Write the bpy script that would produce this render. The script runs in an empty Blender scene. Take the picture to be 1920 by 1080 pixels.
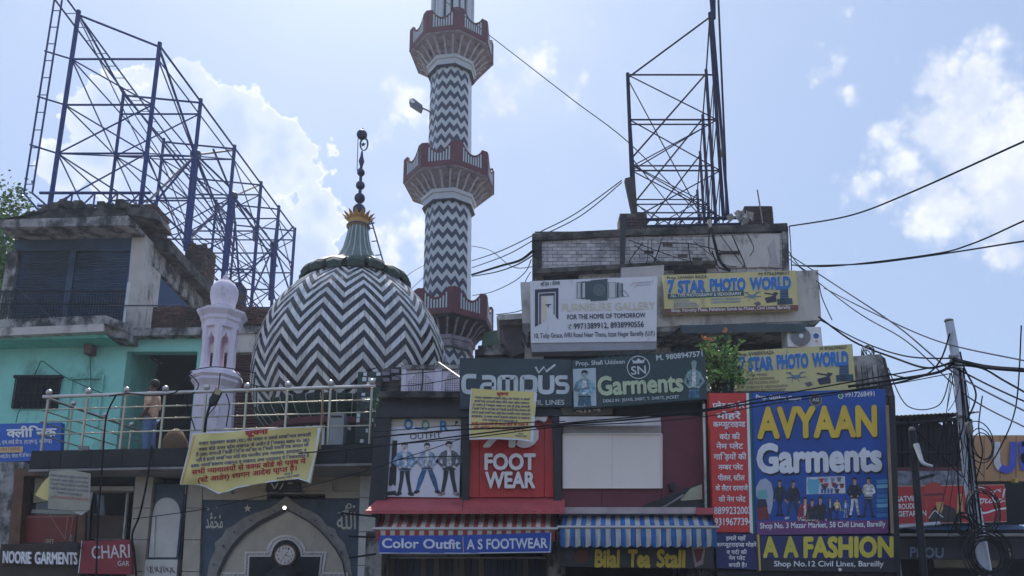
import bpy, bmesh, math, random
from mathutils import Vector, Matrix, noise as mnoise
random.seed(11)
R = math.radians
S = bpy.context.scene
COL = S.collection
# ------------------------------------------------------------------ camera
PIT, FPX, CX, CY, EYE = R(13.5), 1510.0, 960.0, 815.0, 1.6
CP, SP = math.cos(PIT), math.sin(PIT)
cam = bpy.data.cameras.new('camera')
camo = bpy.data.objects.new('camera', cam); COL.objects.link(camo)
cam.sensor_width = 36; cam.lens = 36 * FPX / 1920
cam.shift_y = (CY - 540) / 1920
camo.location = (0, 0, EYE); camo.rotation_euler = (R(90) + PIT, 0, 0)
cam.clip_end = 6000; cam.clip_start = .1
S.camera = camo
# ------------------------------------------------------------------ sun, sky
SUN_EL, SUN_AZ = R(57), R(-14)          # azimuth from +Y towards +X
sun = bpy.data.lights.new('sun', 'SUN'); sun.energy = 4.2; sun.angle = R(.53); sun.color = (1, .95, .87)
suno = bpy.data.objects.new('sun', sun); COL.objects.link(suno)
sd = Vector((math.sin(SUN_AZ) * math.cos(SUN_EL), math.cos(SUN_AZ) * math.cos(SUN_EL), math.sin(SUN_EL)))
suno.rotation_euler = (-sd).to_track_quat('-Z', 'Y').to_euler()
suno.location = (0, 0, 60)
S.view_settings.view_transform = 'Standard'; S.view_settings.look = 'None'
S.view_settings.gamma = 1; S.view_settings.exposure = 0.24; S.view_settings.use_curve_mapping = False
W = bpy.data.worlds.new('World'); S.world = W; W.use_nodes = True

def pix_dir(px, py):
    v = (CY - py) / FPX
    return Vector(((px - CX) / FPX, CP - v * SP, v * CP + SP)).normalized()

def make_world():
    nt = W.node_tree; nt.nodes.clear(); N = nt.nodes.new; L = nt.links.new
    out = N('ShaderNodeOutputWorld'); bg = N('ShaderNodeBackground')
    sky = N('ShaderNodeTexSky'); sky.sky_type = 'NISHITA'; sky.sun_disc = False
    sky.sun_elevation = SUN_EL; sky.sun_rotation = SUN_AZ; sky.air_density = 1.0; sky.dust_density = 1.7; sky.ozone_density = 1.8
    tc = N('ShaderNodeTexCoord')
    def math_(op, a, b=None, clamp=False):
        m = N('ShaderNodeMath'); m.operation = op; m.use_clamp = clamp
        for i, x in enumerate((a, b)):
            if x is None: continue
            if isinstance(x, (int, float)): m.inputs[i].default_value = x
            else: L(x, m.inputs[i])
        return m.outputs[0]
    def noise(scale, det, rough, dist=0):
        n = N('ShaderNodeTexNoise'); n.inputs['Scale'].default_value = scale; n.inputs['Detail'].default_value = det
        n.inputs['Roughness'].default_value = rough; n.inputs['Distortion'].default_value = dist
        L(tc.outputs['Generated'], n.inputs['Vector']); return n.outputs['Fac']
    def ss(x, a, b):
        m = N('ShaderNodeMapRange'); m.interpolation_type = 'SMOOTHSTEP'
        m.inputs['From Min'].default_value = a; m.inputs['From Max'].default_value = b
        L(x, m.inputs['Value']); return m.outputs[0]
    def field(blobs):
        acc = None
        for px, py, r in blobs:
            d = N('ShaderNodeVectorMath'); d.operation = 'DISTANCE'
            L(tc.outputs['Generated'], d.inputs[0]); d.inputs[1].default_value = pix_dir(px, py)
            rr = r / FPX * .86
            f = math_('SUBTRACT', 1.0, math_('DIVIDE', d.outputs['Value'], rr))
            f = math_('MULTIPLY', f, rr * 9)
            acc = f if acc is None else math_('MAXIMUM', acc, f)
        return acc
    puff = N('ShaderNodeTexVoronoi'); puff.feature = 'SMOOTH_F1'; puff.inputs['Scale'].default_value = 26; puff.inputs['Detail'].default_value = 3
    puff.inputs['Roughness'].default_value = .55
    L(tc.outputs['Generated'], puff.inputs['Vector'])
    pf = math_('MULTIPLY', math_('SUBTRACT', .42, puff.outputs['Distance']), .75)
    n1 = math_('SUBTRACT', noise(9, 8, .62, .3), .5)
    n2 = math_('SUBTRACT', noise(30, 7, .6), .5)
    cum = math_('ADD', math_('MULTIPLY', n1, .75), math_('ADD', math_('MULTIPLY', n2, .3), pf))
    # backlit cloud bank on the left: bright rim, shaded body
    A = field([(240, 250, 150), (330, 230, 150), (430, 260, 150), (500, 300, 130), (568, 330, 100), (190, 300, 120), (600, 400, 88), (350, 400, 220), (520, 480, 170), (120, 330, 80), (250, 520, 200), (630, 440, 70)])
    A = math_('ADD', A, math_('ADD', math_('MULTIPLY', n1, .22), math_('MULTIPLY', pf, .62)))
    # sunlit heaps on the right and round the minaret
    B = field([(1780, 125, 95), (1740, 170, 85), (1710, 125, 50), (1720, 250, 100), (1860, 140, 110), (1830, 200, 140), (1760, 240, 130), (1700, 200, 70), (1850, 300, 160), (1700, 300, 110), (1645, 335, 70), (1900, 360, 160), (1770, 380, 135), (1920, 180, 70), (1830, 430, 90),
               (1580, 115, 60), (1590, 25, 60), (1592, 165, 48), (770, 180, 95), (735, 220, 75), (775, 430, 92), (735, 465, 84), (790, 500, 76), (985, 140, 95), (930, 180, 95), (1060, 165, 70),
               (30, 375, 45), (690, 385, 30), (640, 330, 34), (1840, 640, 50), (1560, 520, 40), (1115, 45, 26)])
    B = math_('ADD', B, math_('ADD', math_('MULTIPLY', n1, .45), math_('ADD', math_('MULTIPLY', n2, .14), math_('MULTIPLY', pf, .75))))
    C = math_('ADD', math_('MULTIPLY', math_('SUBTRACT', noise(3.1, 9, .6, .4), .585), 3.0), math_('MULTIPLY', n2, .3))  # drifting cloud all over the dome
    aA = ss(A, -.02, .035); rim = math_('MAXIMUM', math_('MULTIPLY', math_('SUBTRACT', 1.0, ss(A, .01, .11)), math_('ADD', .45, math_('MULTIPLY', ss(n1, -.12, .06), .55))), math_('MULTIPLY', math_('SUBTRACT', 1.0, ss(A, .03, .45)), .45))
    aB = math_('MULTIPLY', ss(B, -.09, .24), .88); aC = math_('MULTIPLY', ss(C, -.35, .9), .42)
    def mix(fac, a, b):
        m = N('ShaderNodeMix'); m.data_type = 'RGBA'
        if isinstance(fac, (int, float)): m.inputs['Factor'].default_value = fac
        else: L(fac, m.inputs['Factor'])
        for k, x in (('A', a), ('B', b)):
            s = [i for i in m.inputs if i.name == k and i.type == 'RGBA'][0]
            if isinstance(x, tuple): s.default_value = (*x, 1)
            else: L(x, s)
        return [o for o in m.outputs if o.type == 'RGBA'][0]
    K = 1 / SKYSTR
    def kc(r, g, b): return (r * K, g * K, b * K)
    hue = N('ShaderNodeMix'); hue.data_type = 'RGBA'; hue.blend_type = 'MULTIPLY'; hue.inputs[0].default_value = 1
    s_ = [i for i in hue.inputs if i.type == 'RGBA']; L(sky.outputs[0], s_[0]); s_[1].default_value = (*SKYTINT, 1)
    base = mix(SKYVEIL, [o for o in hue.outputs if o.type == 'RGBA'][0], kc(.46, .59, .87))
    bodyB = mix(ss(math_('ADD', n1, math_('MULTIPLY', n2, .4)), -.13, .13), kc(.64, .70, .84), kc(.90, .92, .96))
    c = mix(aC, base, kc(.74, .80, .93))
    c = mix(aB, c, bodyB)
    bodyA = mix(math_('MULTIPLY', ss(n2, -.2, .2), .25), kc(.50, .61, .86), kc(.60, .70, .90))
    colA = mix(math_('MULTIPLY', rim, .85), bodyA, kc(1.0, 1.0, 1.0))
    c = mix(math_('MULTIPLY', aA, .92), c, colA)
    # nothing drawn as cloud below the horizon
    L(c, bg.inputs['Color']); bg.inputs['Strength'].default_value = SKYSTR
    L(bg.outputs[0], out.inputs['Surface'])
SKYSTR, SKYTINT, SKYVEIL = .10, (.90, .98, 1.02), .58
make_world()

# ------------------------------------------------------------------ helpers
def U(px, py, Y):
    v = (CY - py) / FPX; f = CP - v * SP
    return Vector(((px - CX) / FPX / f * Y, Y, (v * CP + SP) / f * Y + EYE))
def US(px, py, X):                                   # on a plane X = const
    v = (CY - py) / FPX; f = CP - v * SP
    Y = X * f * FPX / (px - CX); return U(px, py, Y)
def ppm(py, Y):                                      # pixels per metre there
    v = (CY - py) / FPX; return FPX * (CP - v * SP) / Y
def lin(c):
    return tuple((x / 255 / 12.92 if x / 255 <= .04045 else ((x / 255 + .055) / 1.055) ** 2.4) for x in c)
MATS = {}
def mat(name, col, rough=.7, metal=0, var=.16, scale=2.5, bump=0, bscale=30, grime=0, gcol=(26, 26, 30), gscale=1.2, streak=1, emit=0, alpha=1, coat=0, spec=None, trans=0):
    if name in MATS: return MATS[name]
    m = bpy.data.materials.new(name); MATS[name] = m; m.use_nodes = True
    nt = m.node_tree; b = nt.nodes['Principled BSDF']; N = nt.nodes.new; L = nt.links.new
    c = lin(col); b.inputs['Roughness'].default_value = rough; b.inputs['Metallic'].default_value = metal
    if coat: b.inputs['Coat Weight'].default_value = coat
    if spec is not None: b.inputs['Specular IOR Level'].default_value = spec
    if trans: b.inputs['Transmission Weight'].default_value = trans
    if emit:
        b.inputs['Emission Color'].default_value = (*c, 1); b.inputs['Emission Strength'].default_value = emit
    if alpha < 1: b.inputs['Alpha'].default_value = alpha
    geo = N('ShaderNodeNewGeometry')
    def nz(sc, det=5, ro=.6, st=1):
        mp = N('ShaderNodeMapping'); mp.inputs['Scale'].default_value = (sc * st, sc * st, sc)
        L(geo.outputs['Position'], mp.inputs['Vector'])
        n = N('ShaderNodeTexNoise'); n.inputs['Scale'].default_value = 1; n.inputs['Detail'].default_value = det; n.inputs['Roughness'].default_value = ro
        L(mp.outputs[0], n.inputs['Vector']); return n.outputs['Fac']
    def mx(f, a, bb):
        q = N('ShaderNodeMix'); q.data_type = 'RGBA'; L(f, q.inputs['Factor'])
        s = [i for i in q.inputs if i.type == 'RGBA']
        for k, x in zip(s, (a, bb)):
            if isinstance(x, tuple): k.default_value = (*x, 1)
            else: L(x, k)
        return [o for o in q.outputs if o.type == 'RGBA'][0]
    def ramp(f, lo, hi, a=0., bb=1.):
        r = N('ShaderNodeMapRange'); r.inputs['From Min'].default_value = lo; r.inputs['From Max'].default_value = hi
        r.inputs['To Min'].default_value = a; r.inputs['To Max'].default_value = bb
        r.interpolation_type = 'SMOOTHSTEP'; L(f, r.inputs['Value']); return r.outputs[0]
    dk = tuple(x * (1 - var) for x in c); lt = tuple(min(1, x * (1 + var) + var * .012) for x in c)
    col_ = mx(ramp(nz(scale, 6), .3, .7), dk, lt)
    if grime:
        f = ramp(nz(gscale, 8, .68, streak), .62 - grime * .3, .80 - grime * .25, 0, min(1, .55 + grime * .5))
        col_ = mx(f, col_, lin(gcol))
    L(col_, b.inputs['Base Color'])
    if bump:
        bp = N('ShaderNodeBump'); bp.inputs['Strength'].default_value = bump; bp.inputs['Distance'].default_value = .02
        L(nz(bscale, 5), bp.inputs['Height']); L(bp.outputs[0], b.inputs['Normal'])
    return m
def pflat(col):
    return mat('photo_print_%d_%d_%d' % tuple(col), col, .5, var=.5, scale=17, grime=.25, gcol=tuple(int(c * .5) for c in col), gscale=9)
def flat(col, rough=.5, var=.09):
    g = tuple(int(c * .72 + 22) for c in col)
    return mat('print_%d_%d_%d' % tuple(col), col, rough, var=var, scale=2.2, grime=.22, gcol=g, gscale=1.4, streak=2.5, bump=.25, bscale=3)

def props(o, label=None, cat=None, group=None, kind=None):
    if label: o['label'] = label
    if cat: o['category'] = cat
    if group: o['group'] = group
    if kind: o['kind'] = kind
    return o
LOC = {}
def thing(name, label, cat, loc=(0, 0, 0), group=None):
    o = bpy.data.objects.new(name, None); COL.objects.link(o); o.location = loc; o.empty_display_size = .2
    LOC[o] = Vector(loc); return props(o, label, cat, group)
def link(name, me, parent=None):
    o = bpy.data.objects.new(name, me); COL.objects.link(o)
    if parent is not None:
        o.parent = parent
        if parent in LOC: o.matrix_parent_inverse = Matrix.Translation(-LOC[parent])
    return o
class MB:
    def __init__(s): s.v = []; s.f = []; s.m = []; s.mats = []
    def mi(s, m):
        if m is None: return 0
        if m not in s.mats: s.mats.append(m)
        return s.mats.index(m)
    def add(s, vs, fs, m=None):
        n = len(s.v); s.v += [tuple(v) for v in vs]; k = s.mi(m)
        for f in fs: s.f.append([i + n for i in f]); s.m.append(k)
        return s
    def box(s, x0, x1, y0, y1, z0, z1, m=None):
        v = [(x, y, z) for z in (z0, z1) for y in (y0, y1) for x in (x0, x1)]
        return s.add(v, [(0, 2, 3, 1), (4, 5, 7, 6), (0, 1, 5, 4), (2, 6, 7, 3), (0, 4, 6, 2), (1, 3, 7, 5)], m)
    def prism(s, pts, ext, m=None):                   # polygon swept along a vector
        n = len(pts); p = [Vector(q) for q in pts]; e = Vector(ext)
        return s.add(p + [q + e for q in p], [tuple(range(n)), tuple(range(2 * n - 1, n - 1, -1))] + [(i, i + n, (i + 1) % n + n, (i + 1) % n) for i in range(n)], m)
    def tube(s, pts, r, n=6, m=None, cap=True):
        pts = [Vector(p) for p in pts]; rs = r if isinstance(r, (list, tuple)) else [r] * len(pts)
        vs = []; fs = []; prev = None
        for i, p in enumerate(pts):
            d = (pts[min(i + 1, len(pts) - 1)] - pts[max(i - 1, 0)])
            if d.length < 1e-6: d = Vector((0, 0, 1))
            d.normalize(); a = prev if prev is not None else (Vector((0, 0, 1)) if abs(d.z) < .9 else Vector((1, 0, 0)))
            x = d.cross(a)
            if x.length < 1e-5: x = d.cross(Vector((0, 1, 0)))
            x.normalize(); y = x.cross(d).normalized(); prev = y
            for k in range(n):
                t = 2 * math.pi * k / n; vs.append(p + (x * math.cos(t) + y * math.sin(t)) * rs[i])
        for i in range(len(pts) - 1):
            for k in range(n): fs.append((i * n + k, i * n + (k + 1) % n, (i + 1) * n + (k + 1) % n, (i + 1) * n + k))
        if cap: fs += [tuple(range(n - 1, -1, -1)), tuple(range(len(vs) - n, len(vs)))]
        return s.add(vs, fs, m)
    def lathe(s, c, prof, n=24, a0=0, m=None, sx=1):
        vs = []; fs = []
        for r, z in prof:
            for k in range(n):
                t = a0 + 2 * math.pi * k / n; vs.append((c[0] + r * math.sin(t) * sx, c[1] - r * math.cos(t), z))
        for i in range(len(prof) - 1):
            for k in range(n): fs.append((i * n + k, i * n + (k + 1) % n, (i + 1) * n + (k + 1) % n, (i + 1) * n + k))
        fs += [tuple(range(n - 1, -1, -1)), tuple(range(len(vs) - n, len(vs)))]
        return s.add(vs, fs, m)
    def sphere(s, c, r, n=10, m=None, sz=1):
        return s.lathe(c, [(max(.001, r * math.sin(math.pi * i / n)), c[2] - r * sz * math.cos(math.pi * i / n)) for i in range(n + 1)], n + 4, 0, m)
    def build(s, name, m=None, parent=None, smooth=False):
        me = bpy.data.meshes.new(name); me.from_pydata(s.v, [], s.f)
        if m is not None and not s.mats: s.mats = [m]
        for x in s.mats: me.materials.append(x)
        if len(s.mats) > 1: me.polygons.foreach_set('material_index', s.m)
        if smooth: me.polygons.foreach_set('use_smooth', [True] * len(me.polygons))
        bm = bmesh.new(); bm.from_mesh(me); bmesh.ops.recalc_face_normals(bm, faces=bm.faces); bm.to_mesh(me); bm.free()
        if smooth:
            try: me.set_sharp_from_angle(angle=R(38))
            except Exception: pass
        return link(name, me, parent)
def wrect(x0, y0, x1, y1, Y):                          # pixel rect -> world rect on plane Y
    ym = (y0 + y1) / 2; xm = (x0 + x1) / 2
    return U(x0, ym, Y).x, U(x1, ym, Y).x, U(xm, y1, Y).z, U(xm, y0, Y).z
def wbox(x0, y0, x1, y1, Y, d, mb=None, m=None):
    a, b, z0, z1 = wrect(x0, y0, x1, y1, Y); mb = mb or MB(); return mb.box(a, b, Y, Y + d, z0, z1, m)
def slab(pts, Y, t, mb=None, m=None):
    mb = mb or MB(); yf = Y if callable(Y) else (lambda a, b: Y)
    return mb.prism([U(x, y, yf(x, y)) for x, y in pts], (0, t, 0), m)
UNIT = None
def unit_box(m):
    k = 'piece_' + m.name
    if k in bpy.data.meshes: return bpy.data.meshes[k]
    mb = MB().box(-.5, .5, -.5, .5, -.5, .5); me = bpy.data.meshes.new(k); me.from_pydata(mb.v, [], mb.f); me.materials.append(m); return me
def pieces(name, items, parent, stuffname=None, limit=300):
    """items: (centre, size, material); nearest first become objects, the rest one stuff part"""
    items = sorted(items, key=lambda q: q[0][1])
    for c, s, m in items[:limit]:
        o = link(name, unit_box(m), parent); o.location = c; o.scale = s
    rest = items[limit:]
    if rest:
        mb = MB()
        for c, s, m in rest: mb.box(c[0] - s[0] / 2, c[0] + s[0] / 2, c[1] - s[1] / 2, c[1] + s[1] / 2, c[2] - s[2] / 2, c[2] + s[2] / 2, m)
        props(mb.build(stuffname or name + '_field', None, parent), kind='stuff')
def brick_items(x0, x1, z0, z1, Y, ms, bl=.23, bh=.075, d=.05, axis='x', skip=0.03, top=0):
    it = []; r = 0; z = z0
    while z < z1 - bh * .5:
        x = x0 - (bl / 2 if r % 2 else 0)
        while x < x1:
            a, b = max(x, x0), min(x + bl, x1)
            if b - a > .04 and random.random() > (skip if z < z1 - 2 * bh else skip + top):
                pr = random.uniform(-.008, .012)
                c = ((a + b) / 2, Y + d / 2 - pr, z + bh / 2); s = (b - a - .014, d, bh - .014)
                if axis == 'y': c = (Y - d / 2 + pr, (a + b) / 2, z + bh / 2); s = (d, b - a - .014, bh - .014)
                it.append((c, s, random.choice(ms)))
            x += bl
        z += bh; r += 1
    return it
def cyl_mesh(m, n=6):
    k = 'bar_%s_%d' % (m.name, n)
    if k in bpy.data.meshes: return bpy.data.meshes[k]
    mb = MB().tube([(0, 0, 0), (0, 0, 1)], 1, n); me = bpy.data.meshes.new(k); me.from_pydata(mb.v, [], mb.f); me.materials.append(m); return me
def bar(name, a, b, r, m, parent, n=6):
    a, b = Vector(a), Vector(b); d = b - a
    o = link(name, cyl_mesh(m, n), parent); o.location = a; o.rotation_mode = 'QUATERNION'
    o.rotation_quaternion = d.to_track_quat('Z', 'Y'); o.scale = (r, r, d.length); return o
def spline(pts, n=7):
    out = []; P = [Vector(p) for p in pts]
    if len(P) == 2: return [P[0].lerp(P[1], i / n) for i in range(n + 1)]
    for i in range(len(P) - 1):
        p0 = P[max(i - 1, 0)]; p1 = P[i]; p2 = P[i + 1]; p3 = P[min(i + 2, len(P) - 1)]
        for k in range(n):
            t = k / n
            out.append(.5 * ((2 * p1) + (p2 - p0) * t + (2 * p0 - 5 * p1 + 4 * p2 - p3) * t * t + (3 * p1 - p0 - 3 * p2 + p3) * t ** 3))
    out.append(P[-1]); return out

# ------------------------------------------------------------------ lettering
cu = bpy.data.curves.new('glyph', 'FONT'); tmp = bpy.data.objects.new('glyph', cu); COL.objects.link(tmp)
BFONT = cu.font
try:
    pass
except Exception: pass
cu.resolution_u = 3
INTER = cu.font
GC = {}
def rawmesh(s):
    cu.body = s; bpy.context.view_layer.update()
    dg = bpy.context.evaluated_depsgraph_get(); oe = tmp.evaluated_get(dg); me = oe.to_mesh()
    vs = [(v.co.x, v.co.y) for v in me.vertices]; fs = [tuple(p.vertices) for p in me.polygons]; oe.to_mesh_clear()
    return vs, fs
LMAX = {}
def glyph(ch, half=False):
    k = (ch, half)
    if k in GC: return GC[k]
    fkey = 'i' if ord(ch[0]) < 0x250 else 'b'; cu.font = INTER if fkey == 'i' else BFONT
    if fkey not in LMAX: LMAX[fkey] = max(v[0] for v in rawmesh('l')[0])
    if half:
        vs, fs, adv = glyph(ch); cut = adv * (.60 if ch not in 'कफ' else .7)
        bm = bmesh.new(); bv = [bm.verts.new((x, y, 0)) for x, y in vs]
        for f in fs:
            try: bm.faces.new([bv[i] for i in f])
            except Exception: pass
        bmesh.ops.bisect_plane(bm, geom=bm.verts[:] + bm.edges[:] + bm.faces[:], plane_co=(cut, 0, 0), plane_no=(1, 0, 0), clear_outer=True)
        bm.verts.index_update()
        GC[k] = ([(v.co.x, v.co.y) for v in bm.verts], [tuple(v.index for v in f.verts) for f in bm.faces], cut); bm.free(); return GC[k]
    if ch == ' ': GC[k] = ([], [], .28); return GC[k]
    vs, fs = rawmesh(ch); adv = max(v[0] for v in rawmesh(ch + 'l')[0]) - LMAX[fkey]
    GC[k] = (vs, fs, adv); return GC[k]
CONS = set(chr(c) for c in range(0x915, 0x93a)); VIR = '\u094d'; NUK = '\u093c'
def shape(s):
    out = []; i = 0
    while i < len(s):
        if s[i] in CONS:
            cl = []; reph = False
            if s[i] == 'र' and i + 2 < len(s) and s[i + 1] == VIR and s[i + 2] in CONS: reph = True; i += 2
            while True:
                c = s[i]; i += 1; nk = ''
                if i < len(s) and s[i] == NUK: nk = NUK; i += 1
                if i + 1 < len(s) and s[i] == VIR and s[i + 1] == 'र':
                    cl.append((c, False)); cl.append((VIR, False)); i += 2; break
                if i + 1 < len(s) and s[i] == VIR and s[i + 1] in CONS:
                    cl.append((c, True)); i += 1; continue
                cl.append((c, False))
                if nk: cl.append((nk, False))
                break
            if i < len(s) and s[i] == '\u093f': out.append(('\u093f', False)); i += 1
            out += cl
            tail = []
            while i < len(s) and 0x93e <= ord(s[i]) <= 0x94c or i < len(s) and s[i] in '\u0902\u0901': tail.append((s[i], False)); i += 1
            out += tail
            if reph: out.append(('\u0947', False))
        else: out.append((s[i], False)); i += 1
    return out
CAPH = max(v[1] for v in rawmesh('H')[0]); DEVH = max(v[1] for v in rawmesh('क')[0]); print('CAP', CAPH, DEVH)
def line(s, track=0):
    vs = []; fs = []; x = 0
    for ch, h in shape(s):
        gv, gf, adv = glyph(ch, h); n = len(vs)
        vs += [(a + x, b) for a, b in gv]; fs += [tuple(i + n for i in f) for f in gf]; x += adv + (track if adv > .02 else 0)
    return vs, fs, max(x, .01)
def text(s, p0, p1, h, Y, m, parent=None, bold=0, ex=0, eps=.012, shear=0, name='lettering', deva=False, track=0, amp=None, shadow=None, mb=None, xs=1):
    """one line of print from pixel p0 to p1 (baseline), cap height h px, on plane Y (number or function)"""
    if shadow:
        mm, dx, dy = shadow
        text(s, (p0[0] + dx, p0[1] + dy), (p1[0] + dx, p1[1] + dy), h, Y, mm, parent, bold, 0, eps * .6, shear, name + '_shadow' if name != 'lettering' else 'letter_shadow', deva, track)
    vs, fs, w = line(s, track); bold *= .72 if deva else .52
    if not fs: return None
    ch = DEVH if deva else CAPH
    x0 = min(v[0] for v in vs); x1 = max(v[0] for v in vs)
    ux = ((p1[0] - p0[0]) / (x1 - x0), (p1[1] - p0[1]) / (x1 - x0)); L = math.hypot(*ux); nx, ny = ux[1] / L, -ux[0] / L
    sy = h / ch; yf = Y if callable(Y) else (lambda a, b: Y)
    own = mb is None; mb = mb or MB()
    sh = [(0, 0)] if not bold else [(bold * math.cos(t * math.pi / 4), bold * math.sin(t * math.pi / 4)) for t in range(8)]
    be = {}
    if ex:
        for f in fs:
            for a, b in zip(f, f[1:] + f[:1]): be[(min(a, b), max(a, b))] = be.get((min(a, b), max(a, b)), 0) + 1
    for q, (bx, by) in enumerate(sh):
        P = []
        for x, y in vs:
            X = x - x0 + bx + shear * y; yy = y + by
            px = p0[0] + ux[0] * X + nx * yy * sy; py = p0[1] + ux[1] * X + ny * yy * sy
            Yl = yf(px, py); P.append((px, py, Yl))
        e = eps + q * .00025 + ex
        front = [U(a, b, c) + Vector((0, -e, 0)) for a, b, c in P]
        mb.add(front, fs, m)
        if ex:
            back = [v + Vector((0, ex, 0)) for v in front]; n = len(front)
            mb.add(front + back, [(a, b, b + n, a + n) for (a, b), c in be.items() if c == 1], m)
    if own: return mb.build(name, None, parent)
def poly(pts, Y, m, mb, eps=.006):
    yf = Y if callable(Y) else (lambda a, b: Y)
    return mb.add([U(x, y, yf(x, y)) + Vector((0, -eps, 0)) for x, y in pts], [tuple(range(len(pts)))], m)
def disc(cx, cy, rx, ry, Y, m, mb, eps=.006, n=20):
    return poly([(cx + rx * math.cos(2 * math.pi * i / n), cy + ry * math.sin(2 * math.pi * i / n)) for i in range(n)], Y, m, mb, eps)
def ring(cx, cy, r, w, Y, m, mb, eps=.008, n=24, a0=0, a1=360, ky=1):
    yf = Y if callable(Y) else (lambda a, b: Y); v = []; f = []
    for i in range(n + 1):
        t = R(a0 + (a1 - a0) * i / n)
        for q in (r - w / 2, r + w / 2):
            px, py = cx + q * math.cos(t), cy + q * math.sin(t) * ky; v.append(U(px, py, yf(px, py)) + Vector((0, -eps, 0)))
    for i in range(n): f.append((2 * i, 2 * i + 1, 2 * i + 3, 2 * i + 2))
    return mb.add(v, f, m)
def stroke(pts, w, Y, m, mb, eps=.01, smooth=True, n=6):
    P = [Vector((a, b, 0)) for a, b in pts]; P = spline(P, n) if smooth and len(P) > 2 else P
    yf = Y if callable(Y) else (lambda a, b: Y); v = []; f = []
    for i, p in enumerate(P):
        d = (P[min(i + 1, len(P) - 1)] - P[max(i - 1, 0)]).normalized(); q = Vector((-d.y, d.x, 0)) * w / 2
        for s in (-1, 1):
            z = p + q * s; v.append(U(z.x, z.y, yf(z.x, z.y)) + Vector((0, -eps, 0)))
    for i in range(len(P) - 1): f.append((2 * i, 2 * i + 1, 2 * i + 3, 2 * i + 2))
    return mb.add(v, f, m)
def man(cx, top, h, Y, parent, shirt, pants, skin=(190, 150, 125), hair=(25, 22, 22), wide=1.0, spread=.10, arms='down', half=False, shoes=(30, 28, 30), lean=0):
    """a standing figure printed on a sign"""
    mb = MB(); e = .006; u = h / 100.0
    def P(pts, c, k=0): poly([(cx + x * u * wide + lean * y * .01, top + y * u) for x, y in pts], Y, pflat(c), mb, e + k * .0008)
    s = spread * 100
    if not half:
        P([(-8, 48), (0.5, 48), (-s * .45, 72), (-s - .5, 94), (-s - 6, 94), (-s * .9 - 3, 70)], pants, 0)
        P([(-0.5, 48), (8, 48), (s * .9 + 3, 70), (s + 6, 94), (s + .5, 94), (s * .45, 72)], tuple(int(c * .85) for c in pants), 1)
        P([(-s - 7, 93), (-s + 1, 93), (-s + 1, 97), (-s - 5, 100), (-s - 11, 99)], shoes, 2); P([(s - 1, 93), (s + 7, 93), (s + 10, 99), (s + 4, 100), (s - 1, 97)], shoes, 2)
    else: P([(-9, 48), (9, 48), (11, 66), (1, 66), (0, 60), (-1, 66), (-11, 66)], pants, 0)
    P([(-5, 15), (5, 15), (12, 19), (14, 27), (10, 34), (10, 52), (-10, 52), (-10, 34), (-14, 27), (-12, 19)], shirt, 3)
    if max(shirt) > 90: P([(-3, 16), (3, 16), (3.6, 44), (-3.6, 45)], (206, 206, 208), 3.5); P([(-10, 47), (10, 47), (10, 51), (-10, 51)], tuple(int(c * .6) for c in pants), 3.6)
    if arms == 'down':
        P([(-12, 19), (-9, 24), (-13, 40), (-14, 53), (-18, 52), (-18, 38)], shirt, 4); P([(12, 19), (9, 24), (13, 40), (14, 53), (18, 52), (18, 38)], shirt, 4)
        P([(-14, 52), (-13, 57), (-16, 59), (-18, 56), (-18, 52)], skin, 5); P([(14, 52), (13, 57), (16, 59), (18, 56), (18, 52)], skin, 5)
    elif arms == 'hip':
        P([(-12, 19), (-9, 25), (-15, 36), (-8, 44), (-11, 47), (-21, 36)], shirt, 4); P([(12, 19), (9, 25), (15, 36), (8, 44), (11, 47), (21, 36)], shirt, 4)
        P([(-8, 43), (-5, 47), (-9, 49), (-11, 46)], skin, 5); P([(8, 43), (5, 47), (9, 49), (11, 46)], skin, 5)
    else:
        P([(-13, 20), (-9, 26), (-12, 34), (8, 30), (8, 34), (-12, 40), (-18, 36)], tuple(int(c * .8) for c in shirt), 4); P([(13, 20), (9, 26), (12, 34), (-8, 36), (-8, 40), (12, 41), (18, 36)], tuple(min(255, int(c * 1.12)) for c in shirt), 4.5)
    P([(-2.5, 11), (2.5, 11), (4, 16), (0, 20), (-4, 16)], skin, 5)
    P([(4.4 * math.cos(t / 12 * 2 * math.pi), 7.4 + 6.2 * math.sin(t / 12 * 2 * math.pi)) for t in range(12)], skin, 6)
    P([(-4.8, 8), (-5.4, 2), (-3, -1.5), (2, -2), (5.2, 1), (4.8, 8), (3.6, 4), (-3.2, 3.6)], hair, 7)
    P([(-2.6, 6.5), (-.7, 6.5), (-.7, 7.6), (-2.6, 7.6)], hair, 8); P([(2.6, 6.5), (.7, 6.5), (.7, 7.6), (2.6, 7.6)], hair, 8)
    P([(-1.5, 10.6), (1.5, 10.6), (1.2, 11.4), (-1.2, 11.4)], (110, 60, 55), 8)
    return mb.build('printed_man', None, parent)
# warm the glyph cache while the scene is still empty
for c_ in "ABCDEFGHIJKLMNOPQRSTUVWXYZabcdefghijklmnopqrstuvwxyz0123456789.,:&-()'": glyph(c_)
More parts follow.
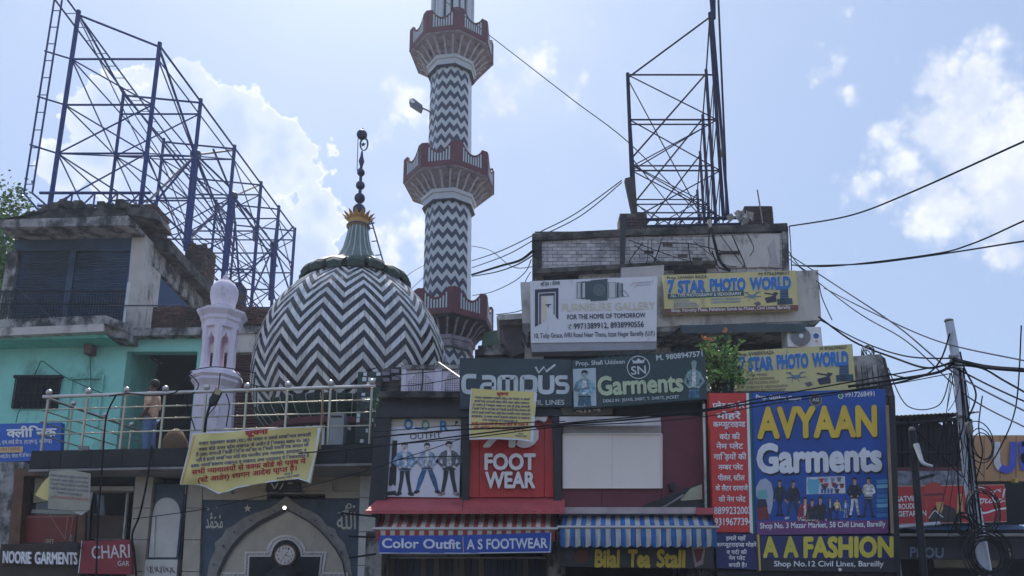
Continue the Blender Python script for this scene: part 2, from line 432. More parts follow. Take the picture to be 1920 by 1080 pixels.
# ------------------------------------------------------------------ palette
M = dict(
 asphalt=mat('asphalt', (66, 65, 66), .92, bump=.6, bscale=60, grime=.25, gcol=(40, 40, 42)),
 earth=mat('earth', (120, 108, 90), .95, bump=.5, bscale=8),
 paving=mat('paving', (140, 134, 126), .9, bump=.4, grime=.35),
 paint_white=mat('road_paint', (205, 203, 196), .7, grime=.3, gcol=(90, 90, 88)),
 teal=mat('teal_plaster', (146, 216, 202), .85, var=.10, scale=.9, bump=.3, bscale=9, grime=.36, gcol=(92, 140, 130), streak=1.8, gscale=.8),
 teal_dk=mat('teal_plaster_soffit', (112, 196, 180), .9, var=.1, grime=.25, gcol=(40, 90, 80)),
 cream=mat('cream_plaster', (196, 190, 184), .85, var=.08, bump=.15, bscale=12, grime=.42, gcol=(74, 72, 72), streak=2.2, gscale=.9),
 dirty=mat('mouldy_plaster', (165, 162, 160), .9, var=.15, bump=.4, bscale=14, grime=.78, gcol=(38, 38, 42), gscale=1.6, streak=1.5),
 verydirty=mat('blackened_concrete', (92, 88, 84), .95, var=.3, bump=.7, bscale=12, grime=.8, gcol=(26, 25, 26), gscale=2.2),
 black_slab=mat('black_granite_slab', (28, 30, 36), .8, var=.3, grime=.3, gcol=(20, 20, 24)),
 shutter=mat('blue_shutter_paint', (46, 70, 96), .6, var=.15, grime=.4, gcol=(38, 44, 46), gscale=.7, streak=.5),
 shutter_bl=mat('bright_blue_shutter_paint', (44, 84, 132), .6, var=.12, grime=.3, gcol=(30, 44, 60)),
 maroon_sh=mat('maroon_shutter_paint', (74, 42, 44), .6, grime=.3),
 iron=mat('dark_iron', (34, 36, 42), .6, metal=.4),
 truss=mat('blue_steel_paint', (52, 70, 126), .85, spec=.1, var=.2, scale=3, grime=.25, gcol=(52, 42, 48), gscale=3),
 truss_dark=mat('dark_steel_paint', (32, 38, 74), .9, spec=.1, var=.25),
 truss_pale=mat('bare_steel_pipe', (140, 130, 132), .7, metal=.1, var=.2),
 steel=mat('stainless_steel', (190, 186, 182), .35, metal=.85, var=.1),
 steel_warm=mat('stainless_post', (176, 170, 150), .4, metal=.7, var=.1),
 lav=mat('pale_lilac_paint', (222, 214, 228), .85, var=.07, bump=.3, bscale=16, grime=.30, gcol=(150, 138, 146), streak=2),
 pinkish=mat('pink_stained_paint', (214, 180, 196), .8, var=.1),
 white_tile=mat('white_glazed_tile', (214, 214, 216), .27, var=.05, scale=6, grime=.1, gcol=(150, 146, 140)),
 black_tile=mat('navy_black_glazed_tile', (26, 28, 46), .27, var=.25, scale=6),
 white_tile2=mat('white_matt_tile', (190, 196, 200), .4, var=.06, scale=4, grime=.12, gcol=(130, 130, 130)),
 black_tile2=mat('navy_black_matt_tile', (42, 46, 72), .4, var=.25, scale=4),
 whites=[mat('white_tile_%d' % i, c, .25 + .06 * i, var=.06, scale=5, grime=.16, gcol=(140, 132, 122), gscale=1.6) for i, c in enumerate([(216, 216, 218), (204, 205, 208), (222, 220, 216), (194, 192, 190)])],
 blacks=[mat('navy_tile_%d' % i, c, .25 + .06 * i, var=.2, scale=5) for i, c in enumerate([(22, 24, 42), (30, 32, 50), (18, 20, 32)])],
 grout=mat('grout', (120, 118, 118), .9),
 red_band=mat('brick_red_paint', (100, 48, 58), .7, var=.15, grime=.35, gcol=(60, 26, 30)),
 stone_grey=mat('carved_grey_stone', (146, 138, 150), .8, var=.2, scale=5, bump=.5, grime=.45, gcol=(70, 62, 66), gscale=3),
 stone_lt=mat('carved_pale_stone', (188, 180, 188), .8, var=.15, bump=.3, grime=.25, gcol=(100, 94, 96), gscale=3),
 stone_bk=mat('black_stone', (34, 34, 38), .7, var=.4, bump=.5),  # near-black tone for the underside of the lowest balcony
 green=mat('dark_green_glaze', (38, 62, 54), .6, var=.25, scale=4),
 greengrey=mat('grey_green_glaze', (102, 120, 112), .45, var=.2, scale=4),
 gold=mat('ochre_gold', (186, 142, 74), .45, metal=.2, var=.15),
 finial=mat('dark_finial_metal', (52, 56, 84), .4, metal=.5),
 brick=[mat('brick_red_%d' % i, c, .9, var=.25, scale=9, bump=.4, grime=.6, gcol=(40, 34, 36)) for i, c in enumerate([(84, 58, 52), (74, 50, 47), (96, 70, 63), (64, 50, 49)])],
 wbrick=[mat('whitewashed_brick_%d' % i, c, .9, var=.16, scale=7, bump=.4, grime=.4, gcol=(64, 62, 66), gscale=1.0) for i, c in enumerate([(182, 178, 180), (170, 166, 170), (192, 188, 190)])],
 mortar=mat('mortar', (100, 94, 90), .95, grime=.5),
 marble=mat('cream_marble', (172, 162, 146), .4, var=.1, scale=3, grime=.22, gcol=(140, 122, 100), gscale=1.6, streak=2.5),
 marble_w=mat('white_marble', (206, 202, 196), .35, var=.08, grime=.2, gcol=(150, 145, 140)),
 slate=mat('blue_grey_stone', (56, 70, 88), .5, var=.25, scale=4, grime=.3, gcol=(42, 48, 60), gscale=2.5),
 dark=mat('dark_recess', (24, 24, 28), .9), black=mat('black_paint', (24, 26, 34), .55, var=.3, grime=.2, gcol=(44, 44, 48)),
 wood=mat('brown_wood', (98, 66, 44), .6, var=.25, scale=6), glass=mat('dark_glass', (34, 36, 40), .08, var=.2, spec=.8),
 concrete=mat('grey_concrete', (138, 134, 132), .9, var=.15, bump=.4, grime=.4, gcol=(62, 60, 62)),
 cable=mat('black_cable', (22, 24, 34), .95, spec=.1), wire_grey=mat('grey_cable', (80, 84, 98), .95, spec=.1),
 rubber=mat('black_rubber', (18, 18, 22), .7),
 leaf=[mat('leaf_%d' % i, c, .45, var=.25, scale=12) for i, c in enumerate([(84, 122, 48), (112, 152, 60), (58, 94, 40), (146, 178, 80)])],
 leaf_or=mat('leaf_orange', (196, 124, 74), .5), bark=mat('bark', (84, 70, 56), .9, bump=.6),
 weed=mat('weed_green', (54, 72, 38), .7, var=.3, scale=10),
 yellow=mat('yellow_flex_print', (218, 202, 128), .55, var=.04, scale=1.2),
 white_flex=mat('white_flex', (222, 220, 226), .55, var=.03),
 navy=flat((26, 44, 120)), redtx=flat((176, 36, 44)),
 red_panel=mat('red_cladding', (190, 30, 32), .4, var=.06), red_sheet=mat('faded_red_sheet', (182, 78, 82), .55, var=.12, grime=.2, gcol=(110, 40, 46)),
 maroon=mat('maroon_cladding', (104, 32, 50), .5, var=.12, grime=.15, gcol=(80, 26, 40)),
 stripe_r=mat('red_awning_cloth', (150, 58, 60), .85, var=.28, grime=.2, gcol=(90, 40, 44)), stripe_c=mat('cream_awning_cloth', (190, 180, 164), .85, var=.1, grime=.35, gcol=(120, 112, 100)),
 stripe_b=mat('blue_awning_cloth', (58, 106, 168), .85, var=.25, grime=.15, gcol=(30, 60, 110)), stripe_w=mat('white_awning_cloth', (190, 188, 182), .85, var=.1, grime=.35, gcol=(125, 120, 112)),
 tin=mat('blue_tin_sheet', (66, 104, 138), .5, metal=.3, grime=.3), rust=mat('rusty_sheet', (62, 56, 60), .8, metal=.2, grime=.4),
 tan=mat('tan_cladding', (184, 140, 98), .7, var=.08), pole=mat('grey_painted_pole', (186, 190, 200), .5, metal=.3, var=.12, grime=.35, gcol=(88, 88, 92)),
 skin=mat('skin', (96, 64, 50), .6), shirt=mat('peach_shirt', (204, 166, 138), .9, var=.3, scale=9, bump=.5, bscale=12), jeans=mat('blue_jeans', (96, 122, 160), .85), hair=mat('black_hair', (22, 20, 20), .7),
)
WHITE = flat((232, 230, 232)); BLK = flat((24, 24, 28))
# ================================================================== GROUND
def setting(name, mb, m): return props(mb.build(name, m), kind='structure')
setting('ground', MB().box(-400, 400, -300, 900, -.5, 0), M['earth'])
setting('road', MB().box(-400, 400, -7, 10.8, 0, .02), M['asphalt'])
setting('pavement', MB().box(-400, 400, 10.8, 16.4, 0, .14), M['paving'])
mb = MB()
for i in range(-30, 30): mb.box(i * 6.0, i * 6.0 + 3, 1.9, 2.02, .02, .024)
setting('road_marking', mb, M['paint_white'])

# ================================================================== TURQUOISE BUILDING (left)
tb = thing('shop_house', 'turquoise plastered building with dark blue roller shutters on its dirty upper floor', 'building', (-14, 21, 0))
xa = U(229, 740, 21).x; xb = U(363, 740, 21).x; xc = U(376, 740, 21).x; xe = U(512, 700, 21).x
zf = 5.0; zl = U(290, 659, 21).z; zt = U(290, 626, 21).z
wl = U(262, 530, 21).x                                # right edge of the upper storey
mb = MB(); mb.box(-24, xa, 21, 21.3, zf, zt + .0)
mb.box(xa, xb, 21.002, 21.3, zl, zt); mb.box(xb, xc, 20.998, 21.3, zf, zt)
mb.box(xa - .2, xa, 21.3, 22.9, zf, zl + .3); mb.box(xb, xb + .2, 21.3, 22.9, zf, zl + .3)
mb.build('wall', M['teal'], tb)
MB().box(xa - .2, xb + .2, 22.9, 23.1, zf, zl + .3).build('back_wall', M['dark'], tb)  # dark colour on back wall, doorway and ceiling imitates the unlit interior
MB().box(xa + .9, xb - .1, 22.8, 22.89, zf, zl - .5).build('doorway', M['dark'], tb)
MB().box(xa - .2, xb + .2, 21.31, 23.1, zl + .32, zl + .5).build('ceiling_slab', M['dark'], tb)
MB().box(-24, xe, 23.2, 36, 0, zt).build('rear_block', M['dirty'], tb)
MB().box(-24, xe, 21.32, 36, zt + .01, zt + .16).build('terrace_slab', M['concrete'], tb)
# window with bars
wx0, wx1, wz0, wz1 = wrect(29, 708, 112, 766, 20.99)
f = MB().box(wx0, wx1, 20.96, 20.995, wz0, wz1).build('window', M['dark'], tb)
mb = MB()
for i in range(9): x = wx0 + (wx1 - wx0) * i / 8; mb.box(x - .012, x + .012, 20.90, 20.93, wz0, wz1)
for i in range(5): z = wz0 + (wz1 - wz0) * i / 4; mb.box(wx0, wx1, 20.93, 20.955, z - .015, z + .015)
mb.build('grille', M['iron'], f)
wbox(25, 703, 115, 708, 20.86, .13).build('window_hood', M['iron'], tb)
wbox(157, 645, 171, 662, 20.7, .29).build('vent_box', mat('brown_box', (110, 92, 92), .8), tb)
mb = MB(); wbox(128, 707, 186, 710, 20.93, .06, mb); wbox(127, 707, 130, 800, 20.93, .06, mb); wbox(186, 703, 189, 800, 20.93, .06, mb)
mb.build('door_outline', M['teal'], tb)
# upper balcony slab (cream band, mouldy kerb, teal soffit)
slab([(-120, 635), (-120, 620), (194, 607), (194, 621)], 20.1, .88).build('balcony_slab', M['cream'], tb)
slab([(-120, 619.6), (-120, 604), (197, 591), (232, 604), (232, 618), (197, 606.6)], 20.12, .25).build('balcony_kerb', M['dirty'], tb)
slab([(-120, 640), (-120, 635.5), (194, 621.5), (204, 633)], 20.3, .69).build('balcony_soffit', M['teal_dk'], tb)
slab([(196, 607), (236, 614), (236, 634), (205, 632)], 20.3, .7).build('balcony_corner', M['dirty'], tb)
slab([(234, 615), (512, 612), (512, 624), (234, 630)], 20.7, .62).build('terrace_edge', M['dirty'], tb)
slab([(378, 628), (478, 626), (478, 660), (378, 662)], 20.75, .3).build('plaster_beam', M['cream'], tb)
zbt, zbb = U(380, 574, 20.9).z, U(380, 613, 20.9).z
MB().box(U(285, 590, 20.95).x, xe, 20.96, 21.1, zbb, zbt - .03).build('parapet_core', M['mortar'], tb)
pieces('brick', brick_items(U(285, 590, 20.9).x, xe, zbb, zbt, 20.9, M['brick'], top=.3), tb)
# maroon shutter right of the little minaret, and small cell shutter
def shutter(parent, px0, py0, px1, py1, Y, m, pitch=.075, X=None, y0=None, y1=None, z0=None, z1=None, name='shutter'):
    mb = MB()
    if X is None: a, b, z0, z1 = wrect(px0, py0, px1, py1, Y)
    n = max(2, int((z1 - z0) / pitch)); p = (z1 - z0) / n; v = []; fs = []
    for i in range(n):
        for z, d in ((z0 + i * p, 0), (z0 + (i + .5) * p, -.03), (z0 + (i + .86) * p, -.012), (z0 + (i + .9) * p, .004)):
            if X is None: v += [(a, Y + d, z), (b, Y + d, z)]
            else: v += [(X - d, y0, z), (X - d, y1, z)]
    for i in range(len(v) // 2 - 1): fs.append((2 * i, 2 * i + 1, 2 * i + 3, 2 * i + 2))
    mb.add(v, fs); return mb.build(name, m, parent)
shutter(tb, 380, 662, 505, 840, 20.99, M['maroon_sh'], .09)
MB().box(U(376, 740, 21).x + .001, xe, 21.05, 21.3, zf, zt).build('shutter_wall', M['dark'], tb)
# upper storey
zr = 12.5; zb = U(150, 622, 21).z
MB().box(U(22, 520, 21.1).x, wl - .36, 21.12, 21.4, zb, zr).build('upper_wall', M['verydirty'], tb)
mb = MB(); mb.box(U(24, 520, 21.4).x, wl, 21.4, 34.5, zb - .3, zr - .02); mb.build('upper_block', M['dirty'], tb)
wbox(28, 441, 247, 470, 20.9, .2).build('shutter_box', M['shutter'], tb)
wbox(28, 471, 122, 605, 21.02, .02).build('shutter_back', M['dark'], tb)
shutter(tb, 30, 470, 123, 606, 21.0, M['shutter'])
shutter(tb, 133, 470, 236, 606, 21.0, M['shutter'])
wbox(122, 470, 134, 606, 20.93, .15).build('shutter_post', M['shutter'], tb)
wbox(236, 470, 248, 606, 20.93, .15).build('shutter_post', M['shutter_bl'], tb)
wbox(4, 468, 24, 604, 20.88, .2).build('wall_pier', M['dirty'], tb)
X1 = wl + .02
slab([(248, 440), (262, 434), (273, 440), (273, 462), (252, 618), (233, 618)], 20.86, .54).build('corner_pier', M['cream'], tb)
# right flank (plane X = wl)
def fl(px, py): return US(px, py, X1)
def flank(y0, y1, z0, z1, m, d=.12, name='flank_beam'): return MB().box(wl - .2, wl + d, y0, y1, z0, z1).build(name, m, tb)
flank(21.42, 30, 11.75, 12.3, M['dirty'])
flank(21.42, 34, 12.3, 12.62, M['verydirty'], .5, 'flank_cornice')
MB().box(wl - .2, wl + .02, 22.0, 25.2, zb, 11.75).build('flank_recess', M['dark'], tb)
shutter(tb, 0, 0, 0, 0, 0, M['shutter_bl'], .08, X=wl + .04, y0=22.0, y1=25.1, z0=zb, z1=11.7)
flank(25.2, 25.9, zb, 11.75, M['cream'], .15, 'flank_pier'); flank(21.42, 22.0, zb, 11.75, M['cream'], .1, 'flank_pier')
pieces('brick', brick_items(26.0, 33.8, zt + .2, 11.9, wl, M['wbrick'], bl=.25, bh=.1, axis='y'), tb)
# roof slab, broken rubble edge, brick piers that carry the hoarding
slab([(-2, 426), (-2, 412), (0, 412), (240, 404), (250, 414), (250, 422), (0, 426)], 20.15, 1.3).build('roof_slab', M['dirty'], tb)
slab([(46, 410), (46, 399), (60, 396), (110, 391), (236, 388), (290, 392), (296, 410), (240, 403), (0, 411)], 20.5, 1.0).build('roof_kerb', M['verydirty'], tb)
mb = MB(); rr = random.Random(4)
for i in range(150):
    y = 20.8 + rr.random() ** 1.2 * 13; x = wl - rr.random() * .6; z = 12.62 + rr.random() * .35; s = rr.uniform(.05, .15)
    if rr.random() < .4: x = rr.uniform(-13.3, wl); y = rr.uniform(20.5, 21.0); z = 13.15 + rr.random() * .12
    mb.box(x - s, x + s * rr.uniform(.5, 1), y - s, y + s, z - s * .6 - .1, z + s * .5)
props(mb.build('rubble', M['verydirty'], tb), kind='stuff')
def pier(p0, p1, Y, d):
    a, b, z0, z1 = wrect(p0[0], p0[1], p1[0], p1[1], Y)
    MB().box(a + .03, b - .03, Y + .03, Y + d, z0, z1 - .03).build('pier_core', M['mortar'], tb)
    it = brick_items(a, b, z0, z1, Y, M['brick'], bh=.09, top=.25) + brick_items(Y + .05, Y + d, z0, z1, b, M['brick'], bh=.09, axis='y')
    return it
its = pier((238, 383), (290, 440), 21.3, .9) + pier((345, 456), (383, 520), 25.0, 1.0) + pier((430, 530), (450, 575), 30.5, .8)
pieces('brick', its, tb)
# low railing on the upper balcony
rl = thing('balcony_railing', 'thin dark iron railing in front of the blue roller shutters upstairs', 'railing', (-14, 20.2, 9.2))
mb = MB()
a, b, z0, z1 = wrect(-100, 546, 236, 607, 20.2)
n = 62
for i in range(n + 1): x = a + (b - a) * i / n; mb.tube([(x, 20.2, z0), (x, 20.2, z1)], .012, 4)
props(mb.build('bars', M['iron'], rl), kind='stuff')
for z in (z1, (z0 + z1) / 2 + .1, z0 + .05): bar('rail', (a, 20.2, z), (b, 20.2, z), .022, M['iron'], rl)
bar('rail_post', (b, 20.2, z0 - .2), (b, 20.2, z1 + .25), .04, M['steel'], rl)
bar('rail', U(205, 573, 20.1), U(345, 573, 20.1), .022, M['wire_grey'], rl)

# tree behind the roof, left edge
def tree(label, base, height, cr, cz, n, leafs, seed, name='tree', crown_sc=(1, 1, .9), leaf=.16):
    t = thing(name, label, 'tree', base); r = random.Random(seed); b = Vector(base)
    mb = MB(); top = b + Vector((0, 0, height))
    mb.tube(spline([b, b + Vector((.2, .1, height * .4)), b + Vector((-.1, 0, height * .8))], 5), [.28 - .016 * i for i in range(11)], 8)
    for k in range(9):
        a = k * 2.4; p = b + Vector((0, 0, height * (.45 + .04 * k)))
        mb.tube(spline([p, p + Vector((math.cos(a) * cr * .4, math.sin(a) * cr * .4, cr * .4)), p + Vector((math.cos(a) * cr * .8, math.sin(a) * cr * .8, cr * .6))], 4), [.1 - .01 * i for i in range(9)], 6)
    mb.build('trunk', M['bark'], t)
    mb = MB(); cl = [(b + Vector((r.gauss(0, .45) * cr * crown_sc[0], r.gauss(0, .45) * cr * crown_sc[1], cz + r.gauss(0, .42) * cr * crown_sc[2])), r.uniform(.3, .75) * cr * .5) for _ in range(26)]
    for _ in range(n):
        c, s = r.choice(cl); p = c + Vector((r.gauss(0, .5), r.gauss(0, .5), r.gauss(0, .45))) * s
        u = Vector((r.uniform(-1, 1), r.uniform(-1, 1), r.uniform(-.6, .4))).normalized(); w = u.cross(Vector((r.uniform(-1, 1), r.uniform(-1, 1), r.uniform(-1, 1)))).normalized()
        L = leaf * r.uniform(.6, 1.3)
        mb.add([p, p + u * L * .5 + w * L * .28, p + u * L, p + u * L * .5 - w * L * .28], [(0, 1, 2, 3)], r.choice(leafs))
    props(mb.build('crown', None, t), kind='stuff'); return t
tree('dark leafy tree showing left of the roof of the turquoise building', (-18.2, 26, 0), 15, 2.3, 14.2, 14000, M['leaf'][:3], 3)
tree('green tree glimpsed behind the minaret and the grey concrete corner', (.2, 38, 0), 9, 2.2, 8.6, 3500, M['leaf'], 5)

# ================================================================== HOARDING FRAMES
def hoarding(label, Ls, Rs, zb, levels, topL, topR, seed, parent_loc, rp=.07, m=None):
    t = thing('hoarding_frame', label, 'billboard frame', parent_loc); r = random.Random(seed); m = m or M['truss']
    n = len(Ls)
    P = lambda p, z: Vector((p[0], p[1], z))
    for i in range(n):
        bar('post', P(Ls[i], zb), P(Ls[i], topL[i]), rp * (.8 if i else 1), m, t, 8); bar('post', P(Rs[i], zb), P(Rs[i], topR[i]), rp, m, t, 8)
        bar('crossbar', P(Ls[i], topL[i] - .15), P(Rs[i], topR[i] - .15), rp * .55, m, t)
        for z in levels: bar('crossbar', P(Ls[i], z), P(Rs[i], z), rp * .5, m, t)
        lv = [zb + .05] + list(levels)
        for k in range(len(lv) - 1):
            a, b = (Ls[i], Rs[i]) if (k + i) % 2 else (Rs[i], Ls[i])
            if lv[k + 1] > max(topL[i], topR[i]): continue
            bar('brace', P(a, lv[k]), P(b, lv[k + 1]), rp * .36, m, t)
            if k < 2 and i % 2 == 0: bar('brace', P(b, lv[k]), P(a, lv[k + 1]), rp * .36, m, t)
        if i < n - 1:
            for Q, tp in ((Ls, topL), (Rs, topR)):
                bar('long_bar', P(Q[i], tp[i] - .1), P(Q[i + 1], tp[i + 1] - .1), rp * .5, m, t)
                for k, z in enumerate([zb + .05] + list(levels)):
                    bar('long_bar', P(Q[i], z), P(Q[i + 1], z), rp * .34, m, t)
                lv = [zb + .05] + list(levels)
                for k in range(len(lv) - 1):
                    if (i + k) % 2: bar('brace', P(Q[i], lv[k]), P(Q[i + 1], lv[k + 1]), rp * .32, m, t)
                    else: bar('brace', P(Q[i + 1], lv[k]), P(Q[i], lv[k + 1]), rp * .32, m, t)
            bar('brace', P(Ls[i], topL[i] - .2), P(Rs[i + 1], zb + .4 + (i % 3) * .8), rp * .3, m, t)
    return t
yy = [22, 24.8, 27.6, 30.2, 32.2, 34.2]
LL = [(-13.93 + (y - 22) * .085, y) for y in yy]; RR = [(-11.2 + (y - 22) * .09, y) for y in yy]
z0h = 13.9
h1 = hoarding('empty blue steel billboard frame on the roof of the turquoise building', LL, RR, z0h, [15.75, 17.45, 19.1], [20.9 - (.0 if i == 0 else .9) for i in range(6)], [19.7] * 6, 2, (-12.5, 28, 13.9))
m = M['truss']
# base girder
for yq in (yy[0],):
    for z in (13.92, 14.35): bar('girder_chord', (LL[0][0] - .3, yq - .1, z), (RR[0][0] + .3, yq - .1, z), .05, m, h1)
    for i in range(9):
        x = LL[0][0] + i * (RR[0][0] - LL[0][0]) / 8; bar('girder_web', (x, yq - .1, 13.92), (x + (.34 if i % 2 else 0), yq - .1, 14.35), .025, m, h1)
for j in range(5):
    for k in range(4):
        p = Vector((RR[j][0], RR[j][1], 14.0)).lerp(Vector((RR[j + 1][0], RR[j + 1][1], 14.0)), k / 4)
        bar('girder_web', p, p + Vector((.02, .35, .4)), .022, m, h1)
    bar('girder_chord', (RR[j][0], RR[j][1], 14.4), (RR[j + 1][0], RR[j + 1][1], 14.4), .035, m, h1)
# climbing ladders: upright at the left, and the catwalk along the top
lx0, lx1 = U(45, 362, 22).x, U(60, 365, 22).x
zl0, zl1 = U(45, 362, 22).z, 21.35
for x in (lx0, lx1): bar('ladder_rail', (x, 22, zl0), (x, 22, zl1), .028, m, h1)
bar('ladder_rail', (lx1, 22, zl0), (LL[0][0] - .02, 22, z0h + .02), .03, m, h1); bar('ladder_rail', (lx0, 22, zl0), (LL[0][0] - .3, 22, z0h - .1), .03, m, h1)
k = 0; z = zl0 + .3
while z < zl1: bar('rung', (lx0, 22, z), (lx1, 22, z), .016, m, h1); z += .62
for z in (15.75, 17.45, 19.1): bar('bracket', (lx0 - .05, 22, z + .3), (LL[0][0], 22, z), .03, m, h1)
for dx in (0, .4): bar('catwalk_rail', (lx0 + dx, 22, zl1), (lx0 + dx + 1.2, 34.4, zl1 - 1.3), .03, m, h1)
for i in range(1, 22):
    t_ = i / 22; p = Vector((lx0, 22, zl1)).lerp(Vector((lx0 + 1.2, 34.4, zl1 - 1.3)), t_); bar('rung', p, p + Vector((.4, 0, 0)), .014, m, h1)
# heavy posts with spiders of bare pipe
def spider(px, py, Y, targets, pb):
    c = U(px, py, Y); bar('main_post', U(pb[0], pb[1], Y), c, .125, m, h1, 10)
    for a, b, dy, mm in targets: bar('stay', c, U(a, b, Y + dy), .04, mm, h1)
    MB().sphere(tuple(c), .2, 8).build('post_head', M['finial'], h1, True)
tp = M['truss_pale']
spider(367, 290, 25.6, [(275, 380, -2, tp), (280, 392, -2, m), (440, 281, 2.4, tp), (300, 95, -3, m), (352, 448, 3, m), (440, 470, 4, m), (430, 350, 3, m)], (350, 455))
spider(437, 368, 29.5, [(352, 452, -3, tp), (360, 440, -3, m), (490, 345, 2, tp), (500, 440, 3, m), (520, 500, 3, m), (450, 545, 0, m), (400, 280, -3, m)], (420, 520))
spider(514, 460, 33, [(440, 540, -2, m), (470, 560, -1, m), (550, 425, 1, m), (548, 495, 1, m), (546, 555, 1, m), (523, 385, 0, m), (460, 390, -3, m)], (508, 562))
props(slab([(474, 428), (480, 424), (479, 446), (473, 450)], 31.9, .15).build('rag', mat('grey_rag', (96, 106, 120), .9), h1))
# right hoarding
yy2 = [20.6, 23, 25.4, 27.7, 30.5]
RR2 = [(5.95 + (y - 20.6) * .185, y) for y in yy2]; LL2 = [(3.41 + (y - 20.6) * .185, y) for y in yy2]
h2 = hoarding('empty dark blue steel billboard frame above the whitewashed brick parapet', LL2, RR2, 12.75, [14.3, 15.95, 17.45], [17.5, 16.4, 16.2, 16.1, 16.0], [19.6, 19.5, 19.5, 19.5, 19.5], 5, (5, 25, 12.7), .054, M['truss_dark'])
m = M['truss_dark']
bar('post', U(1338, 35, 20.6), U(1337, -60, 20.55), .07, m, h2, 8)
bar('post', (RR2[0][0] + .12, 20.55, 12.75), (RR2[0][0] + .05, 20.6, 21.5), .045, m, h2, 8)
bar('stay', U(1347, 0, 20.5), U(1360, 300, 20.3), .03, m, h2); bar('stay', U(1360, 300, 20.3), U(1362, 412, 20.3), .03, m, h2)
bar('girder_chord', U(1200, 412, 20.5), U(1400, 408, 20.5), .05, m, h2); bar('girder_chord', U(1200, 425, 20.5), U(1400, 420, 20.5), .05, m, h2)
for i in range(9): bar('girder_web', U(1205 + i * 22, 424, 20.5), U(1216 + i * 22, 411, 20.5), .022, m, h2)
slab([(1172, 334), (1190, 330), (1195, 398), (1186, 400)], 20.3, .2).build('torn_sheet', M['rust'], h2)
slab([(1355, 240), (1361, 282), (1358, 300), (1352, 290)], 20.3, .05).build('torn_sheet', M['rust'], h2)

# ================================================================== MINARET
ROT = R(-9)
MC = (U(838, 560, 30).x, 30.0)
mn = thing('minaret', 'tall eight sided minaret clad in black and white zigzag tiles with three railed balconies', 'minaret', (MC[0], MC[1], 0))
def oct_pt(rad, k, z, rot=0): a = ROT + R(22.5) + R(45) * k; return Vector((MC[0] + rad * math.sin(a), MC[1] - rad * math.cos(a), z))
def shaft(z0, z1, r0, r1, pitch=.505, amp=.25, per=2, name='zigzag_cladding'):
    rad = lambda z: (r0 + (r1 - r0) * (z - z0) / (z1 - z0)) * 1.0
    MB().lathe((MC[0], MC[1]), [(r0 - .03, z0), (r1 - .03, z1)], 8, ROT + R(22.5), M['grout']).build('shaft', M['grout'], mn)
    mb = MB(); nb = int((z1 - z0 + amp) / (pitch / 2)) + 3
    for k in range(8):
        if k == 1:  # plain white face towards the right
            mb.add([oct_pt(r0, k, z0), oct_pt(r0, k + 1, z0), oct_pt(r1, k + 1, z1), oct_pt(r1, k, z1)], [(0, 1, 2, 3)], M['white_tile2']); continue
        for leg in range(per * 2):
            u0, u1 = leg / (per * 2), (leg + 1) / (per * 2); a0, a1 = (0, amp) if leg % 2 == 0 else (amp, 0)
            for j in range(-2, nb):
                zs = [z0 - amp + j * pitch / 2 + a0, z0 - amp + j * pitch / 2 + a1, z0 - amp + (j + 1) * pitch / 2 + a1, z0 - amp + (j + 1) * pitch / 2 + a0]
                if min(zs) >= z1 or max(zs) <= z0: continue
                zs = [min(max(z, z0), z1) for z in zs]
                P = []
                for u, z in zip((u0, u1, u1, u0), zs):
                    rr_ = rad(z) + (.004 if j % 2 else 0); P.append(oct_pt(rr_, k, z).lerp(oct_pt(rr_, k + 1, z), u))
                mb.add(P, [(0, 1, 2, 3)], M['black_tile2'] if j % 2 else M['white_tile2'])
    props(mb.build(name, None, mn), kind='stuff')
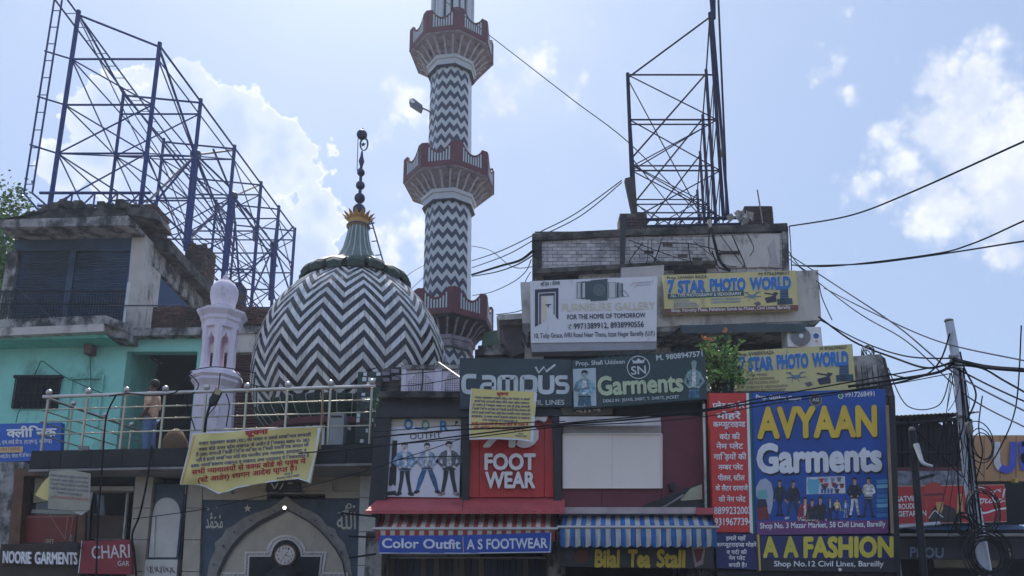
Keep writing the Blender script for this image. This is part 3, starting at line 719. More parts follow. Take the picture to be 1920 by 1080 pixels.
def balcony(zlip, Rb, rs, dark=False, hp=.95):
    st = M['stone_bk'] if dark else M['stone_grey']; rb = M['stone_lt'] if not dark else M['stone_grey']
    zc = zlip - .62
    MB().lathe((MC[0], MC[1]), [(rs * 1.02, zc - .42), (rs * 1.1, zc - .4), (rs * 1.13, zc - .12), (rs * 1.2, zc - .1), (rs * 1.22, zc + .04), (rs, zc + .06)], 8, ROT + R(22.5)).build('collar', M['white_tile2'] if not dark else M['stone_grey'], mn)
    MB().lathe((MC[0], MC[1]), [(rs * 1.16, zc - .43), (rs * 1.16, zc - .39)], 8, ROT + R(22.5)).build('collar_line', M['black_tile2'], mn)
    MB().lathe((MC[0], MC[1]), [(rs * 1.0, zc), (rs * 1.05, zc + .1), (rs * 1.22, zc + .28), (Rb * .86, zlip - .06), (Rb * .985, zlip - .05), (Rb, zlip), (Rb, zlip + .1), (Rb * .9, zlip + .1)], 8, ROT + R(22.5)).build('balcony_soffit', st, mn)
    for k in range(8):
        for q in (1 / 6, .5, 5 / 6):
            pts = []
            for s in range(7):
                t_ = s / 6; rr_ = rs * 1.12 + (Rb * .9 - rs * 1.12) * (t_ ** 1.0 + .09 * math.sin(2 * math.pi * t_)); z = zc + .05 + (zlip - .06 - zc) * (t_ ** .9) - .02
                pts.append(oct_pt(rr_, k, z).lerp(oct_pt(rr_, k + 1, z), q))
            MB().tube(pts, [.045, .05, .035, .05, .035, .05, .06], 5).build('bracket', rb, mn)
    # railing panels
    for k in range(8):
        z0 = zlip + .1
        A, B = oct_pt(Rb, k, 0), oct_pt(Rb, k + 1, 0); d = B - A; L_ = d.length; t = d.normalized(); nrm = Vector((t.y, -t.x, 0))
        def bx(u0, u1, za, zb_, off, th, m_, mb_, zc_=None):
            p = [A + t * u0 - nrm * 0, A + t * u1]
            q = [Vector((p[0].x, p[0].y, za)), Vector((p[1].x, p[1].y, za)), Vector((p[1].x, p[1].y, zb_ if zc_ is None else zc_)), Vector((p[0].x, p[0].y, zb_))]
            mb_.prism([x + nrm * off for x in q], -nrm * th, m_)
        sag = lambda u: hp * (.60 + .40 * (abs(2 * u / L_ - 1) / (1 - .5 / L_)) ** 2.0)
        mb_ = MB()
        bx(0, L_, z0 - .1, z0 + .13, .02, .1, M['red_band'], mb_)
        bx(0, .25, z0, z0 + hp + .02, .022, .12, M['red_band'], mb_); bx(L_ - .25, L_, z0, z0 + hp + .02, .022, .12, M['red_band'], mb_)
        N_ = 10
        for i in range(N_):
            u0, u1 = .25 + (L_ - .5) * i / N_, .25 + (L_ - .5) * (i + 1) / N_
            mb_.prism([Vector((*(A + t * u0).xy, z0 + sag(u0) - .09)) + nrm * .018, Vector((*(A + t * u1).xy, z0 + sag(u1) - .09)) + nrm * .018,
                       Vector((*(A + t * u1).xy, z0 + sag(u1))) + nrm * .018, Vector((*(A + t * u0).xy, z0 + sag(u0))) + nrm * .018], -nrm * .1, M['red_band'])
        mb_.build('railing_frame', None, mn)
        mb_ = MB()
        for i in range(N_):
            u0, u1 = .25 + (L_ - .5) * i / N_, .25 + (L_ - .5) * (i + 1) / N_
            mb_.prism([Vector((*(A + t * u0).xy, z0 + .13)), Vector((*(A + t * u1).xy, z0 + .13)), Vector((*(A + t * u1).xy, z0 + sag(u1) - .085)), Vector((*(A + t * u0).xy, z0 + sag(u0) - .085))], -nrm * .05, M['black'])
        mb_.build('railing_panel', None, mn)
        for i in range(8):
            u = .25 + (L_ - .5) * (i + .5) / 8; mb_ = MB(); bx(u - .030, u + .030, z0 + .13, z0 + sag(u) - .1, .012, .03, M['white_tile2'], mb_); mb_.build('baluster', None, mn)
        MB().lathe(tuple(oct_pt(Rb * .97, k, 0).xy), [(.09, z0 - .1), (.09, z0 + hp + .0), (.05, z0 + hp + .05)], 8).build('corner_post', M['red_band'], mn)
shaft(5.0, 12.0, .98, .97); shaft(13.0, 18.35, .97, .95); shaft(19.3, 24.55, .92, .88)
balcony(13.05, 1.87, .97, True); balcony(19.25, 1.87, .95); balcony(25.5, 1.80, .89)
# lantern above the top balcony
MB().lathe((MC[0], MC[1]), [(.5, 25.5), (.5, 30)], 8, ROT + R(22.5)).build('lantern_core', M['black_tile2'], mn)
for k in range(8):
    p = oct_pt(.84, k, 0); MB().lathe((p.x, p.y), [(.15, 25.5), (.15, 25.9), (.12, 25.95), (.12, 29.4), (.17, 29.6)], 10).build('lantern_column', M['white_tile2'], mn, True)
    q = oct_pt(.78, k, 0).lerp(oct_pt(.78, k + 1, 0), .5); MB().lathe((q.x, q.y), [(.13, 25.5), (.13, 30)], 4, ROT + R(45 * (k + 1)) + R(45)).build('lantern_pier', M['white_tile2'], mn)
MB().lathe((MC[0], MC[1]), [(1.1, 29.8), (1.15, 30), (1.05, 30.1), (1.0, 30.6), (.7, 31.4), (.25, 31.9), (.05, 32.6)], 16).build('lantern_cap', M['white_tile2'], mn, True)
# street light arm fixed on the shaft
sl = thing('street_light', 'lamp head on a thin arm sticking out from the left side of the minaret', 'street light', tuple(U(808, 214, 29.6)))
MB().tube([U(812, 217, 29.75), U(804, 208, 29.5), U(790, 202, 29.4)], .035, 6).build('arm', M['concrete'], sl)
mb = MB(); mb.prism([U(768, 186, 29.3), U(775, 184, 29.3), U(792, 197, 29.3), U(789, 206, 29.3), U(784, 204, 29.3), U(767, 193, 29.3)], (0, .3, .03)); mb.build('lamp_head', mat('lamp_grey', (96, 98, 112), .5), sl)
mb = MB(); poly([(769, 187), (773, 186), (778, 190), (776, 194), (770, 192)], 29.29, None, mb); mb.build('lens', mat('lamp_lens', (235, 235, 235), .3), sl)

# ================================================================== DOME
DX, DY, DZ, DR, DU, DL = -5.23, 25.0, 9.508, 3.112, 3.70, 3.4
dm = thing('mosque_dome', 'large round dome covered in black and white zigzag tiles with a dark green collar', 'dome', (DX, DY, 5))
def dpt(az, ph, off=0):
    a_ = DU if ph > 0 else DL; r = (DR + off) * max(math.cos(ph), .02); return Vector((DX + r * math.sin(az), DY - r * math.cos(az), DZ + (a_ + off) * math.sin(ph)))
PH0, PH1 = -.42, 1.27
MB().lathe((DX, DY), [((DR - .02) * math.cos(p), DZ + (DU if p > 0 else DL) * math.sin(p) * .995) for p in [PH0 + (1.5 - PH0) * i / 30 for i in range(31)]], 64).build('shell', M['grout'], dm, True)
PER, SEG, PITCH, AMP = 15, 4, .125, .205
tiles = []
ph_off = -R(6.5)
nb = int((PH1 - PH0 + AMP) / (PITCH / 2)) + 2
for leg in range(PER * 2):
    for sg in range(SEG):
        az0 = ph_off + (leg + sg / SEG) * math.pi / PER; az1 = ph_off + (leg + (sg + 1) / SEG) * math.pi / PER
        t0, t1 = sg / SEG, (sg + 1) / SEG
        if leg % 2 == 0: h0, h1_ = 1 - t0, 1 - t1
        else: h0, h1_ = t0, t1
        for j in range(nb):
            b0 = PH0 - AMP + j * PITCH / 2
            q = [b0 + AMP * h0, b0 + AMP * h1_, b0 + AMP * h1_ + PITCH / 2, b0 + AMP * h0 + PITCH / 2]
            if min(q) >= PH1 or max(q) <= PH0: continue
            q = [min(max(z, PH0), PH1) for z in q]
            tiles.append((az0, az1, q, j % 2))
def tile_geo(mb, T):
    az0, az1, q, c = T; m_ = random.choice(M['blacks'] if c == 0 else M['whites'])
    ga = (az1 - az0) * .03; g = .0016; off = .012 + random.uniform(-.006, .006); tl = random.uniform(-.005, .005)
    pr = [(az0 + ga, q[0] + g), (az1 - ga, q[1] + g), (az1 - ga, q[2] - g), (az0 + ga, q[3] - g)]
    top = [dpt(a, p, off + (tl if i_ in (0, 1) else -tl)) for i_, (a, p) in enumerate(pr)]; bot = [dpt(a, p, -.015) for a, p in pr]
    mb.add(top + bot, [(0, 1, 2, 3), (0, 4, 5, 1), (1, 5, 6, 2), (2, 6, 7, 3), (3, 7, 4, 0)], m_)
cp_ = Vector((0, 0, EYE))
def facing(T):
    az = (T[0] + T[1]) / 2; ph = sum(T[2]) / 4; p = dpt(az, ph); n_ = Vector((math.sin(az) * math.cos(ph), -math.cos(az) * math.cos(ph), math.sin(ph)))
    vis = 1 if U(653, 735, 22).z < p.z else .3
    return (cp_ - p).normalized().dot(n_) * (max(T[2]) - min(T[2])) * math.cos(ph) * vis
tiles.sort(key=facing, reverse=True)
for T in tiles[:300]:
    mb = MB(); tile_geo(mb, T); mb.build('tile', None, dm)
mb = MB()
for T in tiles[300:]: tile_geo(mb, T)
props(mb.build('tile_field', None, dm), kind='stuff')
# collar of downturned petals under the neck
for k in range(17):
    a = 2 * math.pi * (k + .5) / 17; d = Vector((math.sin(a), -math.cos(a), 0)); t = Vector((math.cos(a), math.sin(a), 0))
    P = lambda r, z, w: Vector((DX, DY, z)) + d * r + t * w
    mb = MB(); v = []; lf = .05 * math.sin(k * 2.3); prof = [(.72, 13.3 + lf, .16), (1.1, 13.28 + lf, .22), (1.45, 13.10 + lf, .28), (1.75, 12.90 + lf, .30), (1.84, 12.78 + lf, .25)]
    for r_, z_, w_ in prof: v += [P(r_, z_, -w_), P(r_, z_ + .07, 0), P(r_, z_, w_), P(r_ - .04, z_ - .17, w_), P(r_ - .04, z_ - .17, -w_)]
    fs = []
    for i in range(len(prof) - 1):
        for q in range(5): fs.append((i * 5 + q, i * 5 + (q + 1) % 5, (i + 1) * 5 + (q + 1) % 5, (i + 1) * 5 + q))
    fs += [(0, 1, 2, 3, 4), tuple(range(len(v) - 5, len(v)))]
    mb.add(v, fs); mb.build('petal', M['green'], dm)
# fluted neck with pale ribs
nprof = [(1.0, 13.2), (.80, 13.4), (.63, 13.67), (.46, 14.03), (.37, 14.45), (.32, 14.8)]
MB().lathe((DX, DY), nprof, 32).build('neck', M['greengrey'], dm, True)
for k in range(16):
    a = 2 * math.pi * k / 16; MB().tube([(DX + (r_ + .005) * math.sin(a), DY - (r_ + .005) * math.cos(a), z_) for r_, z_ in nprof], .018, 4).build('neck_rib', M['white_tile2'], dm)
MB().lathe((DX, DY), [(.33, 14.80), (.38, 14.82), (.38, 14.9), (.33, 14.92), (.35, 15.05), (.37, 15.22)], 24).build('crown_cup', M['gold'], dm, True)
MB().lathe((DX, DY), [(.36, 14.83), (.40, 14.84), (.40, 14.88), (.36, 14.89)], 24).build('neck_ring', M['finial'], dm, True)
for k in range(14):
    a = 2 * math.pi * k / 14; d = Vector((math.sin(a), -math.cos(a), 0)); t = Vector((math.cos(a), math.sin(a), 0)); c = Vector((DX, DY, 0))
    z_ = Vector((0, 0, 1))
    MB().prism([c + d * .34 + t * .08 + z_ * 15.06, c + d * .34 - t * .08 + z_ * 15.06, c + d * .42 - t * .06 + z_ * 15.19, c + d * .55 + z_ * 15.28, c + d * .42 + t * .06 + z_ * 15.19], d * .03 + z_ * .03).build('crown_leaf', M['gold'], dm)
fx = DX
def fz(py): return U(680, py, DY).z
def fr(px, py): return px / ppm(py, DY)
fin = MB()
for py, r_ in ((394, 12), (372, 10), (348, 8.5), (324, 7.3)): fin.sphere((fx, DY, fz(py)), fr(r_, py), 12)
fin.lathe((fx, DY), [(.06, fz(395)), (.05, fz(312)), (fr(5.5, 305), fz(303)), (fr(3, 295), fz(294)), (.03, fz(284))], 10)
fin.build('finial', M['finial'], dm, True)
mb = MB(); c = Vector((fx + .02, DY, fz(271)))
mb.tube([c + Vector((math.sin(a) * .13 + .04, 0, -math.cos(a) * .24)) for a in [i * 2 * math.pi / 20 for i in range(21)]], [.018 + .018 * abs(math.sin(i * math.pi / 20)) for i in range(21)], 5)
mb.build('crescent_ring', M['finial'], dm)
st = []
for i in range(10): a = i * math.pi / 5; q = .10 if i % 2 == 0 else .042; st.append(c + Vector((math.sin(a) * q + .01, -.012, math.cos(a) * q)))
MB().prism(st, (0, .03, 0)).build('star', M['finial'], dm)
mb = MB(); mb.sphere((fx - .03, DY, fz(253)), fr(10, 253), 12, sz=.95); mb.tube([(fx - .03, DY, fz(244)), (fx - .01, DY, fz(241))], .03, 6); mb.build('finial_knob', M['finial'], dm, True)
bar('lightning_rod', (fx - .16, DY, fz(260)), (fx - .14, DY, fz(320)), .014, M['truss'], dm); bar('lightning_rod', (fx - .14, DY, fz(320)), (fx, DY, fz(313)), .014, M['truss'], dm)
for s_ in (0, .35): bar('ladder_rail', U(697, 416, 24.9 + s_), U(721, 500, 24.3 + s_), .025, M['truss'], dm)
for py, px in ((428, 701), (452, 708), (478, 715)): bar('rung', U(px - 11, py + 1, 24.8), U(px, py, 24.7), .02, M['truss'], dm)
bar('cross_pipe', U(653, 428, 24.8), U(664, 426, 24.8), .03, M['truss'], dm); bar('cross_pipe', U(690, 421, 24.6), U(702, 418, 24.6), .03, M['truss'], dm)
# lotus calyx, striped ring and drum under the dome
zc = DZ + DL * math.sin(PH0); rc = DR * math.cos(PH0)
for k in range(40):
    a = 2 * math.pi * k / 40; da = 2 * math.pi / 80 * .94; v = []
    for s in range(6):
        t_ = s / 5; r_ = rc + .05 - .42 * t_ ** 1.5; z_ = zc + .02 - .6 * t_
        for dd, of in ((-da, -.02), (0, .06), (da, -.02)): v.append((DX + (r_ + of) * math.sin(a + dd), DY - (r_ + of) * math.cos(a + dd), z_))
    MB().add(v, [(s * 3 + q, s * 3 + q + 1, s * 3 + q + 4, s * 3 + q + 3) for s in range(5) for q in range(2)]).build('calyx_petal', M['green'], dm)
    MB().tube([(DX + (rc + .06 - .42 * (s / 5) ** 1.5) * math.sin(a + da), DY - (rc + .06 - .42 * (s / 5) ** 1.5) * math.cos(a + da), zc + .02 - .6 * s / 5) for s in range(6)], .014, 4).build('calyx_line', M['white_tile2'], dm)
MB().lathe((DX, DY), [(rc - .4, zc - .55), (rc - .28, zc - .58), (rc - .28, zc - .7), (rc - .5, zc - .72), (rc - .5, 5.0)], 48).build('drum', M['black_tile'], dm)
MB().lathe((DX, DY), [(rc - .27, zc - .58), (rc - .2, zc - .6), (rc - .2, zc - .78), (rc - .45, zc - .8)], 48).build('red_ring', M['red_band'], dm)
for k in range(60):
    a = 2 * math.pi * k / 60; d = .026; rr_ = rc - .49
    v = [(DX + r_ * math.sin(a + s), DY - r_ * math.cos(a + s), z_) for z_ in (5.2, zc - .8) for r_, s in ((rr_, -d), (rr_ + .03, -d), (rr_ + .03, d), (rr_, d))]
    MB().add(v, [(1, 2, 6, 5), (0, 1, 5, 4), (2, 3, 7, 6), (4, 5, 6, 7)]).build('drum_stripe', M['white_tile'], dm)

# the dome stands on the balcony roof a little in front of the turquoise building
dm.scale = (.784, .784, .784); dm.location = (DX * .784, 19.6, 4.27)
# ================================================================== MOSQUE FRONT (left centre)
mf = thing('mosque_gatehouse', 'marble clad mosque front with a blue grey pointed arch panel under a black balcony slab', 'building', (-5.5, 16.5, 0))
bz1, bz0 = U(380, 832, 15.2).z, U(380, 868, 15.2).z
bxl, bxr = U(56, 850, 15.8).x, U(711, 850, 15.2).x
yl, yr = 15.85, 15.2
def by(x): return yl + (yr - yl) * (x - bxl) / (bxr - bxl)
mb = MB(); mb.prism([(bxl, yl, bz0), (bxr, yr, bz0), (bxr, 21.0, bz0), (bxl, 21.0, bz0)], (0, 0, bz1 - bz0))
mb.build('balcony_slab', M['black_slab'], mf)
mb = MB(); mb.prism([(bxl, yl - .02, bz0 - .05), (bxr, yr - .02, bz0 - .05), (bxr, 16.4, bz0 - .05), (bxl, 16.4, bz0 - .05)], (0, 0, .046)); mb.build('slab_edge', M['concrete'], mf)
n = 11
for i in range(1, n):      # granite facing slabs of the balcony front
    x0, x1 = bxl + (bxr - bxl) * (i - 1) / n + .01, bxl + (bxr - bxl) * i / n - .01
    mb = MB(); mb.prism([(x0, by(x0) - .022, bz0 + .02), (x1, by(x1) - .022, bz0 + .02), (x1, by(x1) - .022, bz1 - .02), (x0, by(x0) - .022, bz1 - .02)], (0, .03, 0)); mb.build('facing_slab', M['black_slab'] if i != 4 else M['black_slab'], mf)
wbox(146, 836, 165, 851, 15.75, .03).build('facing_patch', M['concrete'], mf)
Yw = 16.4
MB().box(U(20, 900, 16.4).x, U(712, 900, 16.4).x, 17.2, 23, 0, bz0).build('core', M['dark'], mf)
# upper strip of beige stone under the slab
def pan(pts, Y, d, m, name='stone_panel', parent=None): return slab(pts, Y, d).build(name, m, parent or mf)
for x0, x1 in ((165, 245), (245, 345), (345, 455), (455, 570), (570, 680)):
    pan([(x0 + 1, 874), (x1 - 1, 874), (x1 - 1, 892 if x1 < 400 else 926), (x0 + 1, 892 if x1 < 400 else 926)], 16.42, .3, M['marble'])
pan([(165, 894), (262, 894), (262, 912), (165, 912)], 16.45, .3, M['dark'], 'dark_strip')
pan([(165, 912), (250, 912), (250, 920), (165, 920)], 16.38, .3, M['marble'])
# columns of marble slabs
def column(x0b, x1b, x0t, x1t, yt, Y, m, n, name='marble_slab'):
    for i in range(n):
        a, b = i / n, (i + 1) / n; ya, yb = 1250 + (yt - 1250) * a, 1250 + (yt - 1250) * b
        L_ = lambda t: x0b + (x0t - x0b) * t; R_ = lambda t: x1b + (x1t - x1b) * t
        pan([(L_(a) + .3, ya - .6), (R_(a) - .3, ya - .6), (R_(b) - .3, yb + .6), (L_(b) + .3, yb + .6)], Y, .5, m, name)
column(222, 252, 254, 288, 893, 16.38, M['marble'], 6)
column(330, 368, 352, 380, 893, 16.36, M['marble'], 6)
column(665, 694, 676, 708, 870, 16.3, M['marble_w'], 6)
bar('dark_line', U(352, 893, 16.34), U(330, 1150, 16.34), .012, M['black'], mf); bar('dark_line', U(348, 893, 16.34), U(326, 1150, 16.34), .012, M['black'], mf)
# niche
pan([(284, 908), (350, 908), (335, 1048), (271, 1048)], 16.5, .4, M['slate'], 'niche_surround')
na = [(278, 1044)] + [(284 + .0, 960)] + [(316 - 27 * math.cos(t), 966 - 32 * math.sin(t)) for t in [i * math.pi / 12 for i in range(13)]] + [(338, 960), (333, 1044)]
mb = MB(); poly([(279, 1045), (286, 966)] + [(313 - 25 * math.cos(t), 966 - 33 * math.sin(t) ** .8) for t in [i * math.pi / 12 for i in range(1, 12)]] + [(339, 966), (331, 1045)], 16.5, None, mb, .012); mb.build('niche_back', M['marble_w'], mf)
pan([(279, 1045), (286, 968), (291, 968), (288, 1045)], 16.44, .05, M['marble_w'], 'niche_jamb')
pan([(270, 1049), (335, 1049), (318, 1250), (238, 1250)], 16.4, .4, M['marble_w'])
mb = MB(); rr = random.Random(9)
for i in range(16):
    x = 276 + i * 3.3; stroke([(x, 1061 + rr.random() * 4), (x + rr.uniform(-2, 4), 1066 + rr.random() * 5), (x + rr.uniform(0, 5), 1072 + rr.random() * 4)], 1.1, 16.4, M['red_band'], mb)
mb.build('red_calligraphy', None, mf)
# arch panel
pan([(376, 936), (680, 936), (664, 1250), (330, 1250)], 16.42, .4, M['slate'], 'arch_panel')
pan([(380, 916), (434, 914), (434, 926), (444, 926), (444, 922), (500, 921), (500, 937), (380, 937)][0:8], 16.36, .3, M['marble'], 'step_moulding')
pan([(560, 906), (623, 905), (624, 922), (678, 922), (678, 934), (610, 934), (609, 919), (560, 919)], 16.34, .3, M['marble'], 'step_moulding')
OUT = [(388, 1080), (392, 1058), (398, 1042), (404, 1030), (402, 1018), (416, 1006), (424, 992), (440, 984), (455, 972), (472, 964), (490, 958), (508, 952), (522, 942), (537, 930),
       (552, 942), (566, 952), (584, 958), (600, 968), (612, 984), (628, 992), (634, 1006), (646, 1018), (650, 1032), (656, 1048), (660, 1080)]
pan([(380, 1200)] + OUT + [(652, 1200)], 16.39, .2, mat('scalloped_grey_marble', (134, 130, 124), .5, var=.2, scale=5, grime=.3, gcol=(84, 80, 74)), 'scalloped_arch')
INN = [(412, 1080), (416, 1068), (426, 1046), (440, 1024), (462, 1000), (490, 980), (516, 967), (538, 956), (556, 965), (576, 976), (596, 991), (614, 1010), (630, 1030), (642, 1052), (648, 1080)]
pan([(404, 1200)] + INN + [(644, 1200)], 16.36, .2, M['marble'], 'inner_arch_wall')
mb = MB(); stroke([(x - 2.5, y) for x, y in INN[:8]], 7, 16.32, BLK, mb, smooth=False); stroke(INN[7:], 2.6, 16.32, BLK, mb, smooth=False); mb.build('arch_line', None, mf)
mb = MB()
for i, (x, y) in enumerate([(401, 1058), (420, 1024), (440, 998), (470, 976), (515, 958), (564, 962), (592, 976), (622, 1004), (640, 1036), (545, 972)]): disc(x, y, 3.4, 3.6, 16.385, M['stone_grey'], mb, .02); disc(x, y, 1.6, 1.7, 16.385, M['black'], mb, .024)
mb.build('rosettes', None, mf)
# inner frame with red script and the clock
FR = [(412, 1200), (412, 1073), (458, 1073), (459, 1034), (500, 1034)] + [(536 - 37 * math.cos(t), 1034 - 31 * math.sin(t)) for t in [i * math.pi / 12 for i in range(1, 12)]] + [(573, 1034), (613, 1034), (606, 1073), (652, 1073), (652, 1200)]
FI = [(420, 1200), (420, 1083), (466, 1083), (468, 1044), (508, 1044)] + [(536 - 27 * math.cos(t), 1044 - 32 * math.sin(t)) for t in [i * math.pi / 12 for i in range(1, 12)]] + [(563, 1044), (600, 1044), (596, 1083), (640, 1083), (640, 1200)]
pan(FR, 16.33, .2, M['marble_w'], 'script_band')
mb = MB()
for i in range(1, len(FR) - 1):
    a, b = FR[i], FR[i + 1]
    if i < len(FI) - 1:
        cx0 = ((a[0] + FI[i][0]) / 2, (a[1] + FI[i][1]) / 2); cx1 = ((b[0] + FI[min(i + 1, len(FI) - 1)][0]) / 2, (b[1] + FI[min(i + 1, len(FI) - 1)][1]) / 2)
        L_ = math.hypot(cx1[0] - cx0[0], cx1[1] - cx0[1]); k = max(1, int(L_ / 3.2))
        for q in range(k):
            x = cx0[0] + (cx1[0] - cx0[0]) * q / k; y = cx0[1] + (cx1[1] - cx0[1]) * q / k
            stroke([(x - 1, y + 2), (x + rr.uniform(-1.5, 1.5), y), (x + 1.5, y - 2)], .9, 16.33, M['red_band'], mb)
mb.build('red_script', None, mf)
pan(FI, 16.30, .2, M['black_slab'], 'doorway_panel')
pan([(380, 905), (500, 903), (503, 921), (380, 925)], 16.40, .2, M['marble'], 'stone_panel')
pan([(497, 921), (501, 903), (510, 893), (552, 893), (561, 905), (564, 921)], 16.25, .12, M['black'], 'arch_plaque')
text('٧٨٦', (508, 918), (552, 917), 12, 16.25, flat((190, 190, 190)), mf, bold=.03)
text('ﷴ', (386, 990), (418, 990), 22, 16.42, flat((200, 196, 180)), mf, bold=.02, deva=True, name='calligraphy')
text('ﷲ', (632, 992), (667, 992), 27, 16.42, flat((200, 196, 180)), mf, bold=.02, deva=True, name='calligraphy')
mb = MB(); poly([(464.5 + (8 if i % 2 == 0 else 3.2) * math.sin(i * math.pi / 5), 953.5 - (8 if i % 2 == 0 else 3.2) * math.cos(i * math.pi / 5)) for i in range(10)], 16.41, None, mb, .015); mb.build('wall_star', flat((200, 196, 180)), mf)
mb = MB(); ring(655, 949, 4, 2.4, 16.42, M['marble_w'], mb, .02); disc(664, 950, 2.4, 2.4, 16.42, M['marble_w'], mb, .02); disc(391, 954, 3, 2.4, 16.42, M['marble_w'], mb, .02); stroke([(398, 953), (404, 950), (408, 953)], 1.6, 16.42, M['marble_w'], mb); stroke([(633, 962), (640, 961), (648, 957)], 1.3, 16.42, M['marble_w'], mb); mb.build('calligraphy_dots', None, mf)
bl = thing('light_bulb', 'small round lit white bulb at the tip of the pointed arch', 'bulb', tuple(U(533.5, 952, 16.1)))
MB().sphere(tuple(U(533.5, 952, 16.1)), .036, 8).build('bulb_glass', mat('lit_bulb', (255, 255, 250), .3, emit=3), bl, True)
bar('bulb_holder', U(533.5, 952, 16.12), U(534, 949, 16.36), .02, M['black'], bl)
ck = thing('wall_clock', 'round white wall clock with a brown rim hung above the mosque doorway', 'clock', tuple(U(534.5, 1041, 16.2)))
mb = MB(); cc = U(534.5, 1041, 16.2); rad_ = 21 / ppm(1041, 16.2)
def ydisc(c, r, y0, y1, m, name, par, n=28):
    return MB().prism([(c.x + r * math.cos(2 * math.pi * i / n), y0, c.z + r * math.sin(2 * math.pi * i / n)) for i in range(n)], (0, y1 - y0, 0)).build(name, m, par)
ydisc(cc, rad_, 16.2, 16.29, M['wood'], 'clock_rim', ck); ydisc(cc, rad_ * .86, 16.19, 16.199, mat('clock_face_paper', (214, 204, 196), .5), 'clock_face', ck)
for i in range(12):
    a = math.pi * i / 6; s = str(12 if i == 0 else i); x = 534.5 + 14 * math.sin(a); y = 1041 - 14 * math.cos(a)
    text(s, (x - 1.6 * len(s), y + 2), (x + 1.6 * len(s), y + 2), 4, 16.19, BLK, ck, name='numeral')
mb = MB(); stroke([(534.5, 1041), (541, 1034)], 1.2, 16.18, BLK, mb, smooth=False); stroke([(534.5, 1041), (546, 1044)], 1, 16.18, BLK, mb, smooth=False); stroke([(534.5, 1041), (529, 1051)], .6, 16.18, BLK, mb, smooth=False); mb.build('clock_hands', None, ck)
mb = MB(); c = U(536, 1084, 15.9)
mb.lathe((c.x, 15.9), [(.40, c.z - .5), (.42, c.z - .15), (.36, c.z + .08), (.22, c.z + .2), (.05, c.z + .25)], 18); o = mb.build('cloth_bundle', M['rubber'], None, True); props(o, 'black rounded shape showing at the bottom edge just under the clock', 'bundle')

# shop windows under the left end of the balcony
ns = thing('garment_shop_front', 'brown framed shop front under the left end of the balcony with glass panes', 'shop front', (-9.5, 16.4, 0))
wbox(-40, 866, 17, 1250, 16.6, .6).build('grey_pier', M['dirty'], ns)
wbox(17, 866, 44, 1250, 16.9, .3).build('dark_gap', M['dark'], ns)
slab([(28, 878), (46, 878), (20, 1250), (-5, 1250)], 16.5, .3).build('wood_post', M['wood'], ns)
slab([(44, 880), (165, 876), (165, 892), (43, 892)], 16.45, .3).build('wood_lintel', M['wood'], ns)
slab([(146, 960), (160, 960), (150, 1250), (130, 1250)], 16.5, .3).build('wood_post', M['wood'], ns)
slab([(42, 892), (162, 892), (150, 1030), (24, 1030)], 16.75, .05).build('window_pane', M['glass'], ns)
slab([(66, 895), (98, 893), (88, 940), (62, 943)], 16.72, .02).build('window_blind', flat((150, 140, 110)), ns)
slab([(60, 955), (150, 958), (149, 965), (58, 962)], 16.7, .05).build('shelf', flat((150, 150, 140)), ns)
slab([(42, 965), (144, 967), (140, 1016), (36, 1018)], 16.7, .04).build('red_display_board', flat((122, 38, 28)), ns)
mb = MB()
for a, b in (((44, 970), (142, 968)), ((50, 972), (44, 1016)), ((128, 968), (122, 1012)), ((138, 968), (130, 1014)), ((94, 966), (122, 1010)), ((47, 972), (41, 1016))): stroke([a, b], .9, 16.7, flat((190, 150, 120)), mb, smooth=False)
mb.build('display_lines', None, ns)
text('आ', (84, 1019), (102, 1019), 8, 16.69, flat((190, 180, 150)), ns, deva=True)
slab([(2, 1020), (152, 1018), (150, 1150), (-5, 1150)], 16.3, .2).build('brown_fascia', mat('dark_brown_board', (54, 38, 30), .6, grime=.3), ns)
slab([(165, 921), (250, 921), (238, 1012), (160, 1012)], 16.7, .05).build('window_pane', M['glass'], ns)
slab([(174, 965), (232, 968), (228, 1010), (170, 1010)], 16.69, .01).build('brown_blind', flat((70, 50, 44)), ns)
slab([(165, 921), (170, 921), (163, 1012), (158, 1012)], 16.6, .06).build('window_bar', M['concrete'], ns)
slab([(237, 924), (240, 924), (232, 1010), (229, 1010)], 16.6, .06).build('window_bar', M['cream'], ns)
sg = thing('shop_sign', 'dark brown fascia with raised white letters NOORIE GARMENTS', 'sign', tuple(U(75, 1045, 16.2)))
slab([(0, 1030), (150, 1030), (149, 1060), (-1, 1060)], 16.24, .05).build('board', mat('dark_brown_board', (54, 38, 30)), sg)
text('NOORIE', (8, 1055), (60, 1057), 21, 16.2, WHITE, sg, bold=.05, ex=.04); text('GARMENTS', (68, 1057), (147, 1058), 21, 16.2, WHITE, sg, bold=.05, ex=.04)
sg = thing('shop_sign', 'dark red sign reading CHARI GAR cut off by the marble column', 'sign', tuple(U(200, 1045, 16.0)))
slab([(154, 1014), (243, 1012), (246, 1030), (246, 1077), (147, 1075)], 16.0, .12).build('board', mat('crimson_board', (134, 26, 40), .45, grime=.1), sg)
mb = MB(); stroke([(154, 1014), (147.5, 1075)], 1.4, 16.0, WHITE, mb, smooth=False); mb.build('white_edge', None, sg)
text('CHARI', (173, 1048), (244, 1045), 24, 16.0, flat((206, 200, 200)), sg, bold=.02); text('GAR', (221, 1061), (243, 1061), 9, 16.0, flat((206, 200, 200)), sg, bold=.02)
fl_ = thing('flood_lamp', 'small black flood lamp on top of the brown fascia', 'lamp', tuple(U(134, 1022, 15.9)))
slab([(125, 1017), (143, 1017), (146, 1027), (128, 1029)], 15.85, .2).build('lamp_body', M['black'], fl_); bar('bracket', U(134, 1022, 16.0), U(134, 1004, 16.3), .02, M['concrete'], fl_)
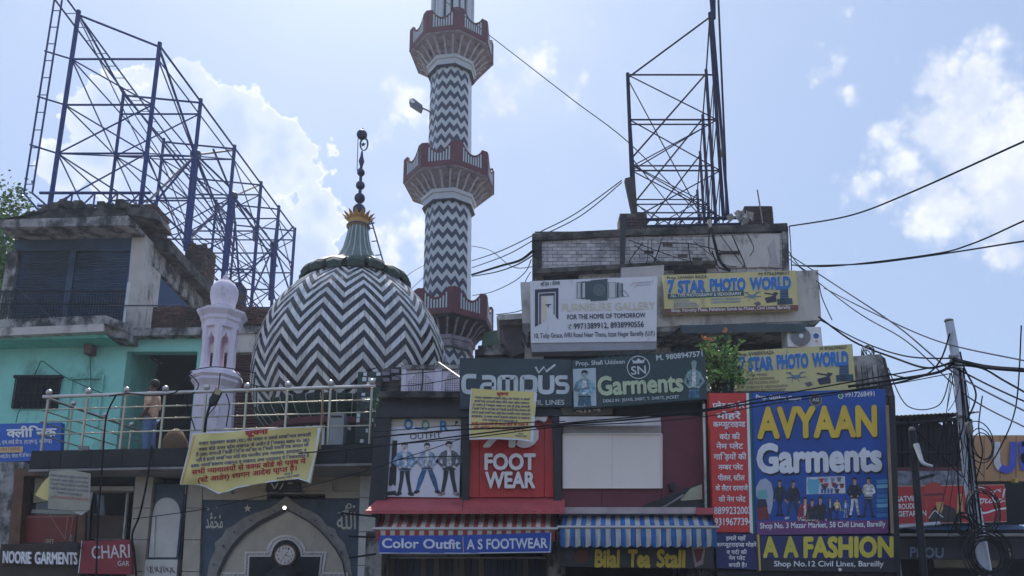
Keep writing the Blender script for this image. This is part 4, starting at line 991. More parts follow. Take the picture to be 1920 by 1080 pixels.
# clinic sign
sg = thing('clinic_sign', 'blue Hindi clinic sign partly behind the left end of the balcony railing', 'sign', tuple(U(40, 830, 17.3)))
slab([(-60, 796), (115, 792), (112, 862), (-60, 868)], 17.3, .15).build('board', mat('clinic_blue', (34, 96, 186), .5, var=.05), sg)
text('क्लीनिक', (14, 820), (106, 818), 14, 17.3, WHITE, sg, bold=.05, deva=True); text('ा', (-6, 821), (0, 821), 14, 17.3, WHITE, sg, bold=.05, deva=True)
text(', एम.आई.डी.ए. (ए.एम.यू. अलीगढ़)', (1, 833), (98, 830), 6, 17.3, WHITE, sg, deva=True, bold=.02)
slab([(-20, 839), (43, 837), (42, 848), (-20, 849)], 17.28, .01).build('orange_strip', flat((224, 190, 140)), sg)
text('ज्ञान सिद्दीक़ी', (1, 846), (38, 845), 5, 17.27, flat((150, 50, 40)), sg, deva=True)
text('आई.डी.ए. नोएडा मेडिसिन (एम', (1, 859), (66, 856), 5.5, 17.3, WHITE, sg, deva=True, bold=.02)
o = wbox(-60, 862, 60, 900, 17.6, 3).build('low_wall', M['dirty']); props(o, 'low grey wall behind the blue clinic sign', 'wall')

# ================================================================== BALCONY RAILING
br = thing('balcony_railing', 'stainless steel railing with ball finials along the mosque balcony', 'railing', (-6, 15.4, 5.1))
zT = 6.24; posts = [92.6, 165.5, 237, 310, 386.7, 463, 539, 619.6, 697]
def rp(px): # point of the front railing line at pixel column px
    a, b = U(81, 746, 15.98), U(705, 719, 15.22); lo, hi = 0., 1.
    for _ in range(30):
        mid = (lo + hi) / 2; p = a.lerp(b, mid); c = CX + p.x / p.y * FPX * (CP - (CY - 735) / FPX * SP)
        if c < px: lo = mid
        else: hi = mid
    p = a.lerp(b, lo); return Vector((p.x, p.y, 0))
bar('top_rail', rp(80) + Vector((0, 0, zT)), rp(704) + Vector((0, 0, zT)), .038, M['steel'], br, 10)
for z in (zT - .28, zT - .53, zT - .80): bar('rail', rp(84) + Vector((0, 0, z)), rp(700) + Vector((0, 0, z)), .015, M['steel_warm'], br, 6)
props_ = []
def rpost(p, zb_, zt_, s=1):
    o = bar('post', (p.x, p.y, zb_), (p.x, p.y, zt_ - .06), .027 * s, M['steel_warm'], br, 8)
    b_ = MB().sphere((p.x, p.y, zt_ + .09 * s), .065 * s, 10).build('ball', M['steel'], br, True); return o
for px in posts: rpost(rp(px), bz1, zT)
for px in range(100, 700, 38):
    for z in (zT - .28, zT - .53, zT - .80):
        q = rp(px + 6); MB().sphere((q.x, q.y, z), .024, 6).build('rail_knot', M['steel_warm'], br, True)
c0 = rp(81); c1 = Vector((U(262, 806, 18.9).x, 18.9, 0))
bar('top_rail', c0 + Vector((0, 0, zT)), c1 + Vector((0, 0, zT)), .032, M['steel'], br, 8)
for z in (zT - .28, zT - .53, zT - .80): bar('rail', c0 + Vector((0, 0, z)), c1 + Vector((0, 0, z)), .014, M['steel_warm'], br)
for t_ in (.27, .60, .9): rpost(c0.lerp(c1, t_), bz1, zT, .9)
o = bar('bamboo_pole', U(606, 732, 15.1), U(600, 842, 15.05), .022, mat('bamboo', (150, 112, 84), .7), None); props(o, 'thin reddish pole leaning on the railing beside the right edge of the big banner', 'pole')

# banners
def cloth(name, label, cat, edgeT, edgeB, Y, wr, m, nu=30, nv=12, group=None):
    """edges as pixel polylines left->right"""
    def at(E, u):
        L_ = [0]
        for a, b in zip(E, E[1:]): L_.append(L_[-1] + abs(b[0] - a[0]))
        q = u * L_[-1]
        for i in range(len(E) - 1):
            if q <= L_[i + 1] + 1e-9: t = (q - L_[i]) / max(1e-6, L_[i + 1] - L_[i]); return (E[i][0] + (E[i + 1][0] - E[i][0]) * t, E[i][1] + (E[i + 1][1] - E[i][1]) * t)
        return E[-1]
    t = thing(name, label, cat, tuple(U(edgeT[0][0], edgeT[0][1], Y)), group)
    yf = lambda px, py: Y + wr(px, py)
    v = []; 
    for j in range(nv + 1):
        for i in range(nu + 1):
            a, b = at(edgeT, i / nu), at(edgeB, i / nu); s = j / nv; px, py = a[0] + (b[0] - a[0]) * s, a[1] + (b[1] - a[1]) * s; v.append(U(px, py, yf(px, py)))
    N1 = (nu + 1) * (nv + 1); v += [p + Vector((0, .006, 0)) for p in v]
    f = []
    for j in range(nv):
        for i in range(nu): a = j * (nu + 1) + i; f += [(a, a + 1, a + nu + 2, a + nu + 1), (a + N1, a + nu + 1 + N1, a + nu + 2 + N1, a + 1 + N1)]
    o = MB().add(v, f).build('sheet', m, t, True); return t, yf
def wr1(x, y): return .03 * math.sin(y * .11 + x * .02) + .05 * math.sin((x - 380) * .085 + (y - 860) * .03) * math.exp(-((x - 395) / 60) ** 2) * 1.6 + .022 * math.sin(x * .03 + y * .05) + .012 * math.sin(x * .11 - y * .06)
T1 = [(362, 814), (480, 806), (604, 799)]
B1 = [(338, 908), (372, 908.5), (389, 914), (409.6, 925), (430, 920), (445, 914), (507, 903), (560, 897), (583, 905)]
ba, yf = cloth('banner', 'large wrinkled yellow Hindi notice banner tied to the balcony railing', 'banner', T1, B1, 15.02, wr1, M['yellow'])
mb = MB(); stroke(T1, 2.2, yf, M['white_flex'], mb, smooth=False); stroke(B1, 2.2, yf, M['white_flex'], mb, smooth=False); stroke([(362, 814), (350, 860), (338, 908)], 1.6, yf, M['white_flex'], mb); stroke([(366, 816), (354, 862), (342, 906)], .7, yf, M['redtx'], mb)
for q in range(9): pass
mb.add([U(x, y, yf(x, y)) + Vector((0, -.008, 0)) for x, y in ((596, 803), (602, 802), (592, 850), (581, 904), (576, 902), (590, 850))], [(0, 1, 2, 5), (5, 2, 3, 4)], M['white_flex']); mb.build('border', None, ba)
def bl_(x0, y0, x1, y1, s, h, m, bold=.02): text(s, (x0, y0), (x1, y1), h, yf, m, ba, bold=bold, deva=True, shear=.12)
bl_(460, 817, 502, 813, 'सूचना', 8, M['redtx'], .07)
nv = M['navy']
bl_(373, 835, 583, 818, 'मजार पहलवान साहब (रह.) का मजार व उससे सम्बन्धित सम्पत्ती', 5.4, nv)
bl_(373, 846, 580, 828, 'वक्फ बोर्ड उत्तर प्रदेश लखनऊ के अधीन है जिसका वक्फ नं० 383', 5.4, nv)
bl_(368, 856, 579, 837, 'है (इस) सम्पत्ती किसी निजि व्यक्ति या किसी राजनैतिक संगठन की', 5.4, nv)
bl_(368, 866, 575, 847, 'नहीं है इससे सम्बन्धित कोई वाद माननीय उच्च न्यायालय, इलाहाबाद, व', 5.4, nv)
bl_(358, 877, 580, 857, 'वक्फ न्यायधिकरण लखनऊ व लखनऊ उच्च न्यायालय में विचाराधीन है', 5.4, nv)
bl_(360, 890, 573, 869, 'सभी न्यायालयों से वक्फ बोर्ड के पक्ष में', 8, M['redtx'], .04)
bl_(372, 905, 556, 882, '(स्टे आर्डर) स्थगन आदेश प्राप्त है।', 8, M['redtx'], .04)
bl_(533, 891, 549, 889, 'आज्ञा से', 3, nv); bl_(519, 899, 561, 893, 'सज्जादा नशीन कमेटी', 3, nv)
def wr2(x, y): return .012 * math.sin(x * .06) + .01 * math.sin(y * .07 + x * .02)
T2 = [(883, 728), (940, 732), (1006, 735)]; B2 = [(880, 823), (930, 822), (975, 824), (999, 828)]
b2, yf2 = cloth('banner', 'small yellow Hindi notice banner hanging between the dark green sign and the red footwear panel', 'banner', T2, B2, 13.9, wr2, M['yellow'], 16, 8)
mb = MB(); stroke(B2, 3, yf2, M['white_flex'], mb, smooth=False); mb.add([U(x, y, 13.9) + Vector((0, -.01, 0)) for x, y in ((1002, 735), (1007, 738), (1003, 780), (1000, 829), (994, 828), (997, 780))], [(0, 1, 2, 5), (5, 2, 3, 4)], M['white_flex'])
stroke([(884, 730), (881, 775), (881, 822)], 2, yf2, M['white_flex'], mb); mb.build('border', None, b2)
def b2_(x0, y0, x1, y1, s, h, m, bold=.03): text(s, (x0, y0), (x1, y1), h, yf2, m, b2, bold=bold, deva=True, shear=.1)
b2_(931, 741, 953, 741, 'सूचना', 4.6, M['redtx'], .07)
for k, (x0, x1, s) in enumerate([(890, 993, 'मजार पहलवान साहब (रह.) का मजार व उससे'), (889, 992, 'सम्बन्धित सम्पत्ती वक्फ बोर्ड उत्तर प्रदेश लखनऊ'), (886, 993, 'के अधीन है जिसका वक्फ नं० 383 है (इस) सम्पत्ती'), (885, 994, 'किसी निजि व्यक्ति या किसी राजनैतिक संगठन की'), (884, 994, 'नहीं है इससे सम्बन्धित कोई वाद माननीय उच्च न्यायालय'), (884, 993, 'इलाहाबाद, व वक्फ न्यायधिकरण लखनऊ व लखनऊ'), (904, 970, 'उच्च न्यायालय में विचाराधीन है')]):
    b2_(x0, 747 + k * 7, x1, 751 + k * 7, s, 3.4, nv)
b2_(884, 797, 990, 799, 'सभी न्यायालयों से वक्फ बोर्ड के पक्ष में', 4.6, M['redtx'], .04); b2_(888, 804, 984, 807, '(स्टे आर्डर) स्थगन आदेश प्राप्त है।', 4.6, M['redtx'], .04)
b2_(972, 814, 981, 815, 'आज्ञा से', 2.4, nv); b2_(966, 818, 988, 820, 'सज्जादा नशीन', 2.4, nv)
bar('banner_cord', U(1004, 736, 13.9), U(1008, 733, 14.2), .006, M['white_flex'], b2)
b3, yf3 = cloth('banner', 'faded grey back of a notice banner hanging in front of the brown shop window', 'banner', [(92, 884), (130, 880), (170, 888)], [(90, 954), (130, 957), (168, 956)], 15.6, wr2, mat('faded_flex', (160, 156, 140), .6, grime=.15, gcol=(110, 104, 90)), 12, 8)
for k in range(6): text(['मजार पहलवान साहब का मजार', 'सम्पत्ती वक्फ बोर्ड उत्तर प्रदेश', 'किसी निजि व्यक्ति या किसी', 'नहीं है इससे सम्बन्धित कोई', 'न्यायालय में विचाराधीन है', 'सभी न्यायालयों से वक्फ बोर्ड'][k], (95 + (k == 4) * 12, 893 + k * 8), (166 - (k == 4) * 12, 899 + k * 8), 3.6, yf3, flat((112, 108, 128) if k < 5 else (176, 110, 96)), b3, deva=True, bold=.02)
b4, yf4 = cloth('banner', 'folded corner of a yellow banner poking out behind the faded grey one', 'banner', [(66, 927), (80, 905), (92, 893)], [(66, 928), (80, 936), (92, 940)], 15.75, wr2, M['yellow'], 8, 6)
slab([(130, 956), (168, 955), (152, 966)], 15.72, .01).build('white_corner', M['white_flex'], b4); slab([(168, 925), (174, 922), (168, 955)], 15.72, .01).build('white_corner', M['white_flex'], b4)
bar('cord', U(92, 884, 15.6), U(92, 850, 15.9), .006, M['cable'], b3); bar('cord', U(82, 905, 15.75), U(82, 850, 15.9), .006, M['cable'], b4)

# ================================================================== LITTLE WHITE MINARET on the balcony
YM = 17.0; mc = (U(402, 760, YM).x, YM)
lm = thing('small_minaret', 'small pale lilac minaret with an onion dome standing behind the balcony railing', 'minaret', (mc[0], mc[1], bz1))
zz = lambda py: U(405, py + 9, YM).z
def rr2(px, py): return px * .92 / ppm(py, YM)
A8 = R(22.5) + R(10)
MB().lathe(mc, [(rr2(43, 830), bz1), (rr2(40, 720), zz(733))], 8, A8).build('lower_shaft', M['lav'], lm)
MB().lathe(mc, [(rr2(38, 720), zz(733)), (rr2(41, 715), zz(722)), (rr2(50, 705), zz(712)), (rr2(47, 700), zz(707)), (rr2(53, 700), zz(703)), (rr2(51, 695), zz(695)), (rr2(44, 690), zz(690)), (rr2(30, 690), zz(688))], 8, A8).build('collar', M['lav'], lm)
MB().lathe(mc, [(rr2(8, 690), zz(692)), (rr2(8, 640), zz(625)), (rr2(20, 640), zz(618)), (rr2(20, 640), zz(614))], 8, A8).build('inner_core', M['pinkish'], lm)
for k in range(6):
    a = R(12) + R(60) * k; p = (mc[0] + rr2(29, 650) * math.sin(a), mc[1] - rr2(29, 650) * math.cos(a))
    MB().lathe(p, [(rr2(8.5, 650), zz(692)), (rr2(7.5, 650), zz(688)), (rr2(6.5, 650), zz(640)), (rr2(8, 650), zz(632)), (rr2(9, 650), zz(612))], 6, a).build('pillar', M['lav'], lm)
    # cusped arch head between the pillars
    a2 = a + R(60); P1, P2 = Vector((mc[0] + rr2(33, 650) * math.sin(a), mc[1] - rr2(33, 650) * math.cos(a), 0)), Vector((mc[0] + rr2(33, 650) * math.sin(a2), mc[1] - rr2(33, 650) * math.cos(a2), 0))
    z0, z1 = zz(655), zz(606); pr = [(0, z0), (0, z1), (1, z1), (1, z0)] + [(.84, z0), (.78, z0 + .10), (.80, z0 + .2), (.70, z0 + .3), (.58, z0 + .36), (.5, z0 + .44), (.42, z0 + .36), (.3, z0 + .3), (.2, z0 + .2), (.22, z0 + .10), (.16, z0)]
    inn = Vector((mc[0], mc[1], 0)) - (P1 + P2) / 2; inn.normalize()
    MB().prism([P1.lerp(P2, u) + Vector((0, 0, z)) for u, z in pr], inn * .07).build('arch', M['lav'], lm)
MB().lathe(mc, [(rr2(38, 610), zz(612)), (rr2(39, 610), zz(601)), (rr2(42, 600), zz(598)), (rr2(42, 600), zz(592)), (rr2(50, 590), zz(584)), (rr2(50, 590), zz(580)), (rr2(30, 580), zz(576)), (rr2(24, 578), zz(570))], 8, A8).build('cornice', M['lav'], lm)
MB().lathe(mc, [(rr2(21, 575), zz(580)), (rr2(20, 572), zz(572)), (rr2(24, 568), zz(568)), (rr2(23, 566), zz(564)), (rr2(26.5, 550), zz(552)), (rr2(27.5, 545), zz(543)), (rr2(26, 535), zz(533)), (rr2(20, 528), zz(524)), (rr2(11, 522), zz(519)), (rr2(11, 520), zz(517)), (rr2(5, 518), zz(514)), (rr2(6, 512), zz(511)), (rr2(2, 510), zz(506)), (rr2(1, 506), zz(500))], 24).build('onion_dome', M['lav'], lm, True)
# black cable junction hanging on it
jb = thing('cable_junction', 'black cable joint box with a pale label hanging in front of the small white minaret', 'junction box', tuple(U(398, 742, 15.5)))
slab([(405, 727), (414, 732), (402, 757), (391, 760), (392, 748)], 15.5, .12).build('joint_case', M['rubber'], jb); slab([(405, 728), (415, 733), (411, 741), (401, 738)], 15.48, .02).build('label_plate', flat((160, 150, 110)), jb)

# ================================================================== PERSON on the balcony
def skin_mesh(name, verts, edges, rad, m, parent, sub=2, root=0):
    me = bpy.data.meshes.new(name); me.from_pydata([tuple(v) for v in verts], edges, []); me.materials.append(m)
    o = link(name, me, parent); md = o.modifiers.new('skin', 'SKIN'); sk = me.skin_vertices[0].data
    for i, r_ in enumerate(rad): sk[i].radius = (r_, r_) if not isinstance(r_, tuple) else r_; sk[i].use_root = (i == root)
    md.use_smooth_shade = True; s_ = o.modifiers.new('sub', 'SUBSURF'); s_.levels = sub; s_.render_levels = sub
    return o
YP = 16.7; pc = U(277, 830, YP); px_ = pc.x
H_ = 1.72; fz0 = bz1
pe = thing('person', 'man in a peach shirt and blue jeans facing left on the balcony behind the railing', 'person', (px_, YP, fz0))
V = lambda x, y, z: Vector((px_ + x, YP + y, fz0 + z))
body = [V(0, 0, .93), V(0, 0, 1.15), V(.02, 0, 1.38), V(.01, 0, 1.47), V(-.01, 0, 1.56), V(-.02, 0, 1.68),
        V(.02, -.17, 1.40), V(.05, -.22, 1.12), V(-.06, -.22, .92), V(-.12, -.21, .86), V(.02, .17, 1.40), V(.05, .21, 1.12), V(-.05, .21, .90), V(-.10, .2, .84),
        V(.0, -.09, .9), V(-.01, -.1, .48), V(.03, -.1, .07), V(-.14, -.1, .03), V(0, .09, .9), V(.03, .1, .48), V(.08, .1, .07), V(-.08, .1, .03)]
ed = [(0, 1), (1, 2), (2, 3), (3, 4), (4, 5), (2, 6), (6, 7), (7, 8), (8, 9), (2, 10), (10, 11), (11, 12), (12, 13), (0, 14), (14, 15), (15, 16), (16, 17), (0, 18), (18, 19), (19, 20), (20, 21)]
skin_mesh('body', body, ed, [.12, .12, .12, .055, .085, .075, .055, .042, .033, .035, .055, .042, .033, .035, .085, .06, .042, .03, .085, .06, .042, .03], M['skin'], pe)
skin_mesh('shirt', [V(.01, 0, .86), V(0, 0, 1.0), V(-.01, 0, 1.2), V(.02, 0, 1.38), V(.01, 0, 1.46), V(.02, -.18, 1.40), V(.05, -.225, 1.2), V(.05, -.23, 1.12), V(.02, .18, 1.4), V(.05, .22, 1.2), V(.05, .225, 1.12)], [(0, 1), (1, 2), (2, 3), (3, 4), (3, 5), (5, 6), (6, 7), (3, 8), (8, 9), (9, 10)],
          [.155, .16, .16, .14, .07, .075, .065, .06, .075, .065, .06], M['shirt'], pe)
skin_mesh('jeans', [V(0, 0, .95), V(0, -.09, .85), V(-.01, -.1, .48), V(.03, -.1, .1), V(0, .09, .85), V(.03, .1, .48), V(.08, .1, .1)], [(0, 1), (1, 2), (2, 3), (0, 4), (4, 5), (5, 6)], [.14, .105, .078, .062, .105, .078, .062], M['jeans'], pe)
mb = MB(); c = V(.0, 0, 1.635); mb.sphere((c.x + .02, c.y, c.z + .035), .105, 10); mb.build('hair', M['hair'], pe, True)
mb = MB(); c = V(-.09, 0, 1.53); mb.sphere(tuple(c), .045, 8, sz=.9); mb.build('beard', M['hair'], pe, True)
mb = MB(); c = V(-.115, 0, 1.60); mb.lathe((c.x, c.y), [(.004, c.z + .03), (.02, c.z - .02), (.004, c.z - .03)], 6); mb.build('nose', M['skin'], pe, True)
for s in (-1, 1): MB().sphere(tuple(V(-.10, s * .035, 1.625)), .013, 6).build('eye', M['hair'], pe, True); MB().sphere(tuple(V(.005, s * .095, 1.60)), .024, 6).build('ear', M['skin'], pe, True)
for s, y_, z_ in ((-1, -.21, .84), (1, .2, .82)):
    for q in range(5): MB().tube([V(-.12 + .012 * q, y_ + .01 * (q - 2), z_ + .02), V(-.135 + .012 * q, y_ + .014 * (q - 2), z_ - .045 + .012 * abs(q - 2)), V(-.125 + .012 * q, y_ + .014 * (q - 2), z_ - .08 + .02 * abs(q - 2))], [.011, .01, .007], 5).build('finger', M['skin'], pe, True)
# things on the balcony
o = MB().lathe((U(330, 815, 16.9).x, 16.9), [(.2, bz1), (.28, bz1 + .2), (.26, bz1 + .45), (.14, bz1 + .66), (.04, bz1 + .72)], 12).build('sack', mat('brown_sacking', (110, 84, 62), .95, bump=.5), None, True); props(o, 'brown sack heaped on the balcony to the right of the standing man', 'sack')
ab = thing('air_cooler_box', 'pale grey metal box standing on the balcony in front of the drum of the dome', 'box', tuple(U(628, 820, 16.0)))
a, b, z0, z1 = wrect(616, 774, 644, 828, 16.0); MB().box(a, b, 16.0, 16.4, bz1, z1).build('casing', M['concrete'] if False else mat('pale_metal', (150, 152, 156), .5), ab)
MB().box(a + .04, b - .04, 15.99, 15.999, z1 - .1, z1 - .06).build('handle_slot', M['black'], ab)
# mosaic corner pillar at the right end of the balcony
mp = thing('mosaic_pillar', 'corner pillar covered in broken black, white and red tile pieces at the end of the balcony', 'pillar', tuple(U(690, 830, 16.2)))
a, b, z0, z1 = wrect(668, 697, 712, 832, 16.2)
MB().box(a, b, 16.2, 17.0, z0, z1).build('core', M['green'], mp)
rr = random.Random(3); it = []
nx, nz = 5, 14
for i in range(nx):
    for j in range(nz):
        if rr.random() < .22: continue
        w_, h_ = (b - a) / nx, (z1 - z0) / nz; c = (a + w_ * (i + .5) + rr.uniform(-.01, .01), 16.195, z0 + h_ * (j + .5)); it.append((c, (w_ * rr.uniform(.5, .9), .02, h_ * rr.uniform(.5, .9)), rr.choice([M['white_tile'], M['white_tile'], M['black_tile'], M['red_band'], M['green']])))
pieces('tile_chip', it, mp)
o = wbox(650, 806, 700, 832, 17.0, .3).build('low_wall', M['black_slab']); props(o, 'dark low wall patch beside the mosaic pillar', 'wall')
# ================================================================== MARKET BUILDING (centre and right, ground + first floor)
mk = thing('market_building', 'low dark shop block carrying the sign boards and awnings', 'building', (2, 14.5, 0))
YS = 14.5
X0, X1m = U(703, 900, YS).x, U(1672, 900, YS).x; ztop = U(900, 742, YS).z
MB().box(X0, X1m, YS + .3, 22, 3.3, ztop).build('upper_wall', M['black'], mk)
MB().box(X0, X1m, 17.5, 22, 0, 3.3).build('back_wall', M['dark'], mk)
MB().box(X0, X1m, YS + .1, 22, ztop + .002, ztop + .12).build('roof_slab', M['verydirty'], mk)
slab([(705, 766), (1062, 762), (1062, 780), (705, 782)], 14.25, .5).build('black_fascia', M['black'], mk)
for pts in ([(705, 782), (733, 781), (722, 960), (690, 960)], [(864, 780), (881, 779), (879, 940), (866, 940)], [(1036, 776), (1052, 775), (1052, 955), (1040, 955)], [(1320, 735), (1336, 735), (1342, 1000), (1326, 1000)]):
    slab(pts, 14.28, .5).build('black_post', M['black'], mk)
for xa_ in (700, 1044, 1330, 1672):
    x = U(xa_, 1000, YS).x; MB().box(x - .15, x + .15, 14.6, 17.5, .14, 3.3).build('party_wall', M['dirty'], mk)
# men's outfit poster
po = thing('poster', 'pale poster of three standing men with blue letters and the word OUTFIT', 'poster', tuple(U(795, 860, 14.4)))
slab([(735, 782), (865, 780), (861, 933), (724, 931)], 14.4, .1).build('sheet', mat('pale_poster', (214, 214, 224), .45, var=.04, grime=.05, gcol=(170, 165, 165), bump=.3, bscale=2.5), po)
Yp = 14.4
mb = MB(); poly([(735, 783), (865, 781), (865, 800), (734, 800)], Yp, flat((196, 188, 172)), mb, .004); mb.build('top_tint', None, po)
CB = flat((36, 112, 168)); CG = flat((84, 140, 130))
mb = MB(); ring(766, 796, 6.4, 4, Yp, CB, mb, .01, ky=1.25); ring(798, 797, 6, 3.4, Yp, CG, mb, .01, ky=1.25); poly([(778, 801), (796, 802), (795, 806), (778, 805)], Yp, CB, mb, .009); mb.build('blue_rings', None, po)
text('R', (826, 808), (840, 808), 18, Yp, CB, po, bold=.07)
text('OUTFIT', (769, 824), (828, 821), 10.5, Yp, BLK, po, bold=0)
mb = MB(); poly([(736, 826), (745, 826), (743, 878), (733, 878)], Yp, BLK, mb, .008); poly([(731, 876), (744, 875), (742, 912), (737, 908), (733, 912), (729, 910)], Yp, BLK, mb, .009); poly([(727, 922), (742, 920), (743, 928), (726, 929)], Yp, BLK, mb, .008); poly([(853, 791), (857, 789), (859, 792), (854, 797)], Yp, BLK, mb, .008); poly([(848, 798), (856, 796), (855, 798), (849, 799)], Yp, flat((150, 150, 140)), mb, .008); mb.build('tower_print', None, po)
man(759, 831, 99, Yp, po, (128, 158, 190), (36, 34, 42), hair=(70, 66, 66), skin=(196, 186, 186), spread=.06, arms='hip', wide=1.15)
man(801, 832, 94, Yp, po, (150, 166, 188), (58, 100, 146), skin=(200, 190, 188), spread=.15, arms='hip', wide=1.1)
man(842, 829, 101, Yp, po, (96, 98, 108), (36, 36, 42), skin=(196, 186, 182), spread=.07, arms='hip', wide=1.2, shoes=(150, 140, 140))
# footwear panel
fw = thing('footwear_panel', 'bright red shop panel with raised white letters FOOT WEAR', 'sign', tuple(U(960, 860, 14.4)))
for x0, x1 in ((878, 898), (899, 1020), (1021, 1038)): slab([(x0, 778), (x1, 778), (x1, 932), (x0 - (x0 < 880), 932)], 14.4, .1).build('red_board', M['red_panel'], fw)
WL = mat('white_letter_acrylic', (224, 222, 220), .35, var=.04)
text('FOOT', (910, 881), (1003, 881), 28, 14.34, WL, fw, bold=.075, ex=.05); text('WEAR', (911, 915), (1002, 915), 28, 14.34, WL, fw, bold=.075, ex=.05)
text('AS', (908, 838), (1000, 838), 58, 14.34, WL, fw, bold=.05, ex=.05, shear=.5)
# maroon shop front with blank board
mo = thing('maroon_shop_front', 'maroon panelled upper shop front with a blank white board in the middle', 'shop front', tuple(U(1190, 860, 14.45)))
for x0, x1, y0, y1 in ((1052, 1128, 916, 957), (1129, 1240, 916, 957), (1241, 1320, 780, 957), (1052, 1056, 780, 915)):
    slab([(x0, y0), (x1, y0), (x1, y1), (x0, y1)], 14.42, .1).build('maroon_panel', M['maroon'], mo)
WB = mat('blank_white_board', (232, 220, 210), .5, var=.03, grime=.04, gcol=(190, 170, 155), scale=.8)
for x0, x1 in ((1057, 1147.6), (1148, 1240)): slab([(x0, 815), (x1, 815), (x1, 914), (x0, 914)], 14.36, .08).build('blank_panel', WB, mo)
mb = MB()
for a, b in (((1056, 814), (1241, 814)), ((1056, 915), (1241, 915)), ((1056, 814), (1056, 915)), ((1241, 814), (1241, 915))): mb.tube([U(*a, 14.34), U(*b, 14.34)], .014, 5)
mb.build('board_edging', WB, mo)
slab([(1056, 798), (1240, 798), (1240, 815), (1056, 815)], 14.4, .08).build('grey_backing', mat('grey_board', (170, 166, 164), .6, grime=.2, gcol=(120, 115, 110)), mo)
slab([(1049, 781), (1238, 781), (1240, 798), (1049, 797)], 14.15, .05).build('white_hood', mat('dusty_white_board', (196, 190, 190), .6, grime=.25, gcol=(140, 130, 130)), mo)
o = slab([(1318, 757), (1322, 757), (1326, 955), (1322, 955)], 14.0, .04).build('white_pipe', M['cream']); props(o, 'slim white pipe standing between the maroon shop front and the red Hindi board', 'pipe')
tf = thing('torn_board', 'collapsed strip of black flex and pale board leaning across the foot of the maroon front', 'torn sign', tuple(U(1260, 940, 14.2)))
slab([(1192, 953), (1312, 906), (1317, 936), (1270, 944), (1240, 953)], 14.15, .04).build('black_flex', M['black'], tf); slab([(1276, 936), (1296, 915), (1316, 908), (1317, 936), (1278, 939)], 14.1, .03).build('pale_flex', flat((160, 155, 130)), tf)
bar('pale_strip', U(1242, 953, 14.08), U(1282, 928, 14.08), .02, M['concrete'], tf); slab([(1262, 940), (1320, 938), (1320, 954), (1240, 954)], 14.13, .03).build('black_flex', M['black'], tf)
o = slab([(1255, 906), (1262, 902), (1268, 908), (1264, 920), (1258, 921)], 14.3, .1).build('wall_lamp', M['black']); props(o, 'small dark fitting on the maroon panel above the torn board', 'wall lamp')

# big fascia signs
SGN = mat('slate_green_board', (38, 56, 66), .5, var=.06)
cs = thing('shoe_shop_sign', 'dark slate sign with rounded white lettering CAMPUS', 'sign', tuple(U(960, 720, 14.15)))
slab([(862, 671), (1071, 674), (1073, 762), (862, 766)], 14.15, .18).build('board', SGN, cs)
LT = flat((196, 204, 206)); mb = MB(); yc = 14.15
def S_(p, w=8.5, sm=True): stroke(p, w, yc, LT, mb, .012, sm, 5)
S_([(893, 706), (876, 706), (870, 712), (870, 729), (876, 735), (893, 735)])
S_([(904, 708), (920, 708), (926, 713), (926, 735)]); S_([(926, 721), (909, 721), (904, 725), (904, 731), (909, 735), (926, 735)], 7)
S_([(937, 739), (937, 712), (942, 708), (962, 708), (967, 712), (967, 739)]); S_([(952, 708), (952, 738)], 8, False)
S_([(979, 748), (979, 712), (984, 708), (998, 708), (1003, 713), (1003, 729), (998, 735), (984, 735)])
S_([(1013, 704), (1013, 729), (1018, 735), (1030, 735), (1035, 729), (1035, 704)])
S_([(1064, 708), (1048, 708), (1044, 713), (1048, 720), (1060, 721), (1064, 727), (1060, 735), (1043, 735)], 7.5)
stroke([(1004, 688), (1010, 699), (1020, 688), (1024, 697), (1041, 684)], 4, yc, LT, mb, .012, False)
mb.build('campus_lettering', None, cs)
text('CIVIL LINES', (985, 760), (1058, 759), 9, 14.15, LT, cs, bold=.02)
text('58', (880, 760), (884, 760), 3, 14.15, SGN, cs) if False else None
gs = thing('garment_sign', 'dark green patterned sign with crown monogram SN, the word Garments and two men', 'sign', tuple(U(1200, 715, 14.1)))
slab([(1072, 675), (1321, 657), (1326, 748), (1076, 767)], 14.08, .15).build('board', mat('deep_green_board', (30, 58, 62), .5, var=.08, bump=.3, bscale=2.5, grime=.18, gcol=(110, 108, 100), streak=2.5), gs)
Yg = 14.08
mb = MB(); PT = flat((36, 70, 76))
for i in range(15):
    for j in range(5):
        x = 1122 + i * 14; y = 672 - i * 1.0 + j * 17
        if x < 1290 and y < 752: stroke([(x, y), (x + 7, y + 8), (x + 14, y - 1), (x + 7, y - 9), (x, y)], 1.6, Yg, PT, mb, .003, False)
mb.build('diamond_pattern', None, gs)
mb = MB(); ring(1197, 689, 21, 1.6, Yg, LT, mb, .01); disc(1197, 689, 20, 20, Yg, flat((26, 46, 54)), mb, .007); poly([(1187, 682), (1185, 674), (1191, 678), (1197, 672), (1203, 677), (1209, 673), (1207, 681)], Yg, LT, mb, .012)
mb.build('monogram_disc', None, gs)
text('SN', (1184, 703), (1211, 701), 15, Yg, LT, gs, bold=.03, eps=.016)
text('Garments', (1122, 741), (1280, 733), 33, Yg, flat((182, 196, 160)), gs, bold=.07, eps=.014, shadow=(BLK, 1.5, 1.5))
text('Prop. Shafi Uddeen', (1080, 686), (1171, 682), 8, Yg, LT, gs, bold=.03); text('M. 9808947571', (1231, 676), (1317, 668), 9.5, Yg, LT, gs, bold=.05)
text('DEALS IN : JEANS, SHIRT, T- SHIRTS, JACKET', (1131, 755), (1273, 747), 5.5, Yg, LT, gs, bold=.03)
mb = MB(); poly([(1074, 692), (1117, 690), (1118, 761), (1076, 763)], Yg, flat((176, 190, 196)), mb, .005); mb.build('photo_print', None, gs)
